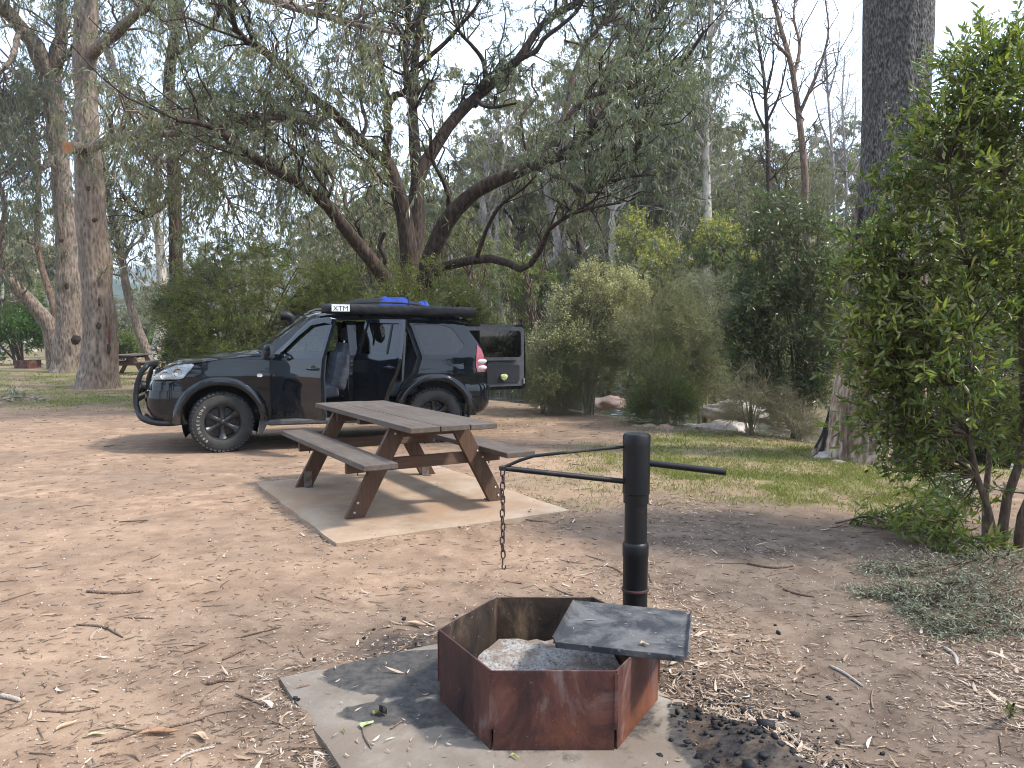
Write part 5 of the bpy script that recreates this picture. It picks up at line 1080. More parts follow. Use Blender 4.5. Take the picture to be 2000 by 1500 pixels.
Dd = [px_limb([(350, 745), (348, 660), (345, 600), (343, 500), (342, 420), (340, 350), (330, 200), (335, 110), (345, 60), (350, 0), (354, -110), (350, -240)], 0, 0, 26, 26, 26, [20, 15, 13, 12.5, 12, 12, 11, 10, 10, 9, 7, 4]),
      px_limb([(341, 360), (318, 400), (290, 418), (262, 408), (240, 385)], 6, 2, 26, 24), px_limb([(332, 235), (400, 248), (470, 242), (560, 230), (620, 250)], 8, 2, 26, 17), px_limb([(335, 112), (380, 80), (420, 40), (440, -10)], 7, 3, 26, 23),
      px_limb([(345, 60), (310, 30), (260, -10), (200, -40)], 6, 2, 26, 24), px_limb([(342, 300), (390, 330), (440, 380), (470, 440)], 6, 2, 26, 23), px_limb([(338, 280), (390, 270), (450, 300), (520, 330)], 6, 2, 26, 19)]
tree('gum_tree', 'slender gum standing behind the bush at the front of the vehicle', Dd, BK_DARK, EUC2, 41,
     dict(n1=150, n2=430, n3=900, nl=15500, w=[0.3, 1.2, 0.8, 1, 1, 1.4, 0.9], t0=0.3, L1=(0.8, 2.2), L2=(0.5, 1.1), L3=(0.35, 0.8), leaf=(0.14, 0.22), lw=(0.022, 0.034), droop=0.6, ldroop=0.85, up=0.2), rough=0.05)
for i, (pts, r0, r1, d, bk, lab, nl) in enumerate((
    ([(296, 712), (290, 690), (268, 640), (246, 560), (236, 490), (222, 440), (205, 370), (200, 300)], 10, 4, 38, BK_GREY, 'thin leaning gum beyond the distant picnic table', 7000),
    ([(300, 720), (306, 690), (316, 640), (318, 580), (312, 480), (300, 400), (310, 320), (300, 240)], 14, 4, 37, BK_PALE, 'pale thin gum at the edge of the left bush', 7000),
    ([(112, 700), (105, 600), (88, 545), (72, 470), (76, 330), (62, 240), (70, 150)], 7, 4, 35, BK_RED, 'thin reddish trunk behind the forked gum', 7000))):
    L_ = [px_limb(pts, r0, r1, d, d)]; tree('slender_gum_tree', lab, L_, bk, EUC, 60 + i, dict(n1=60, n2=260, n3=700, nl=nl, t0=0.45, L1=(1.2, 3.0), L2=(0.6, 1.3), leaf=(0.2, 0.3), lw=(0.03, 0.045), droop=1.0, ldroop=1.3), rough=0.05)
# ---------------------------------------------------------------- the charred giant on the right
gd = 9.4
gp = [(1700, 930), (1700, 890), (1704, 840), (1712, 760), (1722, 650), (1732, 540), (1741, 420), (1748, 290), (1752, 150), (1755, 0), (1757, -220), (1760, -520), (1765, -900)]
gr = [104, 90, 82, 77, 72, 67, 62, 59, 60, 62, 58, 48, 34]
S = px_limb(gp, 0, 0, gd, gd, 60, gr)
def giant():
    base = S[0, :3].copy(); base[2] = -0.05; root = empty('burnt_gum_tree', tuple(base)); tag(root, 'huge burnt gum trunk with charred base behind the acacia bush', 'tree')
    P, R = S[:, :3], S[:, 3]; n = 72; rows = []
    for i in range(len(P)):
        h = P[i, 2]
        for j in range(n):
            a = 2 * math.pi * j / n; fl = math.exp(-max(0, h) / 0.38); lobes = 0.5 + 0.5 * math.cos(4 * a + 0.7)
            ridge = float(fbm(np.array(math.cos(a) * 7 + 20), np.array(math.sin(a) * 7 + h * 0.7), 5, 4)) - 0.5
            r = R[i] * (1 + 0.10 * ridge + fl * (0.3 * lobes ** 2 - 0.04)) + 0.03 * ridge
            rows.append((P[i, 0] + r * math.cos(a), P[i, 1] + r * math.sin(a), h))
    V = np.array(rows) - base; cut = 22
    for nm, lo, hi, mat in (('butt', 0, cut + 1, BK_BURN), ('trunk', cut, len(P), BK_CHAR)):
        k = hi - lo; F = np.array([(i * n + j, i * n + (j + 1) % n, (i + 1) * n + (j + 1) % n, (i + 1) * n + j) for i in range(k - 1) for j in range(n)])
        link(nm, mesh_np(nm, V[lo * n:hi * n], F, mat, True), root)
    # hanging bark strips
    rng = np.random.default_rng(3); m = MB()
    for k in range(46):
        h = rng.uniform(0.35, 3.2); i = int(np.argmin(np.abs(P[:, 2] - h))); a = rng.uniform(math.pi * 0.95, math.pi * 1.95); r = R[i] * 1.06 + 0.02 + (0.25 * math.exp(-h / 0.5)) * R[i]
        w, l = rng.uniform(0.03, 0.09), rng.uniform(0.3, 0.9); c = np.array([P[i, 0], P[i, 1], 0]) - np.array([base[0], base[1], 0]); rr = []
        for t in np.linspace(0, 1, 5):
            o = r + 0.02 + 0.09 * (1 - t) ** 2 * 0 + 0.05 * t * t * rng.uniform(0.3, 1.4); da = w / r / 2
            rr.append([(c[0] + o * math.cos(a + s * da * (1 - 0.6 * t)), c[1] + o * math.sin(a + s * da * (1 - 0.6 * t)), h - base[2] - l * t) for s in (-1, 1)])
        m.grid(rr)
    m.build('bark_strips', BK_RED, root, 60)
    return root
giant()


# knots and sap stains on the near-left trunks
KNOT = plain('dark_knot', (0.05, 0.033, 0.024), 0.9, 0.2, var=0.5, scale=12, bump=0.8)
SAP = plain('red_sap', (0.1, 0.026, 0.014), 0.5, 0.4, var=0.5, scale=14, bump=0.4)
for o in [q for q in COL.objects if q.name.startswith('gum_tree') and q.type == 'EMPTY']:
    for k, (u, v, d, r, sq, mt, nm) in enumerate({'tall grey': ((193, 636, 21.4, 5, (1, 0.22, 1.3), KNOT, 'knot'), (213, 655, 21.45, 4, (0.7, 0.4, 5.5), SAP, 'sap_stain'), (212, 683, 21.42, 6, (0.7, 0.2, 2.0), KNOT, 'knot'), (194, 590, 21.5, 4, (0.6, 0.4, 2.4), KNOT, 'knot'), (207, 625, 21.5, 3, (0.5, 0.4, 5), KNOT, 'knot'), (186, 430, 21.5, 5, (1.2, 0.4, 0.8), KNOT, 'knot'), (172, 368, 21.5, 4, (1, 0.4, 1.3), KNOT, 'knot')),
                                                'tall fork': ((148, 663, 29.4, 9, (1, 0.25, 1), KNOT, 'knot'), (130, 560, 29.4, 4, (1, 0.22, 1.4), KNOT, 'knot'), (120, 470, 29.5, 4, (1.3, 0.22, 1), KNOT, 'knot'))}.get(o['label'][:9], ())):
        q = at(u, v, d); R_ = r * d / 1500; kk = link(nm, lump(nm, R_, 600 + k, mt, 2, sq, 0.4), o, tuple(q - np.array(o.location)))
        kk.data.shade_smooth()
BK_TWIG = barkmat('pale_twig_bark', (0.1, 0.085, 0.05), (0.18, 0.16, 0.095), (0.27, 0.24, 0.155), 4.0, 4, 0.3)
# ---------------------------------------------------------------- shrubs
def bush(name, label, base, lobes, nA, nT, nL, leaf, lw, mat, bark, seed, stems=7, sr=0.03, droop=-0.1, twig=(0.15, 0.4), group=None, hi=False, cat='shrub', spread=0.7, extra=None, clump=0.25, low=0.0, wires=True, stem_pts=None):
    """base (x,y,z); lobes (x,y,z,rx,ry,rz): stems rise to anchors spread through the lobes, twigs and leaves crowd the anchors"""
    rng = np.random.default_rng(seed); base = np.array(base, dtype=float); Lb = np.array(lobes, dtype=float)
    vol = np.prod(Lb[:, 3:], axis=1) ** 0.75; vol /= vol.sum()
    def samp(n, shell):
        i = rng.choice(len(Lb), n, p=vol); q = nrm(rng.normal(size=(n, 3))) * (rng.uniform(0, 1, n)[:, None] ** shell); return Lb[i, :3] + q * Lb[i, 3:]
    def curves(a, b, K=8, sag=0.0):
        t = np.linspace(0, 1, K)[None, :, None]; mid = a * 0.5 + b * 0.5; mid[:, 2] += (b - a)[:, 2] * 0.12; mid[:, :2] = a[:, :2] * 0.6 + b[:, :2] * 0.4; mid += rng.normal(size=mid.shape) * 0.06 * np.linalg.norm(b - a, axis=1, keepdims=True)
        return a[:, None] * (1 - t) ** 2 + 2 * mid[:, None] * t * (1 - t) + b[:, None] * t ** 2
    if stem_pts is not None:
        ST = np.stack([spl(s, 12) for s in stem_pts]); stems = len(ST); K = 12
    else:
        tg_ = samp(stems * 6, 0.5); tg_ = tg_[np.argsort(-tg_[:, 2])][:stems]; st0 = base + rng.normal(size=(stems, 3)) * np.array([1, 1, 0]) * sr * 2.2; ST = curves(st0, tg_, 12); K = 12
    SR = np.linspace(sr, sr * 0.22, K)[None] * rng.uniform(0.6, 1.1, (stems, 1))
    an = samp(nA, 0.42); flat_ = ST[:, 3:].reshape(-1, 3)
    dd = np.linalg.norm(an[:, None] - flat_[None], axis=2) + 1.2 * np.maximum(0, flat_[None, :, 2] - an[:, None, 2] + 0.05); k = dd.argmin(1)
    BR = curves(flat_[k], an, 7); BRr = np.linspace(1, 0.3, 7)[None] * np.minimum(sr * 0.4, 0.004 + 0.012 * np.linalg.norm(an - flat_[k], axis=1))[:, None]
    TW, TR_ = sprout(BR, BRr, nT, rng, 0.45, 1.0, twig, (0.3, 1.3), 0.12, 0.05 + max(droop, 0) * 0.5, 0.3, 4, 0.6, 0.0018)
    lf = leaves(TW, nL, rng, leaf, lw, 0.1, droop, spread, 0.7)
    root = empty(name, tuple(base)); tag(root, label, cat, group)
    if stem_pts is not None or name == 'wattle_tree':
        for a_, b_ in zip(ST, SR): V, F = tubes(a_[None], b_[None], 10); link('stem', mesh_np('stem', V - base, F, bark, True), root)
    else: V, F = tubes(ST, SR, 8); link('stems', mesh_np('stems', V - base, F, bark, True), root)
    V, F = merge([tubes(BR, BRr, 5), tubes(TW, TR_, 3)]); link('branches', mesh_np('branches', V - base, F, bark), root)
    link('crown', leafmesh('crown', (lf[0] - base, *lf[1:]), mat, hi), root)
    if extra: extra(root, base, TW, rng, Lb)
    return root
def lob(u, v, d, rpx, ry=None, rz=None, rx=None):
    q = at(u, v, d); r = rpx * d / 1500; return (*q, rx * d / 1500 if rx else r, ry if ry else r, rz * d / 1500 if rz else r)
def gbase(u, d): q = at(u, 700, d); return (q[0], d, float(tz(q[0], d)))
# dark wattle in front of the gum, left of centre
bush('dark_wattle_bush', 'big dark green wattle bush behind the bonnet of the vehicle', gbase(470, 16.5), [lob(400, 600, 16.5, 95), lob(500, 570, 16.5, 105), lob(580, 600, 16.5, 100), lob(440, 510, 16.8, 65), lob(650, 590, 16.0, 70), lob(480, 680, 16, 110), lob(360, 660, 16.2, 55), lob(530, 500, 17, 40)],
     420, 5200, 44000, (0.07, 0.11), (0.012, 0.02), OLIVE, BK_STEM, 71, 12, 0.04)
bush('dark_wattle_bush', 'dark wattle bush nearest the leaning gums, beside the bonnet', gbase(370, 18.0), [lob(350, 600, 18, 50), lob(360, 680, 17.8, 50), lob(400, 560, 18, 50)], 130, 1500, 13000, (0.07, 0.11), (0.014, 0.02), WATTLE, BK_STEM, 72, 6, 0.03)
bush('olive_bush', 'bright olive bush rising behind the roof luggage', gbase(840, 15.2), [lob(800, 560, 15.2, 55), lob(850, 545, 15.4, 42), lob(760, 600, 15, 55), lob(880, 610, 15, 65), lob(950, 620, 15, 42), lob(830, 680, 15, 100)], 280, 3200, 28000, (0.06, 0.095), (0.011, 0.018), OLIVE, BK_STEM, 73, 9, 0.035)
bush('olive_bush', 'olive bush behind the front door between the dark wattle and luggage', gbase(690, 17.5), [lob(690, 570, 17.5, 45), lob(650, 540, 17.8, 40), lob(700, 640, 17.2, 70)], 150, 1700, 14000, (0.065, 0.1), (0.012, 0.018), OLIVE, BK_STEM, 74, 6, 0.03)
# river bank scrub to the right of the tailgate
def blossom(mat, n, sz, zfrac, name='blossom'):
    def f(root, base, TW, rng, Lb):
        e = TW[:, -1]; q0, q1 = np.quantile(e[:, 2], [max(0, zfrac - 0.25), min(1, zfrac + 0.3)]); pw = np.clip((e[:, 2] - q0) / (q1 - q0), 0, 1) ** 1.6 * (0.35 + fbm(e[:, 0] * 2.5, e[:, 2] * 2.5, 3)); i = rng.choice(len(e), n, p=pw / pw.sum()); p = e[i] + rng.normal(size=(n, 3)) * 0.035
        d = nrm(rng.normal(size=(n, 3)) + np.array([0, 0, 0.6])); nm = nrm(np.cross(d, rng.normal(size=(n, 3)))); L_ = rng.uniform(*sz, n)
        link(name, leafmesh(name, (p - base, d, nm, L_, L_ * 0.75), mat), root)
    return f
bush('tea_tree', 'tall tea tree with a cream flowering top beside the open tailgate', gbase(1150, 14.6), [lob(1175, 575, 14.6, 62), lob(1120, 600, 14.6, 40), lob(1225, 560, 14.8, 30), lob(1110, 690, 14.4, 70), lob(1180, 690, 14.6, 70), lob(1070, 730, 14.2, 45), lob(1200, 640, 14.6, 55)],
     420, 5200, 42000, (0.04, 0.07), (0.006, 0.011), FINE, BK_TWIG, 81, 16, 0.022, extra=blossom(CREAM, 24000, (0.022, 0.045), 0.66), twig=(0.15, 0.35))
bush('tea_tree', 'wispy grey-green tea tree over the water, right of the cream one', gbase(1300, 13.6), [lob(1290, 680, 13.6, 75), lob(1350, 650, 13.8, 70), lob(1240, 640, 13.8, 45), lob(1370, 730, 13.6, 50), lob(1300, 590, 14.2, 55)],
     340, 4200, 32000, (0.045, 0.08), (0.0055, 0.0095), FINE, BK_TWIG, 82, 16, 0.018, twig=(0.2, 0.4))
bush('low_green_bush', 'low bright green bush at the water edge behind the pit post', gbase(1285, 12.9), [lob(1285, 770, 12.9, 45, None, 60), lob(1330, 775, 12.9, 36, None, 50), lob(1250, 790, 12.9, 30, None, 40), lob(1300, 720, 13, 40, None, 50)], 190, 2200, 16000, (0.045, 0.08), (0.006, 0.011), FINEG, BK_TWIG, 83, 14, 0.011, twig=(0.12, 0.34), droop=-0.6, spread=0.45)
bush('tea_tree', 'thin brown-stemmed tea tree clump behind the tailgate edge', gbase(1090, 15.6), [lob(1060, 690, 15.6, 50), lob(1040, 740, 15.4, 40), lob(1110, 760, 15, 45)], 200, 2400, 17000, (0.03, 0.05), (0.004, 0.007), FINE, BK_TWIG, 84, 14, 0.016)
bush('grey_shrub', 'soft grey-green shrub in front of the white-trunked gum', gbase(1375, 17.5), [lob(1380, 590, 17.5, 60), lob(1360, 660, 17.2, 60), lob(1420, 640, 17.5, 50), lob(1340, 560, 18, 40)], 260, 3200, 28000, (0.05, 0.09), (0.006, 0.011), GREYF, BK_TWIG, 85, 10, 0.025, droop=0.3)
bush('wattle_tree', 'dark leafy young wattle left of the huge burnt trunk', gbase(1560, 12.0), [lob(1530, 500, 12.0, 95), lob(1590, 560, 12.0, 80), lob(1480, 590, 12.0, 70), lob(1560, 660, 11.9, 95), lob(1460, 690, 11.8, 55), lob(1600, 430, 12.2, 55), lob(1510, 420, 12.2, 50), lob(1430, 640, 12.0, 40), lob(1620, 700, 11.9, 50), lob(1500, 740, 11.8, 55), lob(1590, 770, 11.7, 40)],
     520, 6200, 42000, (0.06, 0.1), (0.012, 0.019), WATTLE, BK_STEM, 86, 9, 0.03)
bush('dry_shrub', 'bare brown dry shrub on the bank below the young wattle', gbase(1468, 11.4), [lob(1470, 760, 11.4, 55), lob(1440, 790, 11.4, 40), lob(1510, 800, 11.3, 45)], 160, 2200, 1400, (0.02, 0.04), (0.003, 0.006), FINE, BK_TWIG, 87, 16, 0.012, twig=(0.15, 0.35))
bush('dry_shrub', 'brown dry scrub between the burnt trunk and the dry bank shrub', gbase(1560, 11.2), [lob(1560, 830, 11.2, 60, None, 30), lob(1530, 800, 11.4, 40)], 120, 1600, 900, (0.02, 0.04), (0.003, 0.006), FINE, BK_TWIG, 88, 14, 0.01, twig=(0.15, 0.3))
bush('dry_shrub', 'brown dry twigs at the bank edge below the tailgate', gbase(1060, 14.6), [lob(1060, 770, 14.6, 45), lob(1100, 790, 14.4, 40)], 140, 2000, 1600, (0.02, 0.04), (0.003, 0.006), FINE, BK_TWIG, 89, 14, 0.01, twig=(0.15, 0.35))
# the near acacia on the right
def buds(root, base, TW, rng, Lb):
    t = TW[(TW[:, 0, 2] > 1.7)]; ix = rng.choice(len(t), 460, replace=False); bm0 = bmesh.new(); bmesh.ops.create_icosphere(bm0, subdivisions=1, radius=1)
    V0 = np.array([v.co[:] for v in bm0.verts]); F0 = np.array([[v.index for v in f.verts] for f in bm0.faces]); bm0.free(); parts = []
    for k in ix:
        a, b = t[k, 0], t[k, -1]
        for j in range(rng.integers(4, 11)): parts.append((V0 * rng.uniform(0.0045, 0.008) + a + (b - a) * rng.uniform(0.3, 1.05) + rng.normal(size=3) * 0.016 - base, F0))
    V, F = merge(parts); link('flower_buds', mesh_np('flower_buds', V, F, plain('cream_buds', (0.5, 0.5, 0.26), 0.7, 0.2), True), root)
nd = 5.35
ab = G(1955, 1064)
def wp(u, v, d): return at(u, v, d)
stp = [[(ab[0] - 0.03, ab[1], -0.05), wp(1932, 1000, nd), wp(1895, 880, nd), wp(1888, 700, nd), wp(1900, 560, nd), wp(1875, 440, nd), wp(1850, 330, nd)],
       [(ab[0] + 0.04, ab[1] + .05, -0.05), wp(1965, 980, nd + .1), wp(2000, 860, nd + .1), wp(1995, 650, nd + .1), wp(1990, 480, nd + .1), wp(1960, 330, nd + .2), wp(1940, 150, nd + .2)],
       [(ab[0] + 0.10, ab[1] - .04, -0.05), wp(1998, 1000, nd - .1), wp(2050, 880, nd - .2), wp(2080, 650, nd - .2), wp(2090, 420, nd - .2), wp(2060, 200, nd - .1)],
       [(ab[0] - 0.06, ab[1] + .08, -0.05), wp(1925, 960, nd + .3), wp(1930, 840, nd + .4), wp(1850, 700, nd + .4), wp(1790, 560, nd + .3), wp(1760, 420, nd + .3)]]
nl_ = [lob(1910, 170, nd, 115), lob(1990, 210, nd, 140), lob(1830, 300, nd, 110), lob(1760, 400, nd + .1, 75), lob(1900, 360, nd, 150), lob(1740, 520, nd + .1, 85), lob(1850, 540, nd, 140), lob(1980, 520, nd, 150), lob(1730, 650, nd, 85), lob(1830, 700, nd - .2, 120),
       lob(1720, 745, nd, 55), lob(1780, 830, nd, 60), lob(1860, 830, nd, 70), lob(1960, 800, nd, 100), lob(2100, 350, nd, 190), lob(2130, 620, nd, 180), lob(2060, 860, nd, 110), lob(1690, 590, nd + .1, 45), lob(1685, 660, nd, 45), lob(1670, 740, nd, 38), lob(1700, 460, nd + .2, 45), lob(1700, 830, nd, 45), lob(1740, 890, nd + .1, 45), lob(1690, 530, nd, 50), lob(1835, 925, nd, 60), lob(1885, 955, nd + .1, 45), lob(1765, 880, nd, 60), lob(1660, 690, nd, 40), lob(1720, 330, nd + .2, 45)]
bush('acacia_bush', 'glossy green acacia bush with cream buds filling the right edge', (ab[0], ab[1], 0), nl_, 560, 3900, 31000, (0.035, 0.098), (0.011, 0.025), ACACIA, BK_STEM, 91, 4, 0.036, twig=(0.14, 0.34), hi=True, extra=buds, droop=-0.15, spread=0.6, stem_pts=stp)
# scrub that closes the view behind the acacia
for i, (u, v, d, r, mt, lab) in enumerate(((1850, 800, 11.0, 110, WATTLE, 'dark scrub bush right behind the burnt trunk'), (1960, 760, 10.2, 130, WATTLE, 'dark scrub bush glimpsed between the acacia stems'), (2110, 740, 9.6, 150, OLIVE, 'olive scrub bush behind the acacia at the right edge'), (1900, 600, 13.5, 130, OLIVE, 'tall olive bush behind the dark scrub at right'))):
    bush('scrub_bush', lab, gbase(u, d), [lob(u, v, d, r), lob(u + r * 0.6, v + r * 0.5, d, r * 0.7), lob(u - r * 0.6, v + r * 0.6, d, r * 0.6)], 200, 2200, 15000, (0.06, 0.1), (0.012, 0.02), mt, BK_STEM, 140 + i, 9, 0.03)
# left background shrubs
bush('green_bush', 'bright green bush behind the distant fire pit at far left', gbase(40, 38), [lob(40, 620, 38, 60), lob(0, 590, 38, 50), lob(70, 650, 38, 35), lob(20, 660, 38, 50), lob(-60, 620, 38, 70)], 200, 2200, 15000, (0.14, 0.24), (0.04, 0.06), BRIGHT, BK_STEM, 95, 8, 0.06, twig=(0.3, 0.8))
for i, (u, v, d, r, mt, lab) in enumerate(((255, 640, 46, 34, GREYF, 'grey-green shrub between the tall trunk and thin gums'), (300, 610, 50, 40, GREYF, 'pale grey shrub left of the dark wattle bush'), (235, 670, 42, 22, FINEG, 'small green shrub just behind the distant table'),
                                          (330, 665, 42, 20, BRIGHT, 'small bright shrub at the foot of the pale thin gum'), (120, 630, 52, 36, FINEG, 'green shrub glimpsed between the leaning and forked gums'), (30, 560, 60, 50, FINEG, 'tall green shrub at the far left edge'))):
    bush('background_shrub', lab, gbase(u, d), [lob(u, v, d, r), lob(u + r * 0.5, v + r * 0.4, d, r * 0.8), lob(u - r * 0.5, v + r * 0.5, d, r * 0.8)], 90, 900, 5500, (0.16, 0.26), (0.04, 0.06), mt, BK_STEM, 100 + i, 7, 0.05, twig=(0.3, 0.8))
# flowering wattles across the river
for i, (u, v, d, r, lab) in enumerate(((1255, 465, 30, 48, 'yellow flowering wattle above the cream tea tree'), (1290, 520, 28, 42, 'second yellow wattle, lower right of the first across the river'), (1408, 470, 27, 32, 'yellow wattle just right of the white gum trunk'), (705, 560, 27, 26, 'yellow wattle glimpsed above the open front door'),
                                     (740, 545, 30, 28, 'yellow wattle at the foot of the spreading gum'), (1030, 540, 33, 36, 'yellow wattle under the low bent limb of the spreading gum'), (930, 530, 36, 34, 'yellow wattle behind the olive bush and luggage'), (1440, 520, 27.5, 32, 'yellow wattle left of the dark young wattle'))):
    bush('flowering_wattle', lab, gbase(u, d), [lob(u, v, d, r), lob(u + r * 0.7, v + r * 0.8, d, r * 0.8), lob(u - r * 0.6, v + r * 0.9, d, r * 0.8)], 90, 1100, 7000, (0.09, 0.16), (0.016, 0.03), FINEG, BK_STEM, 120 + i, 6, 0.05, extra=blossom(YELLOW, 2700, (0.05, 0.095), 0.5), twig=(0.25, 0.6))
# ---------------------------------------------------------------- forest on the far bank and hill: prototypes, then copies that share their meshes
def gum_proto(seed, h, nl, leaf, lw, bark, leafm, bare=False, crown0=0.45, n1=34):
    rng = np.random.default_rng(seed); K = 14; t = np.linspace(0, 1, K)[:, None]
    P = np.concatenate([np.cumsum(rng.normal(size=(K, 2)) * 0.018 * h, 0) * t, t * h], 1); P[0, :2] = 0; R = 0.028 * h * (1 - 0.82 * t[:, 0]) + 0.02 + 0.02 * h * np.exp(-t[:, 0] * 30) * 0.4
    P, R = P[None], R[None]
    l1, r1 = sprout(P, R, n1 // 3, rng, crown0 * 0.8, 0.95, (0.22 * h, 0.42 * h), (0.35, 0.8), 0.35, -0.05, 0.5, 8, 0.6, 0.02)
    l2, r2 = sprout(l1, r1, n1, rng, 0.25, 1.0, (0.1 * h, 0.2 * h), (0.3, 0.9), 0.15, 0.0, 0.5, 6, 0.6, 0.012)
    l3, r3 = sprout(l2, r2, n1 * 4, rng, 0.3, 1.0, (0.04 * h, 0.1 * h), (0.3, 1.1), 0.05, 0.25, 0.5, 4, 0.6, 0.008)
    V, F = merge([tubes(P, R, 10), tubes(l1, r1, 6)]); out = [('trunk', mesh_np('trunk', V, F, bark, True))]
    V, F = merge([tubes(l2, r2, 4), tubes(l3, r3, 3)]); out.append(('branches', mesh_np('branches', V, F, bark)))
    if not bare:
        tw, _ = sprout(l3, r3, n1 * 14, rng, 0.2, 1.0, (0.03 * h, 0.06 * h), (0.3, 1.2), 0.0, 0.7, 0.3, 3)
        out.append(('crown', leafmesh('crown', leaves(tw, nl, rng, leaf, lw, 0.0, 0.9, 0.6, 0.3), leafm)))
    return out
def place(proto, name, label, loc, s, rz, group, tilt=0.0):
    r = empty(name, tuple(loc)); r.scale = (s, s, s); r.rotation_euler = (tilt, tilt * 0.6, rz); tag(r, label, 'tree', group)
    for nm, me in proto: link(nm, me, r)
    return r
MIDP = [gum_proto(201, 11, 9000, (0.2, 0.32), (0.04, 0.065), BK_PALE, EUCFAR), gum_proto(202, 10, 9000, (0.2, 0.32), (0.04, 0.065), BK_DARK, EUCFAR, crown0=0.3), gum_proto(203, 12, 8000, (0.2, 0.32), (0.04, 0.06), BK_DEAD, EUCFAR, crown0=0.5)]
FARP = [gum_proto(211, 13, 5200, (0.4, 0.65), (0.13, 0.2), BK_PALE, EUCFAR), gum_proto(212, 11, 5200, (0.4, 0.65), (0.13, 0.2), BK_DARK, EUCFAR, crown0=0.3), gum_proto(213, 15, 5200, (0.4, 0.65), (0.13, 0.2), BK_DEAD, EUCFAR, crown0=0.5)]
DEADP = [gum_proto(221, 13, 0, None, None, BK_DEAD, None, True, 0.4), gum_proto(222, 15, 0, None, None, BK_PALE, None, True, 0.45), gum_proto(223, 11, 0, None, None, BK_DEAD, None, True, 0.3)]
SHRP = [gum_proto(231 + i, 5.0, 9000, (0.1, 0.18), (0.02, 0.035), BK_STEM, (FINE, GREYF, FINEG, EUC)[i], crown0=0.05, n1=60) for i in range(4)]
rng = np.random.default_rng(2024); spots = []
def clear_sky(u, d, h, z):   # keep the gap of sky right of the spreading gum and the blue range at left free of tall crowns
    top = 655 - (z + h - 1.5) / d * 1500
    if 150 < u < 345: return top > 560
    if u < 620: return top > 430
    return top > (300 if 1400 < u < 1700 else 260)
n_far = 0
for k in range(4000):
    if n_far >= 210: break
    s_ = 11 + 110 * rng.uniform() ** 1.15; u = rng.uniform(350, 2300); kx = (u - 1000) / 1500
    d = (s_ + 8.8 - 0.276) / (0.836 * kx + 0.548)
    if not 27 < d < 230: continue
    x, y = kx * d, d
    if 1290 < u < 1660 and d < 47: continue
    if any((x - a) ** 2 + (y - b) ** 2 < (2.6 if d < 60 else 9) for a, b in spots): continue
    z = float(tz(x, y)); dead = rng.uniform() < 0.24; sc_ = rng.uniform(0.65, 1.15); far = d > 55
    i = int(rng.integers(0, 3)); hh = (DEADP[i], (13, 15, 11)[i]) if dead else ((FARP[i], (13, 11, 15)[i]) if far else (MIDP[i], (11, 10, 12)[i]))
    if not clear_sky(u, d, hh[1] * sc_, z):
        sc_ *= 0.6
        if not clear_sky(u, d, hh[1] * sc_, z): continue
    spots.append((x, y)); n_far += 1
    if dead: place(hh[0], 'dead_gum_tree', ('bare grey dead gum among the forest', 'bare pale-barked dead gum in the forest', 'short bare grey dead gum in the forest')[i] + ' across the river', (x, y, z - 0.1), sc_, rng.uniform(0, 6.28), 'bare dead gums on the hillside', rng.normal() * 0.05)
    else: place(hh[0], 'hillside_gum_tree', ('pale-trunked', 'dark-trunked', 'grey-trunked')[i] + ' leafy gum in the forest on the hillside across the river', (x, y, z - 0.1), sc_, rng.uniform(0, 6.28), 'gum trees on the hillside', rng.normal() * 0.04)
# the trees of the camp ground behind the photographer, mirrored in the vehicle's paint and glass
for k in range(22):
    x = -26 + k * 2.1 + rng.normal() * 1.2; y = -9 - rng.uniform(0, 16); i = k % 3
    if x > 8: continue
    place(MIDP[i], 'camp_gum_tree', ('pale', 'dark', 'grey')[i] + '-trunked gum behind the photographer, mirrored in the vehicle', (x, y, float(tz(x, y)) - 0.05), rng.uniform(0.9, 1.3), rng.uniform(0, 6.28), 'camp ground gums behind the photographer')
# a row of taller gums on the far bank behind the spreading gum
ORD = 'first second third fourth fifth sixth seventh eighth ninth tenth eleventh twelfth thirteenth fourteenth fifteenth sixteenth seventeenth'.split()
ROW = ((870, 42, 0.95), (905, 46, 1.15), (950, 40, 1.0), (985, 48, 1.3), (1020, 42, 1.1), (1065, 38, 1.0), (1100, 44, 1.2), (1140, 39, 1.1), (1180, 46, 1.25), (1215, 44, 1.2), (1250, 50, 1.25), (640, 44, 0.7), (700, 40, 0.72), (760, 46, 0.8), (600, 52, 0.7), (1340, 46, 1.1), (1440, 50, 0.9))
for k, (u, d, sc_) in enumerate(ROW):
    x = (u - 1000) / 1500 * d; z = float(tz(x, d)); i = k % 3; spots.append((x, d))
    place(MIDP[i], 'bank_gum_tree', ('pale-trunked', 'dark-trunked', 'grey-trunked')[i] + ' gum behind the spreading gum, ' + ORD[sorted(q[0] for q in ROW).index(u)] + ' from left in the far bank row', (x, d, z - 0.1), sc_, k * 1.9, 'row of gums on the far bank', 0.03 * ((-1) ** k))
# scattered trees beyond the flat on the left
for k in range(60):
    u = rng.uniform(-500, 640); d = rng.uniform(50, 120); kx = (u - 1000) / 1500; x = kx * d; z = float(tz(x, d)); i = int(rng.integers(0, 3)); sc_ = rng.uniform(0.5, 0.9); h = (13, 11, 15)[i] * sc_
    if any((x - a) ** 2 + (d - b) ** 2 < 14 for a, b in spots): continue
    if not clear_sky(u, d, h, z): sc_ *= 0.45; h *= 0.45
    if not clear_sky(u, d, h, z): continue
    spots.append((x, d)); place(FARP[i], 'distant_gum_tree', 'distant gum beyond the flat behind the left trunks', (x, d, z - 0.1), sc_, rng.uniform(0, 6.28), 'distant gums beyond the flat')
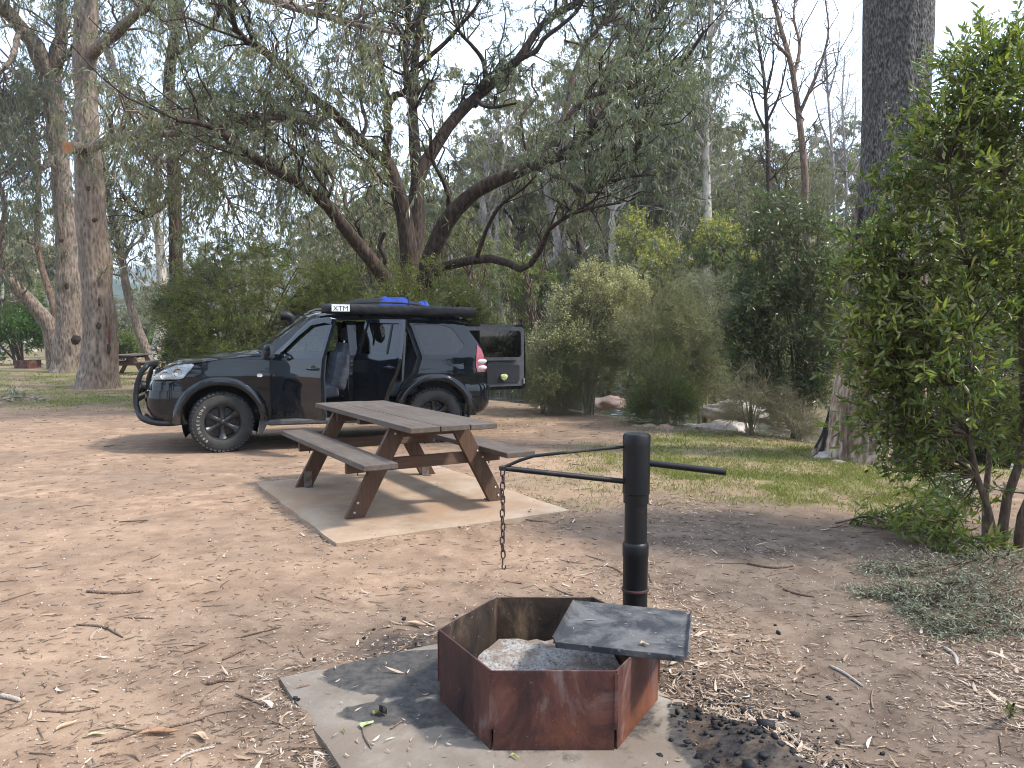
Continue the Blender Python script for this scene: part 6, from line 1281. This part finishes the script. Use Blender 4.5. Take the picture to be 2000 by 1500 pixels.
# tall shrubs along the far bank
for k in range(80):
    u = rng.uniform(600, 1480); d = rng.uniform(21, 44); kx = (u - 1000) / 1500; x = kx * d; z = float(tz(x, d)); i = k % 4
    if z < -1.3 or any((x - a) ** 2 + (d - b) ** 2 < 1.5 for a, b in spots): continue
    spots.append((x, d)); place(SHRP[i], 'riverside_shrub', ('tall fine-leaved olive shrub', 'grey-leaved rounded shrub', 'green upright shrub', 'pale olive bushy shrub')[i] + ' on the far river bank', (x, d, z - 0.1), rng.uniform(0.7, 1.25), rng.uniform(0, 6.28), 'shrubs along the far bank')
# scrub covering the slope
def scrub():
    n = 120000; s_ = 9.5 + 105 * rng.uniform(size=n) ** 1.4; u = rng.uniform(300, 2300, n); kx = (u - 1000) / 1500; d = (s_ + 8.5) / (0.836 * kx + 0.548); ok = (d > 24) & (d < 240); d, kx = d[ok], kx[ok]; x, y = kx * d, d
    c = fbm(x * 0.22, y * 0.22, 91, 3); ok = c > 0.36; x, y, d, c = x[ok], y[ok], d[ok], c[ok]; n = len(x)
    h = (c - 0.33) * 10 * rng.uniform(0, 1, n) ** 0.7; z = tz(x, y) + h
    p = np.stack([x, y, z], 1); dr = nrm(rng.normal(size=(n, 3)) + np.array([0, 0, 0.2])); nm = nrm(np.cross(dr, rng.normal(size=(n, 3)))); L_ = rng.uniform(0.006, 0.010, n) * d + 0.1
    tag(link('hillside_scrub', leafmesh('hillside_scrub', (p, dr, nm, L_, L_ * 0.42), EUCFAR)), 'grey-green scrub covering the slope across the river', 'scrub', kind='stuff')
scrub()
# traced trees across the river on the right
wg = [px_limb([(1380, 720), (1381, 640), (1382, 560), (1383, 450), (1380, 350), (1378, 270), (1381, 200), (1386, 100), (1390, 0), (1392, -120)], 0, 0, 31, 31, 22, [11, 9, 8.5, 8, 7.5, 7, 6, 5, 4, 3]),
      px_limb([(1378, 290), (1355, 250), (1340, 215), (1320, 190)], 4, 1.5, 31, 30), px_limb([(1380, 230), (1400, 190), (1420, 150), (1440, 110)], 4, 1.5, 31, 31), px_limb([(1384, 130), (1360, 80), (1335, 30), (1310, -40)], 4, 1.5, 31, 32), px_limb([(1387, 80), (1410, 30), (1425, -40)], 3, 1.5, 31, 31)]
tree('white_gum_tree', 'slim white-trunked gum across the river with hanging upper crown', wg, BK_PALE, EUC, 301, dict(n1=110, n2=420, n3=1100, nl=13000, w=[0.35, 1.2, 1.2, 1.3, 1.2], t0=0.45, L1=(1.0, 2.4), L2=(0.6, 1.2), leaf=(0.18, 0.28), lw=(0.028, 0.045), droop=1.0, ldroop=1.2))
sg = [px_limb([(1335, 640), (1330, 560), (1322, 470), (1316, 400), (1300, 330), (1290, 270)], 6, 3, 33, 33), px_limb([(1316, 400), (1340, 350), (1345, 300)], 4, 2, 33, 32), px_limb([(1318, 420), (1280, 370), (1250, 330)], 4, 2, 33, 33)]
tree('gum_tree', 'leafy gum with a thin pale trunk left of the white gum', sg, BK_PALE, EUC, 302, dict(n1=100, n2=420, n3=1200, nl=15000, w=[0.6, 1.2, 1.2], t0=0.4, L1=(1.0, 2.3), L2=(0.6, 1.2), leaf=(0.18, 0.3), lw=(0.03, 0.05), droop=1.0, ldroop=1.2))
deads = [('tall dark dead gum against the sky, left of the reddish one', BK_DARK, 34, [[(1503, 560), (1502, 400), (1500, 320), (1497, 230), (1492, 150), (1480, 80), (1468, 10)], [(1497, 240), (1520, 190), (1535, 130), (1545, 60)], [(1498, 260), (1475, 210), (1462, 150), (1455, 100)], [(1495, 190), (1510, 120), (1505, 50)]], 5.5),
         ('reddish forked dead gum standing out against the sky', BK_RED, 30, [[(1578, 560), (1574, 420), (1572, 340), (1565, 265), (1556, 195), (1545, 125), (1525, 55), (1508, -10), (1495, -60)], [(1560, 225), (1580, 180), (1605, 120), (1618, 60), (1612, 0)], [(1550, 150), (1562, 90), (1550, 30), (1560, -30)], [(1540, 110), (1520, 90), (1495, 70)]], 8),
         ('pale bare dead gum between the reddish gum and burnt trunk', BK_DEAD, 42, [[(1634, 560), (1630, 430), (1628, 340), (1622, 250), (1616, 170), (1612, 90)], [(1626, 300), (1600, 230), (1585, 160)], [(1624, 270), (1650, 210), (1660, 140)], [(1618, 190), (1635, 120), (1640, 60)]], 4),
         ('thin pale dead gum close left of the burnt trunk', BK_DEAD, 46, [[(1655, 560), (1654, 400), (1650, 300), (1645, 200), (1650, 110)], [(1652, 330), (1668, 260), (1672, 180)], [(1650, 280), (1630, 210)]], 3.4),
         ('grey dead gum lower on the slope right of the white gum', BK_DEAD, 40, [[(1420, 620), (1412, 540), (1408, 470), (1402, 420), (1395, 370)], [(1406, 450), (1425, 400), (1430, 350)], [(1409, 500), (1390, 450), (1370, 420)]], 4.5)]
for i, (lab, bk, d, ls, r) in enumerate(deads):
    tree('dead_gum_tree', lab, [px_limb(p, r if k == 0 else r * 0.5, r * 0.35 if k == 0 else r * 0.15, d, d + (0 if k == 0 else (-1) ** k)) for k, p in enumerate(ls)], bk, None, 320 + i, bare=dict(n1=46, n2=170, n3=300, nl=10, t0=0.25, L1=(0.8, 2.6), L2=(0.5, 1.2), L3=(0.3, 0.7), up=0.35, droop=0.0))
bg = [px_limb([(1545, 620), (1535, 480), (1530, 400), (1540, 330)], 4, 2, 38, 38), px_limb([(1530, 420), (1520, 360), (1500, 320)], 3, 1.5, 38, 38)]
tree('gum_tree', 'sparse gum crown behind the dead trunks at the hill crest', bg, BK_DARK, EUCFAR, 340, dict(n1=50, n2=200, n3=500, nl=5000, t0=0.4, L1=(0.8, 2.0), L2=(0.5, 1.1), leaf=(0.2, 0.3), lw=(0.03, 0.045)))
# ================================================================ GROUND COVER AND SMALL THINGS
def on_pad(x, y):
    a = (np.stack([x - pc[0], y - pc[1]], -1) @ np.array([[math.cos(PAD_R), -math.sin(PAD_R)], [math.sin(PAD_R), math.cos(PAD_R)]])); p1 = (np.abs(a[:, 0]) < 0.67) & (np.abs(a[:, 1]) < 0.9)
    b = (np.stack([x - pc2[0], y - pc2[1]], -1) @ np.array([[math.cos(TAB_R), -math.sin(TAB_R)], [math.sin(TAB_R), math.cos(TAB_R)]])); p2 = (np.abs(b[:, 0]) < 1.0) & (np.abs(b[:, 1]) < 1.3)
    return np.where(p1, 1, 0) + np.where(p2, 2, 0)
def gz(x, y):
    k = on_pad(x, y); return np.where(k == 1, 0.014, np.where(k == 2, 0.052, tz(x, y)))
rng = np.random.default_rng(909)
def sample(n, y0=1.9, y1=26.0, umin=-150, umax=2150, power=1.0):
    """points spread evenly over the picture of the ground rather than over the ground, so near and far are equally detailed"""
    v = rng.uniform(0, 1, n) ** power; iy = 1 / y1 + (1 / y0 - 1 / y1) * v; y = 1 / iy; x = (rng.uniform(umin, umax, n) - 1000) / 1500 * y; return x, y
GRASS = leafmat('lawn_grass', ((0.085, 0.115, 0.024), (0.145, 0.175, 0.042), (0.22, 0.235, 0.075), (0.32, 0.28, 0.13)), 0.35, 0.6, 0.2, big=0.25, scale=0.6)
def grass():
    x, y = sample(900000, 4.6, 30, -200, 2100); g = grass_mask(x, y); k = fbm(x * 3.5, y * 3.5, 5, 3); ok = rng.uniform(size=len(x)) < np.clip(g * (k * 2.4 - 0.4), 0, 1)
    ok &= (on_pad(x, y) == 0); x, y = x[ok][:190000], y[ok][:190000]; n = len(x)
    d = nrm(np.stack([rng.normal(size=n) * 0.55, rng.normal(size=n) * 0.55, np.full(n, 0.8)], 1)); nm = nrm(np.cross(d, rng.normal(size=(n, 3)))); L_ = rng.uniform(0.018, 0.05, n) + 0.0008 * y
    p = np.stack([x, y, gz(x, y) - 0.004], 1); tag(link('grass', leafmesh('grass', (p, d, nm, L_, 0.0035 + 0.0005 * y), GRASS)), 'short patchy green grass around the dirt clearing', 'grass', kind='stuff')
grass()
def litter_mat(name, cols, rough=0.75):
    t = NT(name); g = t.n('ShaderNodeNewGeometry'); k = len(cols); c = t.ramp(g.outputs['Random Per Island'], [(i / (k - 1), q) for i, q in enumerate(cols)])
    c = t.mix(t.ramp(t.noise(t.wco(), 90, 3), [(0.4, 0.0), (0.7, 0.5)]), c, tuple(0.5 * a for a in cols[len(cols) // 2])); return t.done(t.bsdf(c, rough, 0.3))
LIT = litter_mat('dry_leaf_litter', ((0.1, 0.06, 0.04), (0.24, 0.15, 0.09), (0.36, 0.26, 0.18), (0.46, 0.37, 0.28), (0.2, 0.13, 0.09), (0.55, 0.47, 0.38)))
TWIG = litter_mat('fallen_twig', ((0.05, 0.032, 0.023), (0.12, 0.08, 0.058), (0.22, 0.165, 0.125), (0.08, 0.055, 0.042)), 0.85)
def dens(x, y):
    right = sstep(-0.3, 1.8, x + (y - 3.5) * 0.06) * 0.8; base = 0.05 + right
    e = np.zeros_like(x)
    for (c, r, w, l) in ((pc, PAD_R, 0.67, 0.9), (pc2, TAB_R, 1.0, 1.3)):
        a = np.stack([x - c[0], y - c[1]], -1) @ np.array([[math.cos(r), -math.sin(r)], [math.sin(r), math.cos(r)]]); dd = np.maximum(np.abs(a[:, 0]) - w, np.abs(a[:, 1]) - l); e = np.maximum(e, np.exp(-np.abs(dd - 0.04) / 0.09) * (dd > 0.0))
    k = fbm(x * 1.3, y * 1.3, 15, 4); k2 = fbm(x * 0.35, y * 0.35, 19, 3)
    out = (base * (0.1 + 1.9 * sstep(0.44, 0.66, k * 0.6 + k2 * 0.4)) + e * 0.9) * (1 + 0.4 * sstep(9, 14, y)); return np.where(on_pad(x, y) > 0, 0.035, out)
def litter():
    x, y = sample(150000, 1.9, 24, -100, 2100, 1.0); ok = (rng.uniform(size=len(x)) < dens(x, y) * 0.48) & (np.hypot(x - PIT_C[0], y - PIT_C[1]) > 0.47) & (bank_s(x, y) < 1.5); x, y = x[ok][:52000], y[ok][:52000]; n = len(x)
    k = 34; hx, hy = rng.uniform(-0.21, 0.23, k), rng.uniform(-0.22, 0.2, k); x[:k] = 0.464 + hx * 0.97 + hy * 0.25; y[:k] = 3.05 - hx * 0.25 + hy * 0.97
    a = rng.uniform(0, 6.283, n); d = nrm(np.stack([np.cos(a), np.sin(a), rng.normal(size=n) * 0.12], 1)); up = nrm(np.stack([rng.normal(size=n) * 0.35, rng.normal(size=n) * 0.35, np.ones(n)], 1)); nm = nrm(up - d * (up * d).sum(1, keepdims=True))
    size = np.where(rng.uniform(size=n) < 0.06, rng.uniform(0.045, 0.095, n), rng.uniform(0.007, 0.034, n)); L_ = size * (1 + 0.03 * y); W = size * rng.uniform(0.07, 0.22, n) + 0.0012 * np.maximum(1, y * 0.35)
    p = np.stack([x, y, gz(x, y) + 0.003 + rng.uniform(0, 0.006, n)], 1); p[:k, 2] = 0.328; L_[:k] *= 0.6; W[:k] *= 0.7; d[:k, 2] = 0; nm[:k] = (0, 0, 1)
    c = -nm; me = leafmesh('leaf_litter', (p, d, c, L_, W), LIT, True, 0.5); tag(link('leaf_litter', me), 'dry gum leaves and bark flakes littering the dirt', 'leaf litter', kind='stuff')
litter()
def twigs():
    x, y = sample(60000, 1.9, 22, -100, 2100, 1.0); ok = (rng.uniform(size=len(x)) < (0.12 + dens(x, y) * 0.25)) & (np.hypot(x - PIT_C[0], y - PIT_C[1]) > 0.5) & (on_pad(x, y) == 0) & (bank_s(x, y) < 1.5); x, y = x[ok][:20000], y[ok][:20000]; n = len(x)
    a = rng.normal(size=n) * 0.6 + np.where(rng.uniform(size=n) < 0.7, 0.1, 1.5); L_ = np.where(rng.uniform(size=n) < 0.025, rng.uniform(0.08, 0.2, n), rng.uniform(0.01, 0.05, n)) * (1 + 0.03 * y); z = gz(x, y) + 0.003; K = 4; P = np.empty((n, K, 3)); b = rng.normal(size=n) * 0.25
    for j in range(K):
        u = j / (K - 1) - 0.5; P[:, j, 0] = x + L_ * (u * np.cos(a) - b * u * u * np.sin(a)); P[:, j, 1] = y + L_ * (u * np.sin(a) + b * u * u * np.cos(a)); P[:, j, 2] = z + rng.uniform(0, 0.004, n)
    R = (0.0007 + L_ * 0.009 + 0.00022 * y)[:, None] * np.array([1, 1.1, 0.9, 0.6])[None] * rng.uniform(0.6, 1.2, (n, 1)); V, F = tubes(P, R, 4); tag(link('fallen_twigs', mesh_np('fallen_twigs', V, F, TWIG)), 'thin broken twigs strewn over the dirt', 'twigs', kind='stuff')
twigs()
def crumbs():
    """soil crumbs and pebbles on the bare dirt close to the camera"""
    bm0 = bmesh.new(); bmesh.ops.create_icosphere(bm0, subdivisions=1, radius=1); V0 = np.array([v.co[:] for v in bm0.verts]); F0 = np.array([[v.index for v in f.verts] for f in bm0.faces]); bm0.free()
    n = 9000; x, y = sample(n, 1.9, 9, -100, 2100, 0.8); ok = (on_pad(x, y) == 0); x, y = x[ok], y[ok]; n = len(x); r = (np.abs(rng.normal(size=n)) * 0.0022 + 0.0009) * (0.6 + 0.2 * y)
    S_ = r[:, None] * rng.uniform(0.6, 1.3, (n, 3)) * np.array([1, 1, 0.6]); V = V0[None] * S_[:, None] + np.stack([x, y, gz(x, y) + r * 0.2], 1)[:, None]; F = (F0[None] + (np.arange(n) * len(V0))[:, None, None]).reshape(-1, 3)
    m = litter_mat('soil_crumb', ((0.14, 0.09, 0.06), (0.3, 0.2, 0.14), (0.42, 0.32, 0.24), (0.5, 0.45, 0.4)), 0.95); tag(link('soil_crumbs', mesh_np('soil_crumbs', V.reshape(-1, 3), F, m)), 'small soil crumbs and pebbles on the bare dirt', 'pebbles', kind='stuff')
crumbs()
# sticks one can point at
STICK = barkmat('fallen_stick_bark', (0.04, 0.026, 0.018), (0.12, 0.08, 0.058), (0.24, 0.18, 0.14), 12, 3, 0.4)
PALEST = barkmat('pale_stick_bark', (0.16, 0.13, 0.11), (0.32, 0.27, 0.23), (0.45, 0.4, 0.35), 12, 3, 0.4)
sticks = [([(0, 1358), (20, 1362), (40, 1368)], 5, PALEST, 'smooth grey stick poking in at the left edge'), ([(82, 1388), (140, 1390), (195, 1380)], 2.2, STICK, 'long dark twig lying at the lower left'),
          ([(150, 1220), (200, 1224), (240, 1244)], 2.6, STICK, 'forked dark twig in the middle of the left dirt'), ([(170, 1155), (230, 1158), (280, 1154)], 3.2, STICK, 'brown stick with splintered end on the left dirt'),
          ([(405, 1334), (425, 1328), (440, 1322)], 6, STICK, 'short thick brown stick left of the pit pad'), ([(435, 1288), (460, 1276), (480, 1267)], 3, STICK, 'dark curved stick left of the pit pad corner'), ([(360, 1276), (385, 1266), (405, 1258)], 2.6, STICK, 'slim brown stick up left of the curved one'),
          ([(180, 1452), (230, 1444), (270, 1428), (330, 1420), (400, 1402)], 3.0, STICK, 'longest wavy stick at the bottom left, bark curling from it'), ([(340, 1490), (360, 1475), (385, 1466), (420, 1458)], 3, PALEST, 'pale forked twig at the bottom left edge'), ([(250, 1206), (300, 1208)], 2, STICK, 'thin dark twig above the forked twig'),
          ([(1530, 1150), (1560, 1160), (1590, 1165)], 3, STICK, 'brown stick on the leaf litter below the silver branches'), ([(1460, 1100), (1510, 1108), (1550, 1104)], 3.2, STICK, 'dark stick among the litter right of the post'), ([(1620, 1300), (1650, 1315), (1685, 1340)], 3.2, PALEST, 'grey bent stick in the right foreground litter'),
          ([(1845, 1265), (1865, 1280), (1870, 1300)], 3.5, PALEST, 'curled pale bark strip below the silver branches'), ([(707, 1412), (712, 1440), (726, 1462)], 1.6, STICK, 'thin red-brown twig on the pad beside the pale leaf'), ([(763, 1423), (785, 1408)], 1.8, STICK, 'short dark twig on the pad left of the pit')]
for pts, r, mt, lab in sticks:
    W = []
    for u, v in pts:
        q = G(u, v); zz = float(gz(np.array([q[0]]), np.array([q[1]]))[0]); q = G(u, v, zz + r * q[1] / 1500 * 0.8); W.append((*q, r * q[1] / 1500))
    S_ = spl(W, 9); S_[:, 3] *= np.array([0.75, 1, 1.05, 1, 1, 0.95, 1, 0.9, 0.6]); b = S_[4, :3].copy(); V, F = tubes(S_[None, :, :3] - b, S_[None, :, 3], 7); nV = len(V)
    me = mesh_np('stick', V, [F, np.array([list(range(6, -1, -1))]), np.array([list(range(nV - 7, nV))])], mt, True); tag(link('stick', me, None, tuple(b)), lab, 'stick')
def big_leaf(u, v, L_, W, ang, col, label, name='dry_leaf', curl=0.3):
    q = G(u, v); z = float(gz(np.array([q[0]]), np.array([q[1]]))[0]); P = []
    for t in np.linspace(0, 1, 9):
        w = W * math.sin(math.pi * min(1, t * 0.97 + 0.02)) ** 0.8 / 2; P.append([(L_ * (t - 0.5), s * w + 0.012 * math.sin(t * 5), 0.004 + 0.02 * curl * abs(s) ** 2 * math.sin(t * 3) + 0.015 * curl * (t - 0.5) ** 2 * 4) for s in (-1, -0.5, 0, 0.5, 1)])
    m = MB(); m.grid(P); o = m.build(name, plain(name + '_%d' % u, col, 0.7, 0.3, var=0.35, scale=30), None, 60, 0, (q[0], q[1], z), (0, 0, ang)); mo = o.modifiers.new('s', 'SOLIDIFY'); mo.thickness = 0.0012; return tag(o, label, 'leaf')
big_leaf(392, 1430, 0.1, 0.026, -0.35, (0.46, 0.33, 0.22), 'large curled tan leaf at the bottom left', curl=0.8); big_leaf(310, 1422, 0.15, 0.03, 0.25, (0.3, 0.17, 0.1), 'brown bark curl beside the longest wavy stick', 'bark_curl', 1.0)
big_leaf(128, 1408, 0.09, 0.018, 1.25, (0.42, 0.3, 0.2), 'narrow tan leaf near the lower left dark twig', curl=0.7); big_leaf(188, 1424, 0.07, 0.018, 0.5, (0.4, 0.36, 0.22), 'yellowish leaf with dark stalk at lower left', curl=0.5)
big_leaf(716, 1425, 0.06, 0.03, 1.2, (0.3, 0.36, 0.17), 'pale green broad leaf lying on the pit pad', 'green_leaf'); big_leaf(738, 1402, 0.045, 0.026, 0.9, (0.13, 0.13, 0.03), 'olive leaf beside the charcoal lump on the pad', 'green_leaf'); big_leaf(672, 1438, 0.018, 0.014, 0.2, (0.2, 0.19, 0.03), 'tiny yellow-green leaf on the pad edge', 'green_leaf')
big_leaf(1005, 1488, 0.032, 0.014, 0.1, (0.33, 0.33, 0.08), 'yellow-green leaf on the pad in front of the pit', 'green_leaf'); big_leaf(812, 1213, 0.12, 0.03, -0.2, (0.45, 0.32, 0.22), 'frayed tan bark piece behind the pit pad', 'bark_curl', 1.0)
o = big_leaf(1258, 1262, 0.03, 0.02, 0.1, (0.45, 0.33, 0.22), 'small tan leaf lying on the hotplate', 'dry_leaf', 0.6); o.location = (*G(1258, 1262, 0.325)[:2], 0.323)
# fallen cut branches at the right
def fallen(name, label, paths, mat, nl, leaf, lw, bark, seed, twn, tw=(0.12, 0.3), lift=0.05, cat='branch'):
    r = np.random.default_rng(seed); Ls = []
    for pts in paths:
        W = []
        for i, (u, v, h) in enumerate(pts): q = G(u, v); q = G(u, v, float(tz(q[0], q[1])) + h); W.append((*q, 0.008 * (1 - 0.7 * i / len(pts))))
        Ls.append(spl(W, 12))
    P = np.stack([l[:, :3] for l in Ls]); R = np.stack([l[:, 3] for l in Ls]); T_, Tr = sprout(P, R, twn, r, 0.12, 1.0, tw, (0.3, 0.9), 0.05, 0.15, 0.25, 4, 0.5, 0.0014)
    T_[:, :, 2] = np.maximum(T_[:, :, 2], tz(T_[:, :, 0], T_[:, :, 1]) + 0.012); lf = leaves(T_, nl, r, leaf, lw, 0.0, 0.05, 0.75, 0.8, 0.4); b = P[0, 0].copy(); root = empty(name, tuple(b)); tag(root, label, cat)
    V, F = merge([tubes(P, R, 6), tubes(T_, Tr, 3)]); link('stems', mesh_np('stems', V - b, F, bark, True), root); link('leaves', leafmesh('leaves', (lf[0] - b, *lf[1:]), mat, True, 0.05), root)
fallen('fallen_branch', 'silver-leaved cut branch lying in the right foreground, uppermost layer', [[(2040, 1060, 0.088), (1930, 1090, 0.088), (1820, 1105, 0.066), (1720, 1110, 0.033)], [(2040, 1080, 0.083), (1940, 1125, 0.072), (1840, 1140, 0.055), (1760, 1150, 0.028)]], SILVERL, 3800, (0.02, 0.034), (0.003, 0.0055), BK_STEM, 401, 300, (0.1, 0.26))
fallen('fallen_branch', 'silver-leaved cut branch nearest the camera at the right edge', [[(2060, 1130, 0.077), (1930, 1165, 0.066), (1820, 1165, 0.050), (1700, 1158, 0.022)], [(2060, 1160, 0.066), (1950, 1195, 0.055), (1850, 1215, 0.033), (1790, 1195, 0.022)], [(2060, 1200, 0.055), (1990, 1225, 0.033), (1900, 1232, 0.022), (1860, 1235, 0.017)]], SILVERL, 6000, (0.02, 0.034), (0.003, 0.0055), BK_STEM, 402, 440, (0.1, 0.26))
fallen('fallen_branch', 'green leafy cut branch lying left of the acacia stems', [[(1632, 1022, .03), (1700, 1008, .08), (1780, 1012, .1), (1880, 1030, .08)], [(1700, 1008, .08), (1760, 1030, .1), (1850, 1050, .1), (1920, 1060, .1)], [(1720, 1010, .08), (1790, 990, .14), (1850, 985, .14)]], ACACIA, 1500, (0.06, 0.1), (0.012, 0.018), BK_STEM, 403, 150, (0.12, 0.3))
fallen('fallen_branch', 'small grey leafy branch on the grass behind the acacia', [[(1905, 985, .08), (1870, 965, .12), (1835, 945, .1)], [(1905, 985, .08), (1885, 945, .15), (1860, 930, .14)]], SILVERL, 420, (0.06, 0.1), (0.012, 0.02), BK_STEM, 404, 60, (0.12, 0.3))
fallen('fallen_branch', 'small grey leafy twig on the grass at the left edge', [[(-20, 788, .05), (30, 776, .12), (70, 778, .08)], [(-20, 785, .05), (20, 768, .2), (50, 765, .15)]], SILVERL, 160, (0.1, 0.16), (0.02, 0.03), BK_STEM, 405, 36, (0.2, 0.5))
# small seedling at the right edge
fallen('seedling', 'tiny feathery green seedling at the lower right edge', [[(1975, 1398, 0.0), (1977, 1385, 0.06), (1980, 1375, 0.12)], [(1976, 1392, 0.03), (1970, 1385, 0.09), (1966, 1380, 0.11)]], FINEG, 160, (0.012, 0.02), (0.0015, 0.003), BK_STEM, 406, 30, (0.02, 0.05), cat='plant')
# rocks by the river
def rock_mat(name, a, b, c):
    t = NT(name); v = t.co(); n = t.noise(v, 3, 7, 0.65); s = t.noise(v, 40, 4, 0.7); col = t.ramp(n, [(0.3, a), (0.5, b), (0.7, c)]); col = t.mix(t.ramp(s, [(0.55, 0.0), (0.75, 0.5)]), col, tuple(x * 0.5 for x in b)); return t.done(t.bsdf(col, 0.9, 0.2, 0, t.bump(t.mix(0.5, n, s), 0.5, 0.03)))
PINK = rock_mat('pink_granite', (0.2, 0.12, 0.09), (0.3, 0.2, 0.155), (0.38, 0.29, 0.24)); PALE = rock_mat('pale_granite', (0.2, 0.165, 0.14), (0.32, 0.275, 0.24), (0.42, 0.375, 0.335))
for i, (u, v, d, r, sq, mt, lab) in enumerate(((1258, 838, 12.6, 22, (1.2, 0.8, 0.6), PINK, 'rounded pink boulder left of its larger pink neighbour'), (1298, 842, 12.3, 26, (1.1, 0.8, 0.6), PINK, 'larger rounded pink boulder beside the pale granite slab'), (1375, 850, 12.8, 75, (1.15, 1.0, 0.34), PALE, 'broad pale granite slab at the water edge'), (1425, 838, 13.6, 40, (1.3, 1.0, 0.45), PALE, 'pale granite hump right behind the broad slab'),
                                             (1075, 832, 12.9, 12, (1.3, 0.9, 0.5), PINK, 'small pink stone on the bank near the tailgate'), (1608, 892, 9.3, 15, (1.3, 1, 0.7), PALE, 'pale stone at the foot of the burnt trunk'), (1622, 884, 9.5, 18, (1.2, 1, 0.7), PINK, 'pinkish stone against the burnt trunk roots'), (1640, 905, 9.0, 12, (1.6, 1, 0.6), PALE, 'small grey stone right of the burnt trunk stones'),
                                             (1190, 785, 18.5, 30, (1.5, 1, 0.4), PINK, 'flat pink rock at the far side of the shallow water'), (1440, 800, 17.0, 45, (1.5, 1, 0.45), PALE, 'pale rock across the water behind the dry shrub'))):
    q = at(u, v, d); z = min(q[2], 0.3); R_ = r * d / 1500; o = link('boulder', lump('boulder', R_, 500 + i, mt, 4, sq, 0.28), None, (q[0], q[1], z - R_ * sq[2] * 0.15), (0, 0, i * 1.3)); o.data.shade_smooth(); tag(o, lab, 'rock')
# the distant camp site on the left
q = G(55, 722); fire_pit((q[0], q[1]), 0.45, 0.33, 'distant rusty fire pit with black post at the far left', False).scale = (1.25, 1.25, 1.25)
q = G(258, 733); tb = picnic_table((q[0] + 0.0, q[1], 0.04), math.radians(8), 'distant picnic table just right of the nearest tall trunk', False); pad('concrete_pad', 'distant concrete pad under the far picnic table', np.array([q[0], q[1]]), math.radians(8), 2.4, 2.8, 0.04, CONC)
q = G(112, 727); tb = picnic_table((q[0] + 0.55, q[1] + 1.0, 0.0), math.radians(70), 'distant picnic table half hidden behind the forked and leaning gums', False)
